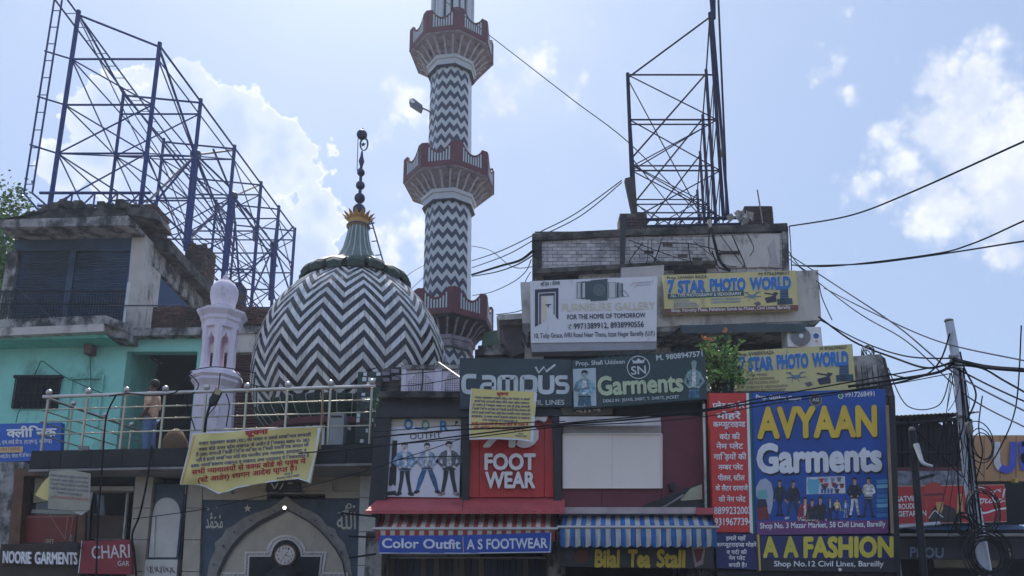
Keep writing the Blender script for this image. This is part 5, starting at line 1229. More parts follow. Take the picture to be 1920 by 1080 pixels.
man(1096, 696, 98, Yg - .006, gs, (120, 156, 170), (46, 90, 110), skin=(150, 170, 172), half=True, arms='cross', wide=1.2)
man(1301, 678, 104, Yg - .006, gs, (120, 150, 152), (50, 96, 130), skin=(150, 166, 162), half=True, arms='hip', wide=.95, hair=(120, 140, 140))
o = slab([(1050, 764), (1150, 762), (1148, 776), (1110, 780), (1056, 778)], 14.2, .08).build('old_sign', mat('dusty_brown_board', (84, 74, 62), .7, grime=.4)); props(o, 'edge of an old dusty Hindi board tucked under the big green signs', 'sign')
text('शॉप', (1081, 775), (1128, 771), 10, 14.2, flat((180, 176, 160)), o, deva=True, bold=.04)

# red Hindi column
hs = thing('hindi_sign', 'tall narrow red board with white Hindi lines and two phone numbers', 'sign', tuple(U(1370, 860, 14.1)))
slab([(1329, 737), (1399, 737), (1406, 998), (1338, 998)], 14.05, .15).build('board', mat('orange_red_flex', (206, 52, 46), .5, var=.05, bump=.3, bscale=2.5, grime=.18, gcol=(110, 108, 100), streak=2.5), hs)
slab([(1399.4, 737), (1404, 737), (1412, 1001), (1406.4, 998)], 14.04, .16).build('white_strip', WHITE, hs); slab([(1404.4, 737), (1409.5, 737), (1418, 1002), (1412.4, 1001)], 14.04, .16).build('green_strip', flat((24, 110, 96)), hs)
for s, x0, x1, y, h, dv in [('प्लेट कार्नर', 1336, 1396, 766, 9, 1), ('मोहरें', 1344, 1388, 786, 10, 1), ('कम्प्यूटराइज़्ड', 1337, 1397, 801, 9, 1), ('वर्दी की', 1349, 1387, 824, 9, 1), ('नेम प्लेट', 1343, 1393, 842, 9, 1), ('गाड़ियों की', 1338, 1399, 862, 9.5, 1), ('नम्बर प्लेट', 1347, 1393, 881, 8.5, 1), ('पीतल, स्टील', 1346, 1396, 901, 8.5, 1), ('के लैटर दरवाजे', 1341, 1402, 920, 8, 1), ('की नेम प्लेट', 1347, 1398, 941, 8.5, 1), ('8899232003', 1339, 1408, 964, 13, 0), ('9319677394', 1340, 1409, 985, 13, 0)]:
    text(s, (x0, y), (x1, y - .5), h, 14.05, WHITE, hs, bold=.035, deva=bool(dv))
# big blue sign
av = thing('garment_sign', 'big blue board with yellow AVYAAN over white Garments and a row of printed models', 'sign', tuple(U(1540, 860, 14.0)))
slab([(1410, 736), (1660, 729), (1666, 1000), (1418, 1004)], 14.0, .2).build('board', mat('royal_blue_flex', (20, 76, 160), .5, var=.16, scale=1.1, bump=.3, bscale=2.5, grime=.18, gcol=(110, 108, 100), streak=2.5), av)
Ya = 14.0; YL = flat((226, 190, 62)); SH = flat((10, 18, 34))
text('AVYAAN', (1422, 820), (1642, 816), 53, Ya, YL, av, bold=.09, shadow=(SH, 2, 3)); text('Garments', (1421, 885), (1651, 881), 50, Ya, flat((222, 224, 230)), av, bold=.09, shadow=(SH, 3, 3.5))
text('Prop. Gulshan Gupta', (1417, 748), (1502, 751), 7.5, Ya, WHITE, av, bold=.04); text('9917268491', (1584, 745), (1639, 743), 9, Ya, WHITE, av, bold=.03)
mb = MB(); ring(1576, 743, 4.4, 1.4, Ya, WHITE, mb, .01); disc(1576, 743, 3.6, 3.6, Ya, flat((30, 150, 80)), mb, .008); mb.build('phone_emblem', None, av); mb = MB(); disc(1529, 750, 13, 13, Ya, flat((40, 50, 66)), mb, .006); ring(1529, 750, 11, 2.6, Ya, flat((120, 126, 130)), mb, .008, n=16); mb.build('round_emblem', None, av)
text('AG', (1523, 753), (1535, 753), 6.5, Ya, flat((200, 200, 200)), av, bold=.04)
slab([(1420, 977), (1665, 975), (1666, 1000), (1420, 1003)], 13.99, .009).build('purple_strip', flat((112, 58, 112)), av)
text('Shop No. 3 Mazar Market, 58 Civil Lines, Bareilly', (1425, 991), (1660, 987), 10, 13.99, WHITE, av, bold=.035, eps=.006)
mb = MB(); poly([(1512, 895), (1584, 893), (1585, 925), (1512, 927)], Ya, flat((206, 204, 206)), mb, .005); poly([(1515, 896), (1521, 899), (1531, 899), (1535, 896), (1537, 905), (1534, 926), (1516, 926), (1513, 907)], Ya, flat((92, 170, 196)), mb, .008)
for i, (x, y, c_) in enumerate([(1540, 897, (190, 50, 50)), (1548, 896, (120, 150, 190)), (1561, 896, (130, 140, 170)), (1573, 895, (90, 100, 120)), (1543, 907, (60, 100, 90)), (1549, 906, (170, 50, 60)), (1563, 905, (170, 40, 50)), (1567, 908, (50, 60, 130)), (1578, 907, (120, 30, 40)), (1569, 917, (50, 60, 70)), (1546, 911, (40, 50, 100))]):
    poly([(x - 4, y), (x + 4, y), (x + 5, y + 3), (x + 3, y + 3), (x + 3, y + 8), (x - 3, y + 8), (x - 3, y + 3), (x - 5, y + 3)], Ya, flat(c_), mb, .008 + i * .0004)
for i in range(4): poly([(1539 + i * 6, 916), (1543 + i * 6, 916), (1543 + i * 6, 925), (1539 + i * 6, 925)], Ya, flat((50, 96, 160)), mb, .008)
mb.build('product_print', None, av)
mb = MB(); poly([(1417, 915), (1425, 900), (1436, 897), (1446, 906), (1450, 925), (1448, 950), (1444, 965), (1437, 960), (1432, 935), (1418, 932)], Ya, flat((168, 176, 196)), mb, .007); poly([(1420, 920), (1436, 918), (1440, 932), (1430, 940), (1420, 935)], Ya, flat((110, 170, 176)), mb, .009); poly([(1420, 936), (1436, 936), (1442, 974), (1420, 975)], Ya, flat((120, 40, 44)), mb, .008)
poly([(1420, 936), (1436, 936), (1439, 950), (1420, 952)], Ya, flat((44, 44, 60)), mb, .01)
mb.build('clothes_print', None, av); mb = MB()
for i in range(8): poly([(1643, 900 + i * 9), (1664, 899 + i * 9), (1664, 906 + i * 9), (1644, 907 + i * 9)], Ya, flat([(70, 140, 180), (110, 170, 196), (40, 96, 150), (60, 120, 170)][i % 4]), mb, .007)
mb.build('folded_jeans_print', None, av)
man(1462, 901, 68, Ya, av, (36, 40, 56), (34, 40, 60), spread=.02); man(1487, 902, 72, Ya, av, (30, 32, 44), (30, 60, 90), spread=.12, arms='down', shoes=(220, 220, 220))
man(1509, 933, 78, Ya, av, (176, 40, 52), (210, 210, 210), half=True, wide=.9); man(1522, 937, 72, Ya - .004, av, (34, 38, 50), (210, 210, 210), half=True, wide=.9); man(1538, 932, 78, Ya - .002, av, (32, 34, 46), (40, 50, 80), half=True, wide=.85)
man(1556, 933, 43, Ya, av, (40, 70, 120), (40, 50, 70), spread=.03); man(1569, 935, 40, Ya, av, (200, 170, 90), (50, 70, 120), spread=.03); man(1585, 936, 38, Ya, av, (60, 110, 170), (150, 160, 180), spread=.04)
man(1602, 896, 75, Ya, av, (30, 30, 42), (206, 204, 200), spread=.07, arms='hip'); man(1628, 896, 75, Ya, av, (196, 194, 190), (44, 56, 84), spread=.07, arms='cross')
aa = thing('fashion_sign', 'dark blue fascia with large yellow letters A A FASHION', 'sign', tuple(U(1550, 1040, 14.0)))
slab([(1424, 1005), (1674, 1004), (1677, 1048), (1426, 1048)], 13.95, .15).build('board', mat('navy_flex', (34, 40, 98), .5, var=.1, bump=.3, bscale=2.5, grime=.18, gcol=(110, 108, 100), streak=2.5), aa)
slab([(1426, 1048.5), (1677, 1048.5), (1677, 1073), (1427, 1070)], 13.95, .15).build('lower_strip', mat('charcoal_flex', (34, 34, 44), .5), aa)
slab([(1420, 1002), (1423.4, 1002), (1427, 1070), (1424, 1070)], 13.93, .17).build('yellow_edge', flat((196, 170, 80)), aa)
for s, a, b in (('A', 1432, 1457), ('A', 1470, 1495), ('FASHION', 1508, 1673)): text(s, (a, 1044), (b, 1043), 35, 13.95, flat((206, 190, 66)), aa, bold=.1)
text('Shop No.12 Civil Lines, Bareilly', (1451, 1062), (1656, 1062), 10, 13.95, WHITE, aa, bold=.03)
ydisc(U(1575, 1068, 13.9), .03, 13.9, 13.94, M['steel'], 'round_fitting', aa)
bs = thing('hindi_sign', 'small dark blue board with five white Hindi lines left of the FASHION fascia', 'sign', tuple(U(1383, 1035, 14.0)))
slab([(1341, 999), (1419, 1002), (1423, 1068), (1344, 1065)], 13.98, .12).build('board', mat('navy_flex', (34, 40, 98)), bs)
for s, x0, x1, y in (('हमारे यहाँ', 1361, 1398, 1013), ('कम्प्यूटराइज्ड मोहरे', 1343, 1418, 1025), ('व वर्दी की', 1362, 1400, 1039), ('नेम प्लेट', 1366, 1397, 1050), ('बनती है।', 1366, 1399, 1063)): text(s, (x0, y), (x1, y), 6.5, 13.98, WHITE, bs, bold=.035, deva=True)
# below the fascias: shop interiors, shutters, goods
slab([(1345, 1070), (1680, 1073), (1684, 1100), (1346, 1100)], 14.1, .3).build('gap_shade_slab', M['black'], mk)  # black slab stands in for the shade in the gap below the fascias

# awnings
def awning(label, xs_t, y_t, xs_b, y_b, n, c1, c2, vy, Yt, Yb, scal, loc):
    t = thing('striped_awning', label, 'awning', loc)
    mb = MB(); mv = MB(); A, B = U(xs_t[0], y_t, Yt), U(xs_t[1], y_t, Yt); C_, D = U(xs_b[0], y_b, Yb), U(xs_b[1], y_b, Yb); C_.z = D.z = U(960, y_b, Yb).z; A.z = B.z = U(960, y_t, Yt).z
    for i in range(n):
        u0, u1 = i / n, (i + 1) / n; m_ = c1 if i % 2 == 0 else c2
        for s in range(3):
            s0, s1 = s / 3, (s + 1) / 3; sg = lambda s_: Vector((0, 0, -.05 * math.sin(math.pi * s_)))
            P = [A.lerp(B, u).lerp(C_.lerp(D, u), s_) + sg(s_) * (1 + .5 * math.sin(u * 40)) for u, s_ in ((u0, s0), (u1, s0), (u1, s1), (u0, s1))]
            mb.add(P, [(0, 1, 2, 3)], m_)
        h = (ppm(y_b, Yb) ** -1) * (vy - y_b)
        p0, p1 = C_.lerp(D, u0) + Vector((0, -.03, -.02)), C_.lerp(D, u1) + Vector((0, -.03, -.02)); K_ = 6
        if scal:
            vs = [];
            for q in range(K_ + 1):
                p = p0.lerp(p1, q / K_); d_ = h * (.90 + .10 * abs(math.sin(math.pi * (u0 + (u1 - u0) * q / K_) * n / 2)))
                vs += [p, p + Vector((0, .02 * math.sin(i + q), -d_ * .5)), p + Vector((0, .03 + .02 * math.sin(i * 2 + q), -d_))]
            mv.add(vs, [(q * 3 + r_, q * 3 + 3 + r_, q * 3 + 4 + r_, q * 3 + 1 + r_) for q in range(K_) for r_ in range(2)], m_)
        else: mv.add([p0, p1, p1 + Vector((0, .03, -h)), p0 + Vector((0, .03, -h))], [(0, 1, 2, 3)], m_)
    mb.build('canopy', None, t, True); mv.build('valance', None, t, True)
    bar('front_bar', C_ + Vector((-.05, -.03, 0)), D + Vector((.05, -.03, 0)), .028, M['steel'], t, 8)
    for P, Q in ((A, C_), (B, D)): bar('arm', P + Vector((0, .1, -.5)), Q, .02, M['iron'], t); bar('arm', P, Q + Vector((0, 0, -.01)), .018, M['iron'], t)
    # side flaps
    for P, Q in ((A, C_), (B, D)): MB().add([P, Q, Q + Vector((0, 0, -.25)), P.lerp(Q, .4) + Vector((0, 0, -.2))], [(0, 1, 2, 3)]).build('side_flap', c1, t)
    return t
awning('red and cream striped awning above the footwear shop', (716, 1042), 958, (705, 1040), 992, 37, M['stripe_r'], M['stripe_c'], 1012, 14.45, 13.3, False, tuple(U(870, 990, 13.9)))
awning('blue and white striped awning with a scalloped edge above the tea stall', (1056, 1332), 962, (1050, 1342), 989, 31, M['stripe_b'], M['stripe_w'], 1024, 14.4, 13.35, True, tuple(U(1195, 990, 13.9)))
rs = thing('metal_canopy', 'faded red metal sheet canopy above the red striped awning', 'canopy', tuple(U(870, 945, 14)))
zA, zB = U(870, 931, 14.55).z, U(870, 957, 13.65).z
def sheet(xa0, xa1, xb0, xb1, name='sheet'):
    mb = MB(); mb.prism([(xa0, 14.55, zA), (xa1, 14.55, zA), (xb1, 13.65, zB), (xb0, 13.65, zB)], (0, 0, -.015)); mb.build(name, M['red_sheet'], rs)
XA = lambda p: U(p, 931, 14.55).x; XB = lambda p: U(p, 957, 13.65).x
sheet(XA(714), XA(868), XB(685), XB(866)); sheet(XA(869), XA(1059), XB(867), XB(1059))
MB().box(XB(685), XB(1059), 13.63, 13.66, zB - .06, zB - .02).build('edge_strip', M['red_sheet'], rs)
o = slab([(1052, 951), (1305, 951), (1305, 963), (1052, 963)], 14.0, .5).build('ledge', mat('dusty_pink_ledge', (176, 160, 156), .7, grime=.3, gcol=(120, 104, 100))); props(o, 'pale dusty ledge board running above the blue striped awning', 'ledge')
o = slab([(1306, 952), (1338, 952), (1339, 964), (1306, 964)], 13.95, .5).build('ledge', M['red_sheet']); props(o, 'short red end piece of the ledge at the right end of the blue awning', 'ledge')
sg = thing('awning_banner', 'blue banner reading Color Outfit and A S FOOTWEAR under the red striped awning', 'banner', tuple(U(870, 1018, 13.3)))
wy = lambda x, y: 13.25 + .012 * math.sin(x * .09) + .01 * math.sin(y * .2)
mb = MB(); N_ = 24; v = []
for j in range(3):
    for i in range(N_ + 1): u = i / N_; x = 711 + (1034 - 711) * u; y = 1004 + (998 - 1004) * u + (32 + 4 * u) * j / 2 + 2 * math.sin(u * math.pi) ; v.append(U(x, y, wy(x, y)))
mb.add(v, [(j * (N_ + 1) + i, j * (N_ + 1) + i + 1, (j + 1) * (N_ + 1) + i + 1, (j + 1) * (N_ + 1) + i) for j in range(2) for i in range(N_)]); mb.build('sheet', mat('blue_banner', (34, 70, 160), .55, var=.06), sg)
LG = flat((206, 208, 216)); text('Color Outfit', (717, 1027), (863, 1029), 17, wy, LG, sg, bold=.05); text('A S FOOTWEAR', (876, 1030), (1026, 1027), 18, wy, LG, sg, bold=.05)
mb = MB(); stroke([(711, 1037), (870, 1037.5), (1032, 1035)], 1.8, wy, LG, mb, .008, False); stroke([(868, 1006), (869, 1036)], 1, wy, YL, mb, .008, False); stroke([(1033, 999), (1031, 1035)], 1.6, wy, LG, mb, .008, False); mb.build('border', None, sg)
for px in (712, 1033): bar('cord', U(px, 1003, 13.25), U(px, 992, 13.3), .006, M['cable'], sg)
ts = thing('tea_stall_sign', 'dark sign with yellow letters Bilal Tea Stall below the blue awning', 'sign', tuple(U(1195, 1045, 13.9)))
slab([(1050, 1020), (1338, 1020), (1338, 1066), (1050, 1062)], 13.9, .1).build('board', mat('dark_food_print', (44, 42, 46), .5, var=.3, scale=3), ts)
for s, a, b in (('Bilal', 1116, 1160), ('Tea', 1178, 1218), ('Stall', 1232, 1283)): text(s, (a, 1062), (b, 1063), 30, 13.9, flat((206, 180, 60)), ts, bold=.09)
mb = MB(); poly([(1296, 1025), (1323, 1025), (1318, 1058), (1303, 1064)], 13.9, flat((150, 130, 130)), mb, .006); poly([(1300, 1030), (1319, 1029), (1314, 1050), (1306, 1055)], 13.9, flat((104, 30, 34)), mb, .009); disc(1090, 1044, 14, 13, 13.9, flat((96, 40, 34)), mb, .006); disc(1068, 1040, 9, 10, 13.9, flat((60, 60, 70)), mb, .006); mb.build('food_print', None, ts)
# hints of goods and a tube light inside the shops
g = thing('goods_rail', 'dim row of clothes hanging inside the shop below the red awning', 'clothes rail', tuple(U(870, 1060, 15.6)))
bar('rail', U(715, 1046, 15.6), U(1035, 1046, 15.6), .02, M['steel'], g)
rr = random.Random(8)
for i in range(26):
    x = 722 + i * 12; c_ = rr.choice([(60, 70, 90), (90, 84, 80), (50, 50, 60), (110, 100, 96), (40, 60, 84)])
    slab([(x - 5, 1049), (x, 1046), (x + 5, 1049), (x + 6, 1100), (x - 6, 1100)], 15.55 + rr.random() * .2, .05).build('shirt', flat(c_), g)
for i, (lx, ly) in enumerate(((715, 1058), (1060, 1078), (1020, 1056))): pass
o = wbox(730, 1038, 900, 1043, 15.0, .1).build('shop_beam', mat('pale_beam', (120, 118, 112), .7, grime=.4)); props(o, 'pale beam inside the shop just under the Color Outfit banner', 'beam')

# terrace behind the poster: pierced screen, ruin, weeds
js = thing('pierced_screen', 'pale lilac pierced screen wall with square holes below the right side of the dome', 'screen wall', tuple(U(800, 740, 16.4)))
def jaali(x0, x1, y0, y1, cols, rows, skip):
    a, b, z0, z1 = wrect(x0, y0, x1, y1, 16.4); cw, rh = (b - a) / cols, (z1 - z0) / rows; mb = MB()
    for i in range(cols):
        for j in range(rows):
            xx, zz_ = a + i * cw, z0 + j * rh
            if skip(i, j): mb.box(xx, xx + cw, 16.42, 16.5, zz_, zz_ + rh); continue
            k_ = .17
            mb.box(xx, xx + cw * k_, 16.42, 16.5, zz_, zz_ + rh); mb.box(xx + cw * (1 - k_), xx + cw, 16.42, 16.5, zz_, zz_ + rh)
            mb.box(xx + cw * k_, xx + cw * (1 - k_), 16.42, 16.5, zz_, zz_ + rh * k_); mb.box(xx + cw * k_, xx + cw * (1 - k_), 16.42, 16.5, zz_ + rh * (1 - k_), zz_ + rh)
    mb.build('pierced_panel', M['lav'], js)
sk = lambda C, Rw: (lambda i, j: i == 0 or i == C - 1 or j == 0 or (j > Rw - 6 and abs(i - (C - 1) / 2) > (Rw - j) * .75 + .3) or j == Rw - 1)
jaali(760, 817, 692, 750, 13, 14, sk(13, 14)); jaali(829, 880, 690, 750, 12, 14, lambda i, j: i == 0 or j == 0 or j == 13 or (j > 8 and i < (j - 8) * .9))
for x0, x1 in ((752, 761), (815, 828)): wbox(x0, 684, x1, 760, 16.36, .2).build('screen_post', M['lav'], js)
slab([(752, 684), (880, 684), (880, 691), (752, 692)], 16.35, .25).build('coping', M['dirty'], js)
wbox(752, 750, 862, 775, 16.38, .2).build('plinth', M['dark'], js)
wbox(762, 693, 862, 755, 16.75, .1).build('shade_backing', M['dark'], js)  # added dark sheet stands in for the shade behind the holes
ydisc(U(760, 680, 16.4), .05, 16.35, 16.45, M['concrete'], 'post_cap', js); ydisc(U(822, 682, 16.4), .05, 16.35, 16.45, M['concrete'], 'post_cap', js)
o = slab([(708, 700), (722, 690), (752, 688), (756, 700), (754, 775), (706, 775)], 16.5, .6).build('ruined_wall', M['verydirty']); props(o, 'blackened broken wall stub between the mosaic pillar and the pierced screen', 'wall')
for i, (x0, y0, x1, y1) in enumerate([(716, 697, 730, 704), (733, 692, 748, 699), (718, 708, 730, 715), (735, 706, 749, 712), (742, 702, 752, 708)]): wbox(x0, y0, x1, y1, 16.44, .08).build('stone', M['stone_grey'], o)
rr = random.Random(21)
def weeds(label, x0, x1, ybase, Y, n, hmax, seed):
    r = random.Random(seed); mb = MB()
    for _ in range(n):
        px = r.gauss((x0 + x1) / 2, (x1 - x0) / 4); b = U(px, ybase + r.uniform(-2, 2), Y + r.uniform(-.15, .15)); h = r.uniform(.3, 1) * hmax * math.exp(-((px - (x0 + x1) / 2) / (x1 - x0) * 2) ** 2)
        tip = b + Vector((r.gauss(0, .25) * hmax, r.gauss(0, .15) * hmax, h)); mid = b.lerp(tip, .5) + Vector((0, 0, h * .1)); w_ = Vector((.008, 0, 0))
        mb.add([b - w_, b + w_, mid + w_ * .8, tip, mid - w_ * .8], [(0, 1, 2, 3, 4)], M['weed'])
        for k in range(4):
            q = b.lerp(tip, r.random()); u = Vector((r.uniform(-1, 1), r.uniform(-1, 1), r.uniform(-.3, .8))).normalized() * .06; s = Vector((u.z, 0, -u.x)) * .4
            mb.add([q, q + u * .5 + s, q + u, q + u * .5 - s], [(0, 1, 2, 3)], r.choice([M['weed'], M['leaf'][2], M['leaf'][0]]))
    o = mb.build('weeds', None, None); return props(o, label, 'weeds', kind='stuff')
weeds('scrubby green weeds growing on the ledge in front of the pierced screen', 720, 790, 772, 15.6, 260, .42, 1)
weeds('thin weeds at the right side of the pierced screen ledge', 795, 850, 770, 15.7, 120, .34, 2)
weeds('little weeds on the broken ledge by the mosaic pillar', 706, 740, 772, 15.8, 90, .5, 3)

# shrub beside the green sign
pl = thing('potted_shrub', 'leafy green shrub with orange young tips right of the dark green SN sign', 'shrub', tuple(U(1355, 735, 14.6)))
rr = random.Random(6); bs0 = U(1357, 732, 14.6)
MB().lathe((bs0.x, 14.65), [(.18, bs0.z - .1), (.24, bs0.z + .16), (.22, bs0.z + .16)], 12).build('pot', M['dark'], pl)
leaves = []; twigs = MB()
for k in range(60):
    if k < 16: tip = U(rr.uniform(1312, 1398), rr.uniform(630, 672) + (0), 14.6 + rr.uniform(-.3, .3))
    else: tip = U(1354 + rr.gauss(0, 22), rr.uniform(656, 722), 14.6 + rr.uniform(-.4, .4))
    b_ = bs0 + Vector((rr.uniform(-.1, .1), 0, .05)); path = spline([b_, b_.lerp(tip, .5) + Vector((rr.uniform(-.1, .1), 0, .05)), tip], 6)
    twigs.tube(path, .008, 4, M['bark'])
    for i in range(3, len(path)):
        for q in range(2 if k > 16 else 3):
            leaves.append((path[i], Vector((rr.uniform(-1, 1), rr.uniform(-1, .6), rr.uniform(-.1, 1))).normalized(), rr.uniform(.07, .13), (k in (3, 7, 11) and i > len(path) - 3)))
for tx, ty in ((1363, 622), (1332, 640)):
    for q in range(8): leaves.append((U(tx, ty, 14.5), Vector((rr.uniform(-1, 1), rr.uniform(-.6, .3), rr.uniform(0, 1))).normalized(), .1, True))
    twigs.tube([U(tx, ty, 14.5), U(tx - 4, ty + 50, 14.55)], .008, 4, M['bark'])
twigs.build('stems', None, pl)
for tx, ty in ((1363, 622), (1332, 640)):
    for s in range(9):
        for q in range(2): leaves.append((U(tx - s * .4, ty + 6 + s * 5, 14.5), Vector((rr.choice((-1, 1)) * rr.uniform(.5, 1), rr.uniform(-.6, .3), rr.uniform(.1, .8))).normalized(), .12, False))
def leafgeo(p, d, L_):
    s = d.cross(Vector((0, -1, .2))).normalized() * L_ * .22; n_ = s.cross(d).normalized() * L_ * .08
    return [p, p + d * L_ * .45 + s + n_, p + d * L_, p + d * L_ * .45 - s + n_, p + d * L_ * .45], [(0, 1, 4), (1, 2, 4), (2, 3, 4), (3, 0, 4)]
leaves.sort(key=lambda l: (not l[3], l[0].y))
rest = MB()
for i, (p, d, L_, orr) in enumerate(leaves):
    v, f = leafgeo(p, d, L_); m_ = M['leaf_or'] if orr else rr.choice(M['leaf'])
    if i < 300: MB().add(v, f, m_).build('leaf', None, pl)
    else: rest.add(v, f, m_)
cv = Vector((U(1356, 700, 14.6)))
for _ in range(1100):
    p = cv + Vector((rr.gauss(0, .2), rr.gauss(0, .16), rr.gauss(0, .17))); v, f = leafgeo(p, Vector((rr.uniform(-1, 1), rr.uniform(-1, 1), rr.uniform(-.7, .8))).normalized(), rr.uniform(.05, .1)); rest.add(v, f, rr.choice(M['leaf'][:3]))
props(rest.build('leaf_mass', None, pl), kind='stuff')

# lower yellow photo sign, grey block
def photo_sign(label, q, Y, first, loc):
    """q: pixel corners TL TR BR BL"""
    t = thing('photo_studio_sign', label, 'sign', loc)
    TL, TR, BR, BL = [Vector((*c, 0)) for c in q]
    P = lambda u, v: tuple((TL.lerp(TR, u).lerp(BL.lerp(BR, u), v)).xy)
    slab([P(0, 0), P(1, 0), P(1, 1), P(0, 1)], Y, .12).build('board', mat('yellow_board_print', (206, 194, 132), .5, var=.05, bump=.3, bscale=2.5, grime=.18, gcol=(110, 108, 100), streak=2.5), t)
    H = (BL - TL).length; BLU = flat((36, 112, 186)); GR = flat((34, 84, 82)); DK = flat((44, 44, 66))
    tx = lambda s, u0, u1, v, h, m_, **k: text(s, P(u0, v), P(u1, v), h * H, Y, m_, t, **k)
    tx('Prop. UVAISH RAZA', .03, .33, .115, .075, DK, bold=.03); tx('M 9756394037', .72, .95, .10, .075, DK, bold=.03)
    tx('7', .035, .075, .46, .30, BLU, bold=.13, shadow=(WHITE, -.8, -.8)); tx('STAR', .11, .31, .46, .28, BLU, bold=.13, shadow=(WHITE, -.8, -.8)); tx('PHOTO', .35, .61, .45, .29, BLU, bold=.13, shadow=(WHITE, -.8, -.8)); tx('WORLD', .65, .95, .45, .29, BLU, bold=.13, shadow=(WHITE, -.8, -.8))
    if first:
        mb = MB(); poly([P(.03, .5), P(.6, .46), P(.6, .60), P(.03, .63)], Y, GR, mb, .006); mb.build('green_strip', None, t)
        tx('ALL TYPE PHOTOGRAPHY & VEDIOGRAPHY', .05, .58, .585, .08, WHITE, bold=.03, eps=.014)
        slab([P(0, .875), P(1, .875), P(1, 1), P(0, 1)], Y - .008, .006).build('brown_strip', flat((116, 66, 58)), t)
        tx('Shop. Novelty Plaza, Pahalwan Sahab ka Mazar, Civil Lines, Bareilly', .05, .94, .97, .08, WHITE, bold=.025, eps=.018)
        rows = [('VIDEO MIXING', .07, .19, .71), ('ALBUM DESIGNING', .07, .24, .79), ('PRE WEDDING SHOOT', .07, .26, .86), ('CINEMATIC VEDIOGRAPHY', .35, .58, .70), ('CANDID PHOTOGRAPHY', .35, .57, .78)]
    else: rows = [('VIDEO MIXING', .10, .26, .60), ('ALBUM DESIGNING', .10, .32, .69), ('PRE WEDDING SHOOT', .10, .36, .78), ('CINEMATIC VEDIOGRAPHY', .08, .43, .88), ('CANDID PHOTOGRAPHY', .08, .41, .965)]
    for s, a, b, v_ in rows: tx(s, a, b, v_, .06, BLU if first else DK)
    # drone, video camera, stills camera
    mb = MB(); k = H / 80
    dx, dy = P(.66, .62) if first else P(.5, .66)
    poly([(dx - 8 * k, dy - 2 * k), (dx + 8 * k, dy - 4 * k), (dx + 9 * k, dy), (dx, dy + 5 * k), (dx - 6 * k, dy + 2 * k)], Y, flat((90, 126, 150)), mb, .008)
    for s, q_ in ((-13, -7), (13, -8), (-12, 2), (14, 1)): stroke([(dx, dy), (dx + s * k, dy + q_ * k)], 1.6 * k, Y, flat((70, 100, 120)), mb, .007, False); stroke([(dx + (s - 5) * k, dy + q_ * k), (dx + (s + 5) * k, dy + (q_ - 1) * k)], 1.4 * k, Y, flat((60, 90, 120)), mb, .009, False)
    stroke([(dx - 5 * k, dy + 3 * k), (dx - 7 * k, dy + 10 * k)], 1.2 * k, Y, flat((90, 126, 150)), mb, .007, False); stroke([(dx + 5 * k, dy + 2 * k), (dx + 7 * k, dy + 9 * k)], 1.2 * k, Y, flat((90, 126, 150)), mb, .007, False)
    hx, hy = P(.70, .82) if first else P(.61, .84)
    poly([(hx - 9 * k, hy - 2 * k), (hx + 2 * k, hy - 5 * k), (hx + 7 * k, hy + 1 * k), (hx - 2 * k, hy + 5 * k)], Y, flat((100, 84, 100)), mb, .009)
    vx, vy = P(.80, .70) if first else P(.74, .76)
    poly([(vx - 13 * k, vy - 2 * k), (vx + 4 * k, vy - 6 * k), (vx + 11 * k, vy - 4 * k), (vx + 12 * k, vy + 6 * k), (vx - 8 * k, vy + 9 * k), (vx - 11 * k, vy + 5 * k)], Y, DK, mb, .008)
    poly([(vx + 6 * k, vy - 14 * k), (vx + 16 * k, vy - 12 * k), (vx + 9 * k, vy - 4 * k), (vx + 3 * k, vy - 5 * k)], Y, DK, mb, .009); stroke([(vx - 14 * k, vy - 12 * k), (vx + 5 * k, vy - 9 * k)], 2.6 * k, Y, DK, mb, .010, False)
    cx_, cy_ = P(.90, .66) if first else P(.91, .62)
    poly([(cx_ - 8 * k, cy_ - 17 * k), (cx_ + 8 * k, cy_ - 17 * k), (cx_ + 9 * k, cy_ + 6 * k), (cx_ - 9 * k, cy_ + 7 * k)], Y, flat((30, 62, 92)), mb, .008)
    for s in range(4): poly([(cx_ - 8 * k, cy_ - (14 - 5 * s) * k), (cx_ + 8 * k, cy_ - (14 - 5 * s) * k), (cx_ + 8 * k, cy_ - (12.6 - 5 * s) * k), (cx_ - 8 * k, cy_ - (12.6 - 5 * s) * k)], Y, flat((80, 120, 150)), mb, .010)
    poly([(cx_ - 15 * k, cy_ + 5 * k), (cx_ + 16 * k, cy_ + 3 * k), (cx_ + 18 * k, cy_ + 15 * k), (cx_ - 14 * k, cy_ + 17 * k)], Y, flat((26, 70, 90)), mb, .012); disc(cx_ - 2 * k, cy_ + 10 * k, 6 * k, 6 * k, Y, DK, mb, .014)
    mb.build('camera_print', None, t); return t
photo_sign('lower yellow 7 STAR PHOTO WORLD sign behind the leafy shrub', [(1378, 659), (1598, 645), (1605, 730), (1382, 740)], 14.9, False, tuple(U(1490, 690, 14.9)))
gb = thing('concrete_box', 'weathered grey concrete rooftop block right of the lower yellow photo sign', 'rooftop block', tuple(U(1630, 700, 15.2)))
slab([(1598, 668), (1652, 664), (1672, 742), (1604, 740)], 15.1, 2.2).build('block', M['dirty'], gb); slab([(1652, 666), (1660, 672), (1678, 745), (1672, 745)], 15.5, 2.0).build('side_sheet', M['rust'], gb)
for i in range(5): wbox(1608 + i * 10, 684, 1616 + i * 10, 730 - i, 15.06, .03).build('panel', M['dirty'], gb)
slab([(1667, 742), (1678, 742), (1690, 1110), (1676, 1110)], 14.1, 3).build('dark_side_wall', M['black'], mk)
o = bar('door_post', U(1663, 760, 13.9), U(1673, 1000, 13.9), .03, mat('pale_wood', (150, 128, 104), .8), None); props(o, 'thin pale post along the right edge of the big blue board', 'post')

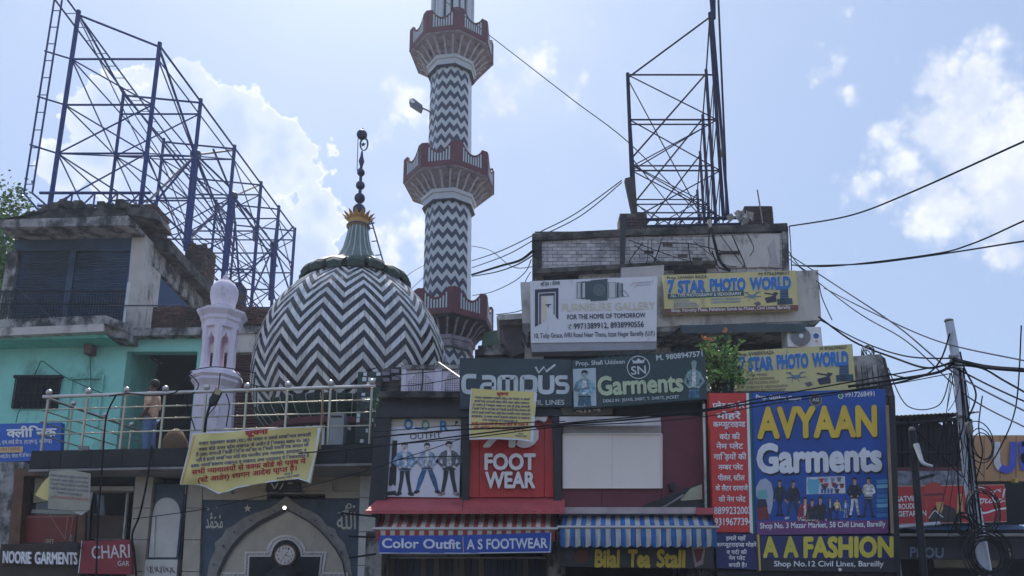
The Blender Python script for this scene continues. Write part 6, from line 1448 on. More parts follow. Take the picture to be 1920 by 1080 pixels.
# ================================================================== RIGHT REAR BUILDING
rb = thing('corner_building', 'whitewashed two storey building with a blackened brick parapet behind the market signs', 'building', (3, 20, 0))
YB = 20.0
a, b = U(1000, 480, YB).x, U(1478, 470, YB).x
MB().box(a + .05, b - .05, YB + .06, 30, 9.3, U(1200, 432, YB).z).build('upper_block', M['mortar'], rb)
z0, z1 = U(1240, 524, YB).z, U(1240, 438, YB).z
its = brick_items(a, b, z0, z1 - .02, YB, M['wbrick'], bl=.26, bh=.105, skip=.02)
pieces('brick', its, rb)
slab([(998, 438), (1160, 430), (1476, 418), (1478, 432), (1160, 442), (998, 451)], YB - .1, .5).build('coping', M['verydirty'], rb)
slab([(998, 440), (1016, 440), (1016, 525), (998, 525)], YB - .06, .1).build('end_pilaster', M['verydirty'], rb)
slab([(1467, 425), (1478, 424), (1480, 510), (1468, 510)], YB - .05, .1).build('end_pilaster', M['dirty'], rb)
slab([(1320, 445), (1440, 438), (1462, 440), (1462, 500), (1345, 502), (1325, 480)], YB - .05, .05).build('plaster_patch', M['cream'], rb)
slab([(1440, 462), (1452, 448), (1455, 475), (1462, 502), (1440, 500), (1446, 484)], YB - .08, .04).build('peeling_plaster', flat((170, 160, 164)), rb)
slab([(1352, 474), (1384, 472), (1384, 498), (1356, 500)], YB - .12, .1).build('patched_opening', M['cream'], rb); wbox(1350, 470, 1388, 474, YB - .2, .2).build('opening_hood', M['rust'], rb)
slab([(1000, 504), (1220, 492), (1345, 488), (1345, 494), (1220, 500), (1000, 512)], YB - .3, .3).build('sunshade', M['verydirty'], rb)
slab([(1020, 508), (1085, 506), (1085, 526), (1020, 526)], YB - .08, .06).build('dark_opening', M['dark'], rb); slab([(1265, 500), (1325, 498), (1325, 512), (1265, 512)], YB - .08, .06).build('dark_opening', M['dark'], rb)
slab([(1165, 502), (1245, 497), (1245, 520), (1165, 522)], YB - .5, .2).build('old_board', mat('grey_board', (170, 166, 164)), rb)
p_ = U(1188, 415, 20.2)
its = []
for (x0, y0, x1, y1, Y, d) in ((1161, 398, 1214, 440, 20.1, .6), (1396, 384, 1450, 420, 20.2, .6)):
    A_, B_, c0, c1 = wrect(x0, y0, x1, y1, Y); MB().box(A_ + .03, B_ - .03, Y + .03, Y + d, c0, c1 - .02).build('pier_core', M['mortar'], rb); its += brick_items(A_, B_, c0, c1, Y, [M['brick'][1], M['brick'][3]], bh=.09, top=.2)
pieces('brick', its, rb)
# hanging flex / pole beside pier
slab([(1163, 402), (1176, 400), (1170, 520), (1163, 520)], 19.8, .05).build('black_flex', M['black'], rb)
# balcony parapet with the signs
Yb = 17.8
slab([(976, 529), (1240, 520), (1534, 506), (1540, 600), (1232, 613), (980, 606)], Yb, .2).build('balcony_parapet', M['cream'], rb)
slab([(980, 606), (1232, 613), (1540, 600), (1508, 614), (1232, 622), (990, 622)][:6], Yb + .02, 1.6).build('balcony_floor', M['dirty'], rb)
MB().box(U(984, 640, 18.9).x, U(1502, 640, 18.9).x, 18.95, 30, 0, 9.3).build('lower_block', M['cream'], rb)
slab([(1258, 620), (1480, 612), (1476, 690), (1262, 700)], 18.86, .08).build('recess_shade_panel', M['dark'], rb)  # dark sheet on the wall paints in the shade of the recess
mb = MB(); A_, B_ = U(1258, 606, 18.6), U(1476, 600, 18.6); mb.add([A_, B_, B_ + Vector((0, -1.1, -.55)), A_ + Vector((0, -1.1, -.5)), B_ + Vector((0, -1.1, -.72)), A_ + Vector((0, -1.1, -.68))], [(0, 1, 2, 3), (3, 2, 4, 5)]); mb.build('canvas_shade', mat('grey_green_canvas', (62, 76, 84), .8, var=.15), rb)
slab([(1020, 662), (1215, 662), (1215, 690), (1020, 690)], 18.85, .1).build('dark_window', M['dark'], rb)
props(bar('bulb_wire', U(1454, 596, 18), U(1454, 604, 18), .01, M['cable'], rb), None)
MB().sphere(tuple(U(1454, 606, 18)), .05, 8).build('bulb', WHITE, rb, True)
# furniture sign
fg = thing('furniture_sign', 'white box sign of a furniture gallery with a door logo and phone numbers', 'sign', tuple(U(1113, 580, 17.3)))
slab([(994, 527), (1232, 518), (1231, 640), (996, 643)], 17.3, .35).build('board', mat('white_sign_print', (222, 220, 226), .45, var=.03, bump=.3, bscale=2.5, grime=.18, gcol=(110, 108, 100), streak=2.5), fg)
slab([(996, 643.5), (1231, 640.5), (1231, 655), (998, 660)], 17.32, .33).build('bottom_lip', mat('grey_flex_fold', (150, 150, 158), .6, var=.1), fg)
Yf = 17.3; DN = flat((36, 44, 70)); GD = flat((216, 204, 178))
mb = MB()
poly([(1003, 543), (1047, 540), (1047, 600), (1042, 594), (1042, 547), (1009, 549), (1009, 610), (1003, 613)], Yf, DN, mb, .008); poly([(1011, 551), (1040, 549), (1040, 591), (1038, 589), (1038, 554), (1014, 555), (1014, 607), (1011, 609)], Yf, DN, mb, .008)
poly([(1016, 556), (1024, 556), (1024, 597), (1016, 605)], Yf, GD, mb, .008); poly([(1023, 571), (1033, 570), (1033, 572), (1029, 573), (1029, 577), (1027, 577), (1027, 573), (1023, 573)], Yf, DN, mb, .01)
mb.build('door_logo', None, fg)
mb = MB(); GS = flat((56, 78, 84)); LGm = flat((130, 140, 146))
poly([(1107, 526), (1139, 523), (1139, 563), (1107, 565)], Yf, GS, mb, .012); ring(1123, 544, 10, 1.2, Yf, LGm, mb, .015); ring(1123, 544, 6, 1.2, Yf, LGm, mb, .015); ring(1123, 544, 2.4, 1.2, Yf, LGm, mb, .015)
for i, (x0, x1, c_) in enumerate(((1099, 1107, GS), (1090, 1099, DN), (1081, 1090, LGm), (1140, 1155, LGm), (1156, 1160, GS), (1161, 1164, LGm), (1165, 1168, GS))):
    poly([(x0, 528 + i * .6), (x1, 527 + i * .6), (x1, 561 - i * .8), (x0, 562 - i * .8)], Yf, c_, mb, .010 - i * .0005)
    if x1 - x0 > 8: poly([(x0 + 2, 531), (x1 - 2, 530), (x1 - 2, 558), (x0 + 2, 559)], Yf, flat((196, 198, 202)), mb, .0115)
stroke([(1170, 545), (1180, 556), (1170, 557), (1164, 546), (1170, 545)], 1, Yf, GS, mb, .01, False)
mb.build('panel_print', None, fg)
text('FURNISURE GALLERY', (1054, 584), (1228, 580), 14, Yf, GD, fg, bold=.02)
text('FOR THE HOME OF TOMORROW', (1064, 599), (1210, 595), 8.5, Yf, DN, fg, bold=.04); text('9971389912, 8938990556', (1076, 617), (1207, 613), 10, Yf, DN, fg, bold=.04); text('✆', (1065, 617), (1073, 617), 8, Yf, DN, fg)
text('10, Tulip Grace, IVRI Road Near Thana, Izzat Nagar Bareilly (U.P.)', (1002, 634), (1228, 629), 8.5, Yf, DN, fg, bold=.02)
text('सहित । दीमक', (1014, 537), (1050, 534), 6, Yf, DN, fg, deva=True, bold=.02)
mb = MB(); stroke([(1181, 536), (1190, 530), (1197, 533), (1189, 538)], 2, Yf, flat((214, 196, 196)), mb); stroke([(1196, 530), (1220, 529)], 2.4, Yf, flat((170, 186, 206)), mb, .01, False); stroke([(1196, 535), (1220, 534)], .8, Yf, flat((120, 150, 186)), mb, .01, False); mb.build('faint_logo', None, fg)
photo_sign('upper yellow 7 STAR PHOTO WORLD sign fixed on the white balcony parapet', [(1243, 516), (1492, 507), (1497, 581), (1246, 588)], 17.6, True, tuple(U(1370, 550, 17.6)))
# air conditioner
ac = thing('air_conditioner', 'white outdoor air conditioner unit with round fan grille at the right balcony end', 'air conditioner', tuple(U(1507, 631, 17.6)))
ca = mat('ac_white', (228, 228, 230), .5, var=.04, grime=.08, gcol=(150, 148, 146)); a, b, z0, z1 = wrect(1476, 613, 1541, 650, 17.6)
MB().box(a, b, 17.6, 18.0, z0, z1).build('casing', ca, ac)
cc = U(1501, 631, 17.58); r_ = 18 / ppm(631, 17.6)
ydisc(cc, r_, 17.57, 17.598, flat((120, 124, 132)), 'fan_recess', ac)
mb = MB()
for q in range(1, 7): mb.tube([(cc.x + r_ * q / 6 * math.cos(t * math.pi / 12), 17.555, cc.z + r_ * q / 6 * math.sin(t * math.pi / 12)) for t in range(25)], .006, 4)
for q in range(10): mb.tube([(cc.x + .04 * math.cos(q * .628), 17.553, cc.z + .04 * math.sin(q * .628)), (cc.x + r_ * .6 * math.cos(q * .628 + .3), 17.553, cc.z + r_ * .6 * math.sin(q * .628 + .3)), (cc.x + r_ * math.cos(q * .628 + .7), 17.553, cc.z + r_ * math.sin(q * .628 + .7))], .005, 4)
mb.build('fan_grille', flat((176, 178, 184)), ac); ydisc(cc, .05, 17.53, 17.56, ca, 'fan_hub', ac); ydisc(U(1530, 630, 17.6), .06, 17.585, 17.598, flat((30, 90, 170)), 'round_badge', ac)
mb = MB(); stroke([(1528, 641), (1531, 639), (1533, 642)], 1.6, 17.6, flat((214, 130, 50)), mb); mb.build('flame_sticker', None, ac)
bar('bracket', (a + .1, 17.7, z0 - .02), (b - .1, 17.7, z0 - .02), .02, M['iron'], ac)
# neighbouring concrete corner left of it
nb_ = thing('neighbour_building', 'grey brown concrete building corner between the minaret and the furniture sign', 'building', (.3, 19.5, 0))
slab([(931, 594), (934, 590), (1000, 586), (1000, 596), (936, 600)], 18.9, 1.5).build('slab_edge', M['cream'], nb_)
slab([(933, 600), (1000, 596), (1000, 655), (962, 668), (950, 648), (942, 622)], 19.3, 1.4).build('overhang', mat('brown_grey_plaster', (96, 88, 92), .9, var=.2), nb_)
MB().box(U(890, 700, 20).x, U(1000, 700, 20).x, 20, 30, 0, U(930, 655, 20).z).build('lower_block', M['rust'], nb_)
slab([(896, 648), (950, 644), (950, 664), (896, 666)], 19.9, .1).build('stained_wall', M['dirty'], nb_)
slab([(905, 622), (945, 618), (948, 650), (903, 650)], 30, .5).build('green_wall', mat('green_wall_paint', (86, 110, 92), .9), nb_)
# ================================================================== FAR RIGHT
sh = thing('tin_shelter', 'open rooftop shelter with dark vertical slats under a thin corrugated sheet roof', 'shelter', tuple(U(1740, 830, 17.5)))
mb = MB(); A_, B_ = U(1655, 782, 17.0), U(1838, 773, 17.0); n = 46; v = []
for i in range(n + 1):
    p = A_.lerp(B_, i / n) + Vector((0, 0, .03 * (i % 2))); v += [p, p + Vector((0, 2.6, .42))]
mb.add(v, [(2 * i, 2 * i + 1, 2 * i + 3, 2 * i + 2) for i in range(n)]); mb.build('roof_sheet', M['rust'], sh)
bar('roof_beam', A_ + Vector((.2, .2, -.1)), B_ + Vector((-.3, .2, -.1)), .05, M['iron'], sh)
rr = random.Random(12)
for i in range(38):
    px = 1668 + i * 4.2
    if 1800 < px < 1822 and i % 2: continue
    t0 = 790 + rr.uniform(-6, 8); bar('slat', U(px - 1 + rr.uniform(-1, 1), 882, 17.4), U(px - 3, t0, 17.4), .035 if i % 3 else .055, M['rust'] if i % 2 else M['iron'], sh, 4)
wbox(1660, 876, 1830, 906, 17.3, .3).build('floor_edge', M['red_band'], sh)
wbox(1672, 806, 1800, 878, 18.4, .1).build('back_sheet', mat('dark_rust_red', (58, 40, 40), .9, var=.3), sh)
wbox(1724, 836, 1742, 858, 18.2, .1).build('pale_thing', flat((130, 130, 136)), sh)
for px in (1690, 1740, 1790): bar('shelf_bar', U(px - 30, 850, 17.35), U(px + 20, 848, 17.35), .02, M['iron'], sh)
mm_ = mat('mottled_marble', (120, 124, 134), .5, var=.5, scale=9, grime=.4, gcol=(50, 54, 64), gscale=6)
kb = thing('shop_block', 'small shop block with a mottled grey fascia behind the red cola sign', 'building', (9.5, 17.5, 0))
for i in range(4): wbox(1671 + i * 38, 883, 1708 + i * 38, 912, 17.2, .4).build('fascia_panel', mm_, kb)
wbox(1660, 905, 2300, 1200, 17.9, 5).build('body', M['dark'], kb)
wbox(1682, 1010, 2300, 1048, 16.9, .2).build('old_fascia', mat('old_dark_board', (56, 54, 62), .7, var=.3, grime=.4), kb)
wbox(1750, 1030, 1880, 1064, 17.0, .2).build('fascia_back', mat('dusty_beige_board', (104, 98, 78), .8, var=.2, grime=.4), kb)
text('PROU', (1706, 1044), (1768, 1046), 18, 16.9, flat((110, 130, 156)), kb, bold=.06)
text('S', (1880, 1044), (1896, 1044), 15, 16.9, flat((130, 130, 110)), kb, bold=.06)
o = thing('tin_awning', 'blue corrugated tin sheets above the lower shops under the red cola sign', 'awning', tuple(U(1800, 995, 16.3)))
mb = MB(); A_, B_ = U(1672, 986, 17.2), U(1960, 986, 17.2); v = []; n = 90
for i in range(n + 1): p = A_.lerp(B_, i / n) + Vector((0, 0, .025 * (i % 2))); v += [p, p + Vector((0, -1.1, -.22))]
mb.add(v, [(2 * i, 2 * i + 1, 2 * i + 3, 2 * i + 2) for i in range(n)]); mb.build('sheet', M['tin'], o)
bar('front_pipe', U(1672, 1003, 16.1), U(1960, 1003, 16.1), .03, M['concrete'], o); bar('pole_arm', U(1670, 989, 15.9), U(1762, 981, 15.9), .035, M['pole'], o)
# cola sign
co = thing('cola_sign', 'long red sign with white cola script and a printed woman in a red hat', 'sign', tuple(U(1778, 945, 16.6)))
slab([(1668, 912), (1883, 909), (1887, 978), (1671, 983)], 16.6, .15).build('board', mat('cola_red', (186, 30, 36), .45, var=.07), co)
Yc = 16.6
mb = MB(); stroke([(1668, 912), (1883, 909), (1887, 978), (1671, 983), (1668, 912)], 1.2, Yc, flat((206, 170, 150)), mb, .008, False)
stroke([(1736, 911), (1737, 982)], 1.2, Yc, flat((160, 120, 96)), mb, .008, False); mb.build('border', None, co)
text('SATVIK', (1681, 941), (1719, 939), 9.5, Yc, WHITE, co, bold=.05); text('PROUDLY', (1680, 955), (1722, 953), 9.5, Yc, WHITE, co, bold=.05); text('VEGETARIAN', (1671, 969), (1736, 967), 9.5, Yc, WHITE, co, bold=.05)
mb = MB(); poly([(1741, 980), (1744, 962), (1752, 950), (1768, 945), (1784, 950), (1800, 962), (1803, 979)], Yc, flat((44, 32, 34)), mb, .006)
poly([(1754, 942), (1768, 941), (1768, 954), (1764, 963), (1757, 958)], Yc, flat((196, 150, 90)), mb, .009); stroke([(1741, 972), (1752, 958), (1760, 964), (1768, 970)], 1.6, Yc, WHITE, mb, .010)
poly([(1718, 934), (1730, 928), (1736, 908), (1748, 904), (1762, 907), (1768, 924), (1781, 931), (1776, 937), (1750, 935), (1726, 938)], Yc, flat((176, 52, 44)), mb, .012)
poly([(1732, 926), (1768, 924), (1769, 929), (1731, 931)], Yc, flat((110, 24, 28)), mb, .014)
poly([(1795, 926), (1804, 926), (1806, 964), (1793, 964)], Yc, flat((190, 150, 100)), mb, .009)
mb.build('hat_print', None, co)
mb = MB(); w = 2.6
def cs_(p, w_=w): stroke(p, w_, Yc, WHITE, mb, .012, True, 5)
cs_([(1841, 923), (1835, 920), (1826, 926), (1822, 936), (1826, 942), (1833, 940), (1840, 934)]); cs_([(1841, 936), (1837, 939), (1838, 943), (1842, 942), (1844, 937), (1841, 935), (1848, 936)], 1.8); cs_([(1851, 936), (1847, 939), (1848, 943), (1853, 941)], 1.8)
cs_([(1857, 936), (1854, 940), (1856, 943), (1860, 939), (1860, 936), (1860, 942), (1863, 941)], 1.8)
cs_([(1876, 922), (1868, 919), (1861, 928), (1862, 938), (1868, 941), (1875, 935)]); cs_([(1874, 937), (1872, 940), (1875, 942), (1878, 939), (1876, 936)], 1.6); cs_([(1878, 940), (1884, 918), (1881, 921), (1879, 940), (1884, 938)], 1.5)
cs_([(1826, 916), (1840, 914), (1856, 922), (1876, 917)], 1.4)
cs_([(1820, 958), (1845, 962), (1866, 956), (1886, 953)], 3.4); cs_([(1810, 966), (1836, 961)], 2); mb.build('cola_script', None, co)
# tan building with letters
ub = thing('tan_building', 'tan clad shop building with big letters at the right edge of the picture', 'building', (14, 24, 0))
slab([(1815, 816), (2300, 816), (2300, 902), (1815, 902)], 23, .5).build('tan_fascia', M['tan'], ub)
for i in range(5): slab([(1815 + i * 30, 816), (1816 + i * 30, 816), (1816 + i * 30, 902), (1815 + i * 30, 902)], 22.99, .01).build('panel_joint', flat((120, 88, 60)), ub)
slab([(1815, 902), (2300, 902), (2300, 1200), (1815, 1200)], 23.2, 8).build('dark_glazing', M['glass'], ub)
slab([(1903, 897), (1909, 897), (1918, 988), (1912, 988)], 22.6, .2).build('yellow_post', flat((190, 160, 60)), ub)
mb = MB(); BL = flat((50, 76, 190))
stroke([(1868, 829), (1868, 868), (1876, 880)], 12, 23, flat((206, 206, 212)), mb, .05, True); stroke([(1874, 876), (1884, 882), (1896, 872), (1898, 829)], 13, 23, BL, mb, .06, True); stroke([(1914, 829), (1918, 882)], 12, 23, BL, mb, .05, False); stroke([(1914, 832), (1930, 836), (1930, 852), (1916, 858), (1934, 882)], 11, 23, BL, mb, .05); mb.build('big_letters', None, ub)
mb = MB(); stroke([(1884, 928), (1892, 927), (1891, 930)], 1.5, 23.2, WHITE, mb, .01); stroke([(1887, 935), (1913, 937)], 1.6, 23.2, flat((180, 180, 180)), mb, .01, False); stroke([(1890, 939), (1889, 945), (1892, 950), (1894, 945), (1896, 950), (1899, 944), (1897, 938), (1893, 940), (1890, 939)], 1.2, 23.2, WHITE, mb, .01); mb.build('faint_lettering', None, ub)
text('ZATK', (1892, 958), (1918, 956), 5, 23.2, flat((196, 176, 60)), ub, bold=.04)
mb = MB(); stroke([(1882, 818), (1887, 818), (1886, 824), (1883, 824), (1882, 818)], 1, 23, BLK, mb, .01); mb.build('small_mark', None, ub)
# poles
pp = thing('utility_pole', 'tall leaning grey steel utility pole loaded with cables at the right', 'utility pole', tuple(U(1842, 1180, 13)))
P0 = U(1848, 1250, 12.8); P0.z = 0; tp_ = U(1780, 604, 12.8); mid = U(1795, 700, 12.8)
MB().tube([(tp_.x + .12, 12.8, 0), tuple(U(1818, 900, 12.8)), tuple(U(1797, 700, 12.8)), tuple(tp_)], [.105, .095, .075, .068], 14).build('shaft', M['pole'], pp, True)
MB().tube([U(1779, 603, 12.8), U(1779, 600, 12.8)], .072, 14).build('top_cap', M['concrete'], pp)
for py, px in ((668, 1788), (676, 1790), (780, 1802)): MB().tube([U(px - 9, py, 12.74), U(px, py + 1, 12.70), U(px + 10, py, 12.78)], .03, 6).build('clamp', M['concrete'], pp)
bar('cable_run', U(1800, 690, 12.68), U(1835, 1000, 12.68), .012, M['cable'], pp); bar('cable_run', U(1806, 690, 12.7), U(1842, 1000, 12.7), .016, M['cable'], pp); bar('cable_run', U(1810, 780, 12.7), U(1828, 1000, 12.72), .012, M['cable'], pp)
b2p = thing('short_pole', 'short dark pole with an old curved lamp arm before the tin shelter', 'pole', tuple(U(1716, 1180, 13.2)))
tq = U(1710, 808, 13.2); MB().tube([(U(1730, 1150, 13.2).x, 13.2, 0), tuple(U(1722, 950, 13.2)), tuple(tq)], .058, 10).build('shaft', M['iron'], b2p, True); MB().sphere(tuple(U(1710, 806, 13.2)), .055, 8).build('cap', M['concrete'], b2p, True)
MB().tube(spline([U(1718, 834, 13.1), U(1724, 852, 13.0), U(1731, 868, 12.9), U(1749, 874, 12.8)], 5), [.05 - .002 * i for i in range(16)], 8).build('old_lamp_arm', mat('white_enamel', (200, 198, 196), .5), b2p, True)
bar('clamp_arm', U(1720, 898, 13.1), U(1752, 890, 13.0), .025, M['iron'], b2p)
MB().sphere(tuple(U(1816, 802, 12.6)), .07, 8, sz=1.5).build('insulator', M['concrete'], pp, True)

# ================================================================== CABLES
NC = [0]
def cable(pts, r, label, m=None, n=8, name='cable', group=None):
    P = [U(*p) for p in pts]
    C_ = spline(P, n)
    if pts[0][0] >= 1918: C_.insert(0, C_[0] + (C_[0] - C_[1]).normalized() * 14)      # runs on to the next pole along the street
    if pts[-1][0] >= 1918: C_.append(C_[-1] + (C_[-1] - C_[-2]).normalized() * 14)
    mb = MB().tube(C_, r, 5, None); o = mb.build(name, m or M['cable'], None, True)
    return props(o, label, 'cable', group)
cable([(832, 0, 27.5), (960, 99, 25), (1075, 188, 23), (1175, 264, 21), (1290, 380, 20.5), (1320, 412, 20.4)], .016, 'thin cable running down from the minaret top to the foot of the right billboard frame', M['wire_grey'])
cable([(1990, 236, 11), (1920, 265, 12), (1700, 364, 15), (1590, 405, 17.5), (1480, 424, 20)], .02, 'highest cable from the right picture edge to the whitewashed parapet corner')
cable([(1990, 385, 11.5), (1920, 414, 12), (1820, 458, 13.5), (1740, 478, 14.5), (1560, 499, 17), (1484, 497, 19)], .016, 'second cable from the right picture edge sagging to the building corner')
cable([(1990, 444, 11.5), (1920, 452, 12), (1780, 474, 14), (1640, 493, 16), (1560, 497, 17), (1500, 498, 18.6)], .016, 'flatter cable just below the second one reaching the same building corner')
for i, (a, b_) in enumerate([((1166, 336), (884, 506)), ((1168, 345), (890, 487)), ((1165, 352), (884, 498))]):
    pass
cable([(1166, 338, 20.2), (1080, 400, 21), (1010, 436, 22), (940, 470, 24), (885, 489, 29)], .016, 'upper thin cable between the right billboard frame and the minaret shaft')
cable([(1166, 342, 20.2), (1090, 404, 21), (1010, 445, 22), (950, 478, 24), (885, 502, 29)], .016, 'second thin cable close under the upper one left of the billboard frame')
cable([(1000, 470, 19.8), (975, 488, 22), (940, 498, 25), (885, 515, 29)], .04, 'thickest dark cable bundle ending on the minaret right side')
cable([(1000, 478, 19.8), (970, 496, 22), (930, 510, 25), (885, 518, 29)], .02, 'cable hanging right below the thick bundle beside the minaret')
cable([(996, 487, 19.8), (985, 510, 21), (960, 530, 24), (920, 548, 27), (886, 554, 29)], .014, 'lowest loose sagging wire between the minaret and the parapet corner')
cable([(1000, 500, 19.8), (960, 500, 22), (920, 470, 26), (884, 461, 29)], .012, 'faint wire rising slightly towards the minaret from the parapet corner', M['wire_grey'])
cable([(995, 510, 19.5), (985, 530, 20), (994, 548, 19), (982, 580, 19), (930, 590, 24)], .012, 'loose wire dangling at the left end of the blackened parapet')
for i, (x, y) in enumerate(((1020, 456), (1018, 462))): pass
cable([(796, 497, 29.3), (770, 512, 27), (740, 540, 26)], .012, 'short wire left of the minaret shaft dipping behind the dome', M['wire_grey'])
cable([(794, 520, 29.3), (768, 545, 27)], .012, 'second short wire between the minaret shaft and the dome', M['wire_grey'])
# to the pole from the left
PB = 12.7
cable([(1535, 594, 17.5), (1600, 640, 16), (1680, 672, 14.4), (1740, 690, 13.3), (1788, 678, PB)], .02, 'blue black cable from the corner building to the clamp on the tall pole')
cable([(1538, 600, 17.5), (1620, 642, 16), (1700, 668, 14), (1790, 672, PB)], .014, 'thin cable just above the blue black one reaching the tall pole')
cable([(1480, 478, 19.5), (1560, 530, 17), (1680, 610, 14.5), (1790, 700, PB), (1920, 770, 11)], .014, 'long cable slanting from the parapet past the pole to the lower right', M['wire_grey'])
cable([(1478, 484, 19.5), (1600, 580, 16), (1700, 640, 14), (1810, 740, PB), (1920, 800, 11)], .012, 'thinner slanting cable just under the long one', M['wire_grey'])
cable([(1545, 540, 17.6), (1640, 588, 15), (1760, 640, 13), (1920, 676, 11), (1990, 690, 10.5)], .012, 'fine wire crossing the sky above the tall pole clamp', M['wire_grey'])
cable([(1788, 674, PB), (1850, 688, 12), (1920, 694, 11.2), (1990, 700, 10.5)], .035, 'thick black cable leaving the pole clamp to the right edge')
cable([(1790, 684, PB), (1840, 690, 12.2), (1880, 712, 11.6), (1930, 740, 11)], .016, 'cable dropping away right from just under the pole clamp')
cable([(1792, 690, PB), (1850, 720, 12), (1920, 752, 11), (1990, 780, 10.5)], .014, 'lower cable from the pole clamp to the right edge')
cable([(1590, 725, 13.6), (1680, 712, 13.3), (1760, 698, 13), (1788, 680, PB)], .026, 'heavy cable arriving at the pole clamp from the photo signs')
cable([(1800, 660, PB), (1808, 690, 12.6), (1830, 740, 12.5), (1812, 790, 12.6)], .014, 'short loop hanging from the right side of the pole top')
cable([(1781, 625, PB), (1765, 672, 12.9), (1740, 700, 13.2), (1700, 708, 13.6), (1665, 700, 14.4)], .014, 'cable dropping from the pole top down to the grey rooftop block')
cable([(1665, 690, 14.6), (1700, 760, 14), (1760, 760, 13.4), (1782, 700, PB)], .01, 'thin sagging wire loop between the grey block and the pole')
cable([(1842, 742, 12.4), (1835, 800, 12.5), (1842, 850, 12.5), (1828, 905, 12.6)], .01, 'thin wire hanging straight down right of the pole')
cable([(1798, 690, 12.6), (1806, 790, 12.5), (1795, 850, 12.6), (1802, 985, 12.6)], .012, 'loose wire hanging along the left of the tall pole')
cable([(1915, 610, 11), (1905, 760, 11.5), (1875, 840, 12), (1850, 880, 12.4)], .01, 'thin wire coming down from the right edge to the pole base tangle')
cable([(1700, 790, 13.4), (1740, 830, 13.2), (1780, 870, 13), (1810, 900, 12.8)], .01, 'thin wire crossing in front of the tin shelter')
def coil(label, px, py, Y, r0, n, seed, tr=.009, name='cable_coil', ky=1.1):
    r = random.Random(seed); mb = MB()
    for i in range(n):
        c = U(px + r.uniform(-6, 6), py + r.uniform(-5, 5), Y + r.uniform(-.1, .1)); R_ = r0 * r.uniform(.7, 1.15); a = r.uniform(-.5, .5)
        mb.tube([c + Vector((R_ * math.cos(t * math.pi / 12) * r.uniform(.97, 1.03), R_ * math.sin(a) * math.sin(t * math.pi / 12) * .3, ky * R_ * math.sin(t * math.pi / 12))) for t in range(25)], tr, 5)
    return props(mb.build(name, M['rubber'], None, True), label, 'cable coil')
coil('large black coil of cable hanging low on the tall pole', 1852, 1040, 12.5, .30, 15, 1, .010)
coil('upper loose coil of black cable right of the tall pole', 1838, 832, 12.5, .20, 3, 2, ky=1.5)
coil('middle coil of black cable at the level of the cola sign', 1842, 955, 12.5, .24, 5, 3, ky=1.3)
coil('tangle of thin wire bundled at the bottom of the cola sign left of the pole', 1808, 985, 12.6, .14, 7, 4)
rr = random.Random(77)
for i in range(16):
    x0 = 1795 + rr.uniform(-14, 30); y0 = rr.choice([690, 700, 780, 820, 880]); x1 = x0 + rr.uniform(-40, 45); y1 = y0 + rr.uniform(60, 190); yq = 12.55 + rr.uniform(-.1, .25)
    cable([(x0, y0, yq), ((x0 + x1) / 2 + rr.uniform(-22, 22), (y0 + y1) / 2 + rr.uniform(-20, 50), yq), (x1, y1, yq)], rr.uniform(.004, .007), 'one of the thin black wires tangled around the tall grey pole', None, 6, 'loose_wire', 'thin wires tangled round the tall pole')
# low cables crossing in front of the shops
lows = [([(560, 850, 14), (700, 838, 13), (860, 818, 12.6), (1058, 794, 12.4), (1200, 781, 12.4), (1340, 765, 12.5), (1430, 746, 12.6), (1620, 712, 13), (1788, 682, PB)], .013, 'uppermost heavy cable crossing the footwear panel and the red Hindi board'),
        ([(700, 820, 13), (860, 806, 12.6), (1000, 800, 12.4), (1200, 785, 12.4), (1340, 768, 12.5), (1440, 752, 12.6), (1660, 722, 13), (1790, 688, PB)], .015, 'heavy cable just below the uppermost one across the footwear panel'),
        ([(700, 836, 13), (870, 822, 12.6), (1050, 800, 12.4), (1200, 792, 12.4), (1330, 780, 12.5), (1420, 762, 12.6), (1600, 734, 13), (1785, 700, PB)], .009, 'thin cable running under the two heavy ones across the shop row'),
        ([(700, 810, 13), (870, 797, 12.7), (1060, 790, 12.5)], .008, 'fine wire over the blue rings of the poster'),
        ([(740, 864, 13.8), (800, 845, 13.4), (866, 822, 13.2)], .008, 'fine wire slanting over the three printed men of the poster'),
        ([(250, 973, 15.4), (375, 956, 15), (460, 937, 14.6), (565, 915, 14.3), (708, 876, 13.8), (760, 860, 13.6), (866, 855, 13.4)], .009, 'thin cable climbing across the mosque arch panel to the poster'),
        ([(640, 962, 15), (700, 968, 14), (705, 970, 13.9)], .018, 'upper black rod sticking from the arch panel towards the red canopy'),
        ([(655, 1006, 15), (704, 1007, 13.9)], .018, 'middle black rod between the arch panel and the red awning'),
        ([(655, 1046, 15), (704, 1039, 13.9)], .018, 'lower black rod between the arch panel and the blue banner')]
for p, r_, l_ in lows: cable(p, r_, l_)
cable([(217, 742, 15.7), (203, 770, 15.6), (197, 800, 15.5), (192, 870, 15.4), (184, 980, 15.3), (180, 1100, 15.2)], .017, 'black cable looping off the railing and falling past the grey banner')
cable([(285, 836, 15.4), (276, 900, 15.4), (262, 965, 15.4), (248, 1003, 15.6), (252, 1040, 15.8), (257, 1100, 15.9)], .02, 'black cable dropping from the balcony along the beige marble column')
cable([(205, 743, 15.8), (240, 738, 15.7), (290, 742, 15.6), (330, 735, 15.5), (345, 712, 15.6), (360, 697, 16)], .014, 'cable lying along the railing top to the small minaret collar')
cable([(355, 700, 16.2), (372, 720, 15.8), (365, 735, 15.6), (352, 742, 15.5)], .012, 'short loop of wire at the left of the small minaret collar')
cable([(413, 700, 16.0), (410, 728, 15.6)], .012, 'wire dropping from the small minaret collar to the joint box')
cable([(395, 757, 15.5), (388, 780, 15.4), (384, 812, 15.4)], .025, 'thick black cable under the joint box in front of the small minaret')
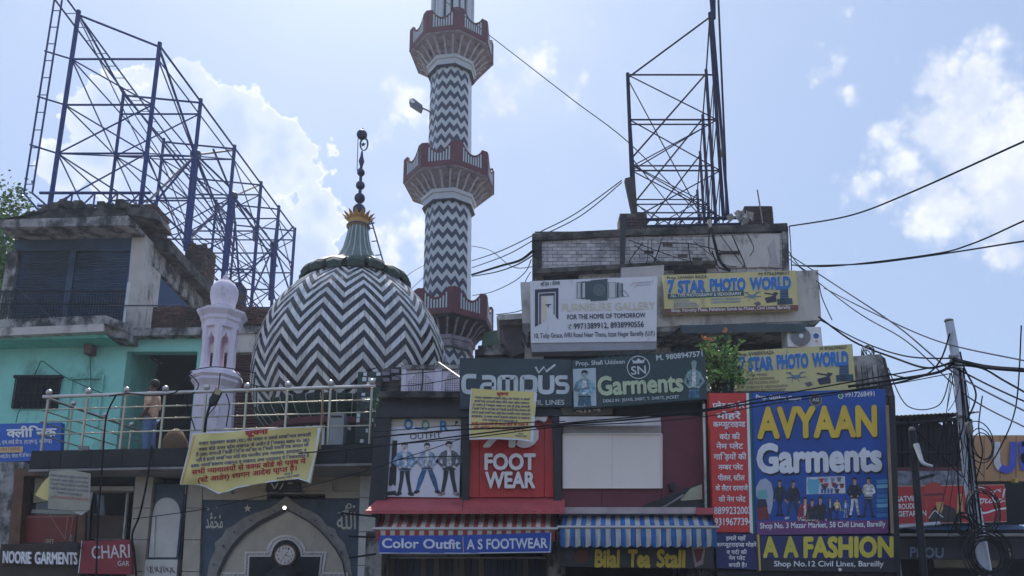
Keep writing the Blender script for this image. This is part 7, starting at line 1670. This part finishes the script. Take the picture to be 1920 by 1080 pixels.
cable([(410, 740, 15.5), (405, 760, 15.4), (393, 775, 15.4), (385, 790, 15.4)], .01, 'thin black wire curling below the joint box label')
cable([(424, 738, 15.4), (430, 760, 15.4), (424, 800, 15.5)], .012, 'black wire arching right of the joint box')
cable([(344, 738, 15.6), (354, 770, 15.5), (366, 806, 15.5)], .012, 'wire hanging at the left edge of the small minaret shaft')
cable([(360, 694, 16.3), (400, 688, 16.2), (440, 692, 16.2), (480, 700, 16.4)], .012, 'wire wrapped across the collar of the small minaret')
cable([(440, 694, 16.2), (475, 722, 17), (540, 726, 18), (620, 712, 18.5), (705, 690, 17)], .012, 'wire strung from the small minaret across the lower part of the dome')
cable([(700, 706, 16), (780, 700, 15.9), (862, 692, 15.8)], .01, 'wire across the top of the pierced screen')
cable([(700, 724, 16), (780, 722, 15.9), (862, 708, 15.8)], .009, 'wire across the middle of the pierced screen')
cable([(793, 692, 16.2), (792, 720, 16.1), (786, 750, 16)], .014, 'black wire hanging down the first pierced panel')
o = bar('tube_pole', U(823, 680, 16.2), U(870, 713, 14.2), .022, M['steel'], None); props(o, 'bright thin pipe slanting from the screen post to the campus sign', 'pipe')
cable([(55, 455 + 75, 20), (100, 600 - 10, 20), (150, 610, 20)], .01, 'pale wire slanting over the blue shutter', M['wire_grey']) if False else None
cable([(20, 530, 19.9), (60, 565, 19.9), (100, 598, 19.9)], .012, 'pale wire slanting across the left blue shutter', M['wire_grey'])
cable([(64, 705, 20.8), (72, 688, 20.8), (79, 677, 20.8), (100, 692, 20.8), (128, 710, 20.8), (200, 741, 20.6)], .014, 'green wire looping over the barred window of the turquoise wall', mat('green_wire', (30, 90, 84), .7))
cable([(169, 662, 20.8), (170, 700, 20.8), (171, 735, 20.6)], .012, 'wire dropping from the brown box on the turquoise wall', mat('green_wire', (30, 90, 84), .7))
cable([(30, 792, 17), (34, 775, 18), (42, 762, 20.8)], .012, 'short wire from the barred window down to the clinic sign', mat('green_wire', (30, 90, 84), .7))
# tangles on the whitewashed parapet
tg = [((1205, 455), (1185, 495)), ((1215, 452), (1200, 500)), ((1222, 450), (1240, 498)), ((1180, 450), (1300, 492)), ((1240, 455), (1350, 470)), ((1300, 452), (1380, 500)), ((1350, 440), (1400, 502)), ((1330, 430), (1338, 478)), ((1290, 455), (1322, 505)), ((1240, 448), (1226, 492)), ((1335, 470), (1367, 508)), ((1372, 440), (1392, 500)), ((1400, 438), (1406, 480)), ((1190, 460), (1260, 505))]
rr = random.Random(31)
for i, (a, b_) in enumerate(tg):
    mx_, my_ = (a[0] + b_[0]) / 2 + rr.uniform(-14, 14), max(a[1], b_[1]) - rr.uniform(5, 22)
    cable([(a[0], a[1], 19.7), (mx_, my_, 19.55), (b_[0], b_[1], 19.7)], rr.uniform(.01, .018), 'one of the loose black wires tangled over the whitewashed brick parapet', None, 7, 'loose_wire', 'loose wires hanging on the whitewashed parapet')
cable([(1335, 430, 19.8), (1340, 455, 19.5), (1350, 490, 19.4), (1368, 508, 19.2)], .04, 'thick black cable bundle hanging down the parapet above the upper photo sign')
cable([(1480, 424, 19.8), (1483, 470, 19.7), (1484, 510, 19.6)], .014, 'wire running straight down the right corner of the parapet')
cable([(1478, 470, 19.5), (1500, 500, 18.5), (1530, 520, 17.9), (1542, 560, 17.7), (1560, 600, 17.4)], .012, 'wire sagging past the right end of the balcony parapet')
cable([(1283, 610, 18), (1262, 625, 17.6), (1245, 640, 17.4), (1238, 660, 17.2)], .02, 'black cable curving beside the right edge of the furniture sign')
coil('small tangle of wire lying on top of the grey rooftop block', 1628, 662, 15.3, .10, 6, 9, .01)
o = bar('iron_rod', U(1430, 418, 20), U(1420, 356, 20), .02, M['concrete'], None); props(o, 'thin rod standing up beside the dark brick pier on the right parapet', 'rod')
mb = MB(); rr = random.Random(2)
for i in range(16):
    c = U(1388 + rr.gauss(0, 8), 408 + rr.gauss(0, 5), 19.9); u = Vector((rr.uniform(-1, 1), rr.uniform(-1, 1), rr.uniform(-1, 1))).normalized() * .16; w_ = u.cross(Vector((0, 0, 1))) * .8; mb.add([c - u, c + w_, c + u, c - w_ + Vector((0, 0, .06))], [(0, 1, 2), (0, 2, 3)])
o = mb.build('plastic_bag', mat('pale_plastic', (176, 176, 180), .4)); props(o, 'crumpled pale plastic caught at the foot of the right billboard frame', 'plastic bag')
o = slab([(1326, 412), (1333, 410), (1335, 424), (1330, 427)], 19.85, .04).build('rag', mat('pale_rag', (190, 170, 160), .9)); props(o, 'small pale rag hanging at the base of the right billboard frame', 'rag')
bpy.data.objects.remove(tmp)
# ================================================================== HAZE
hz = MB().box(-60, 60, -6, 75, -1.5, 36).build('haze', None); props(hz, kind='stuff')
hm = bpy.data.materials.new('haze'); hm.use_nodes = True; nt = hm.node_tree; nt.nodes.clear()
o_ = nt.nodes.new('ShaderNodeOutputMaterial'); v_ = nt.nodes.new('ShaderNodeVolumePrincipled')
v_.inputs['Color'].default_value = (.74, .85, 1, 1); v_.inputs['Density'].default_value = .0012; v_.inputs['Anisotropy'].default_value = .35
nt.links.new(v_.outputs[0], o_.inputs['Volume']); hz.data.materials.append(hm)
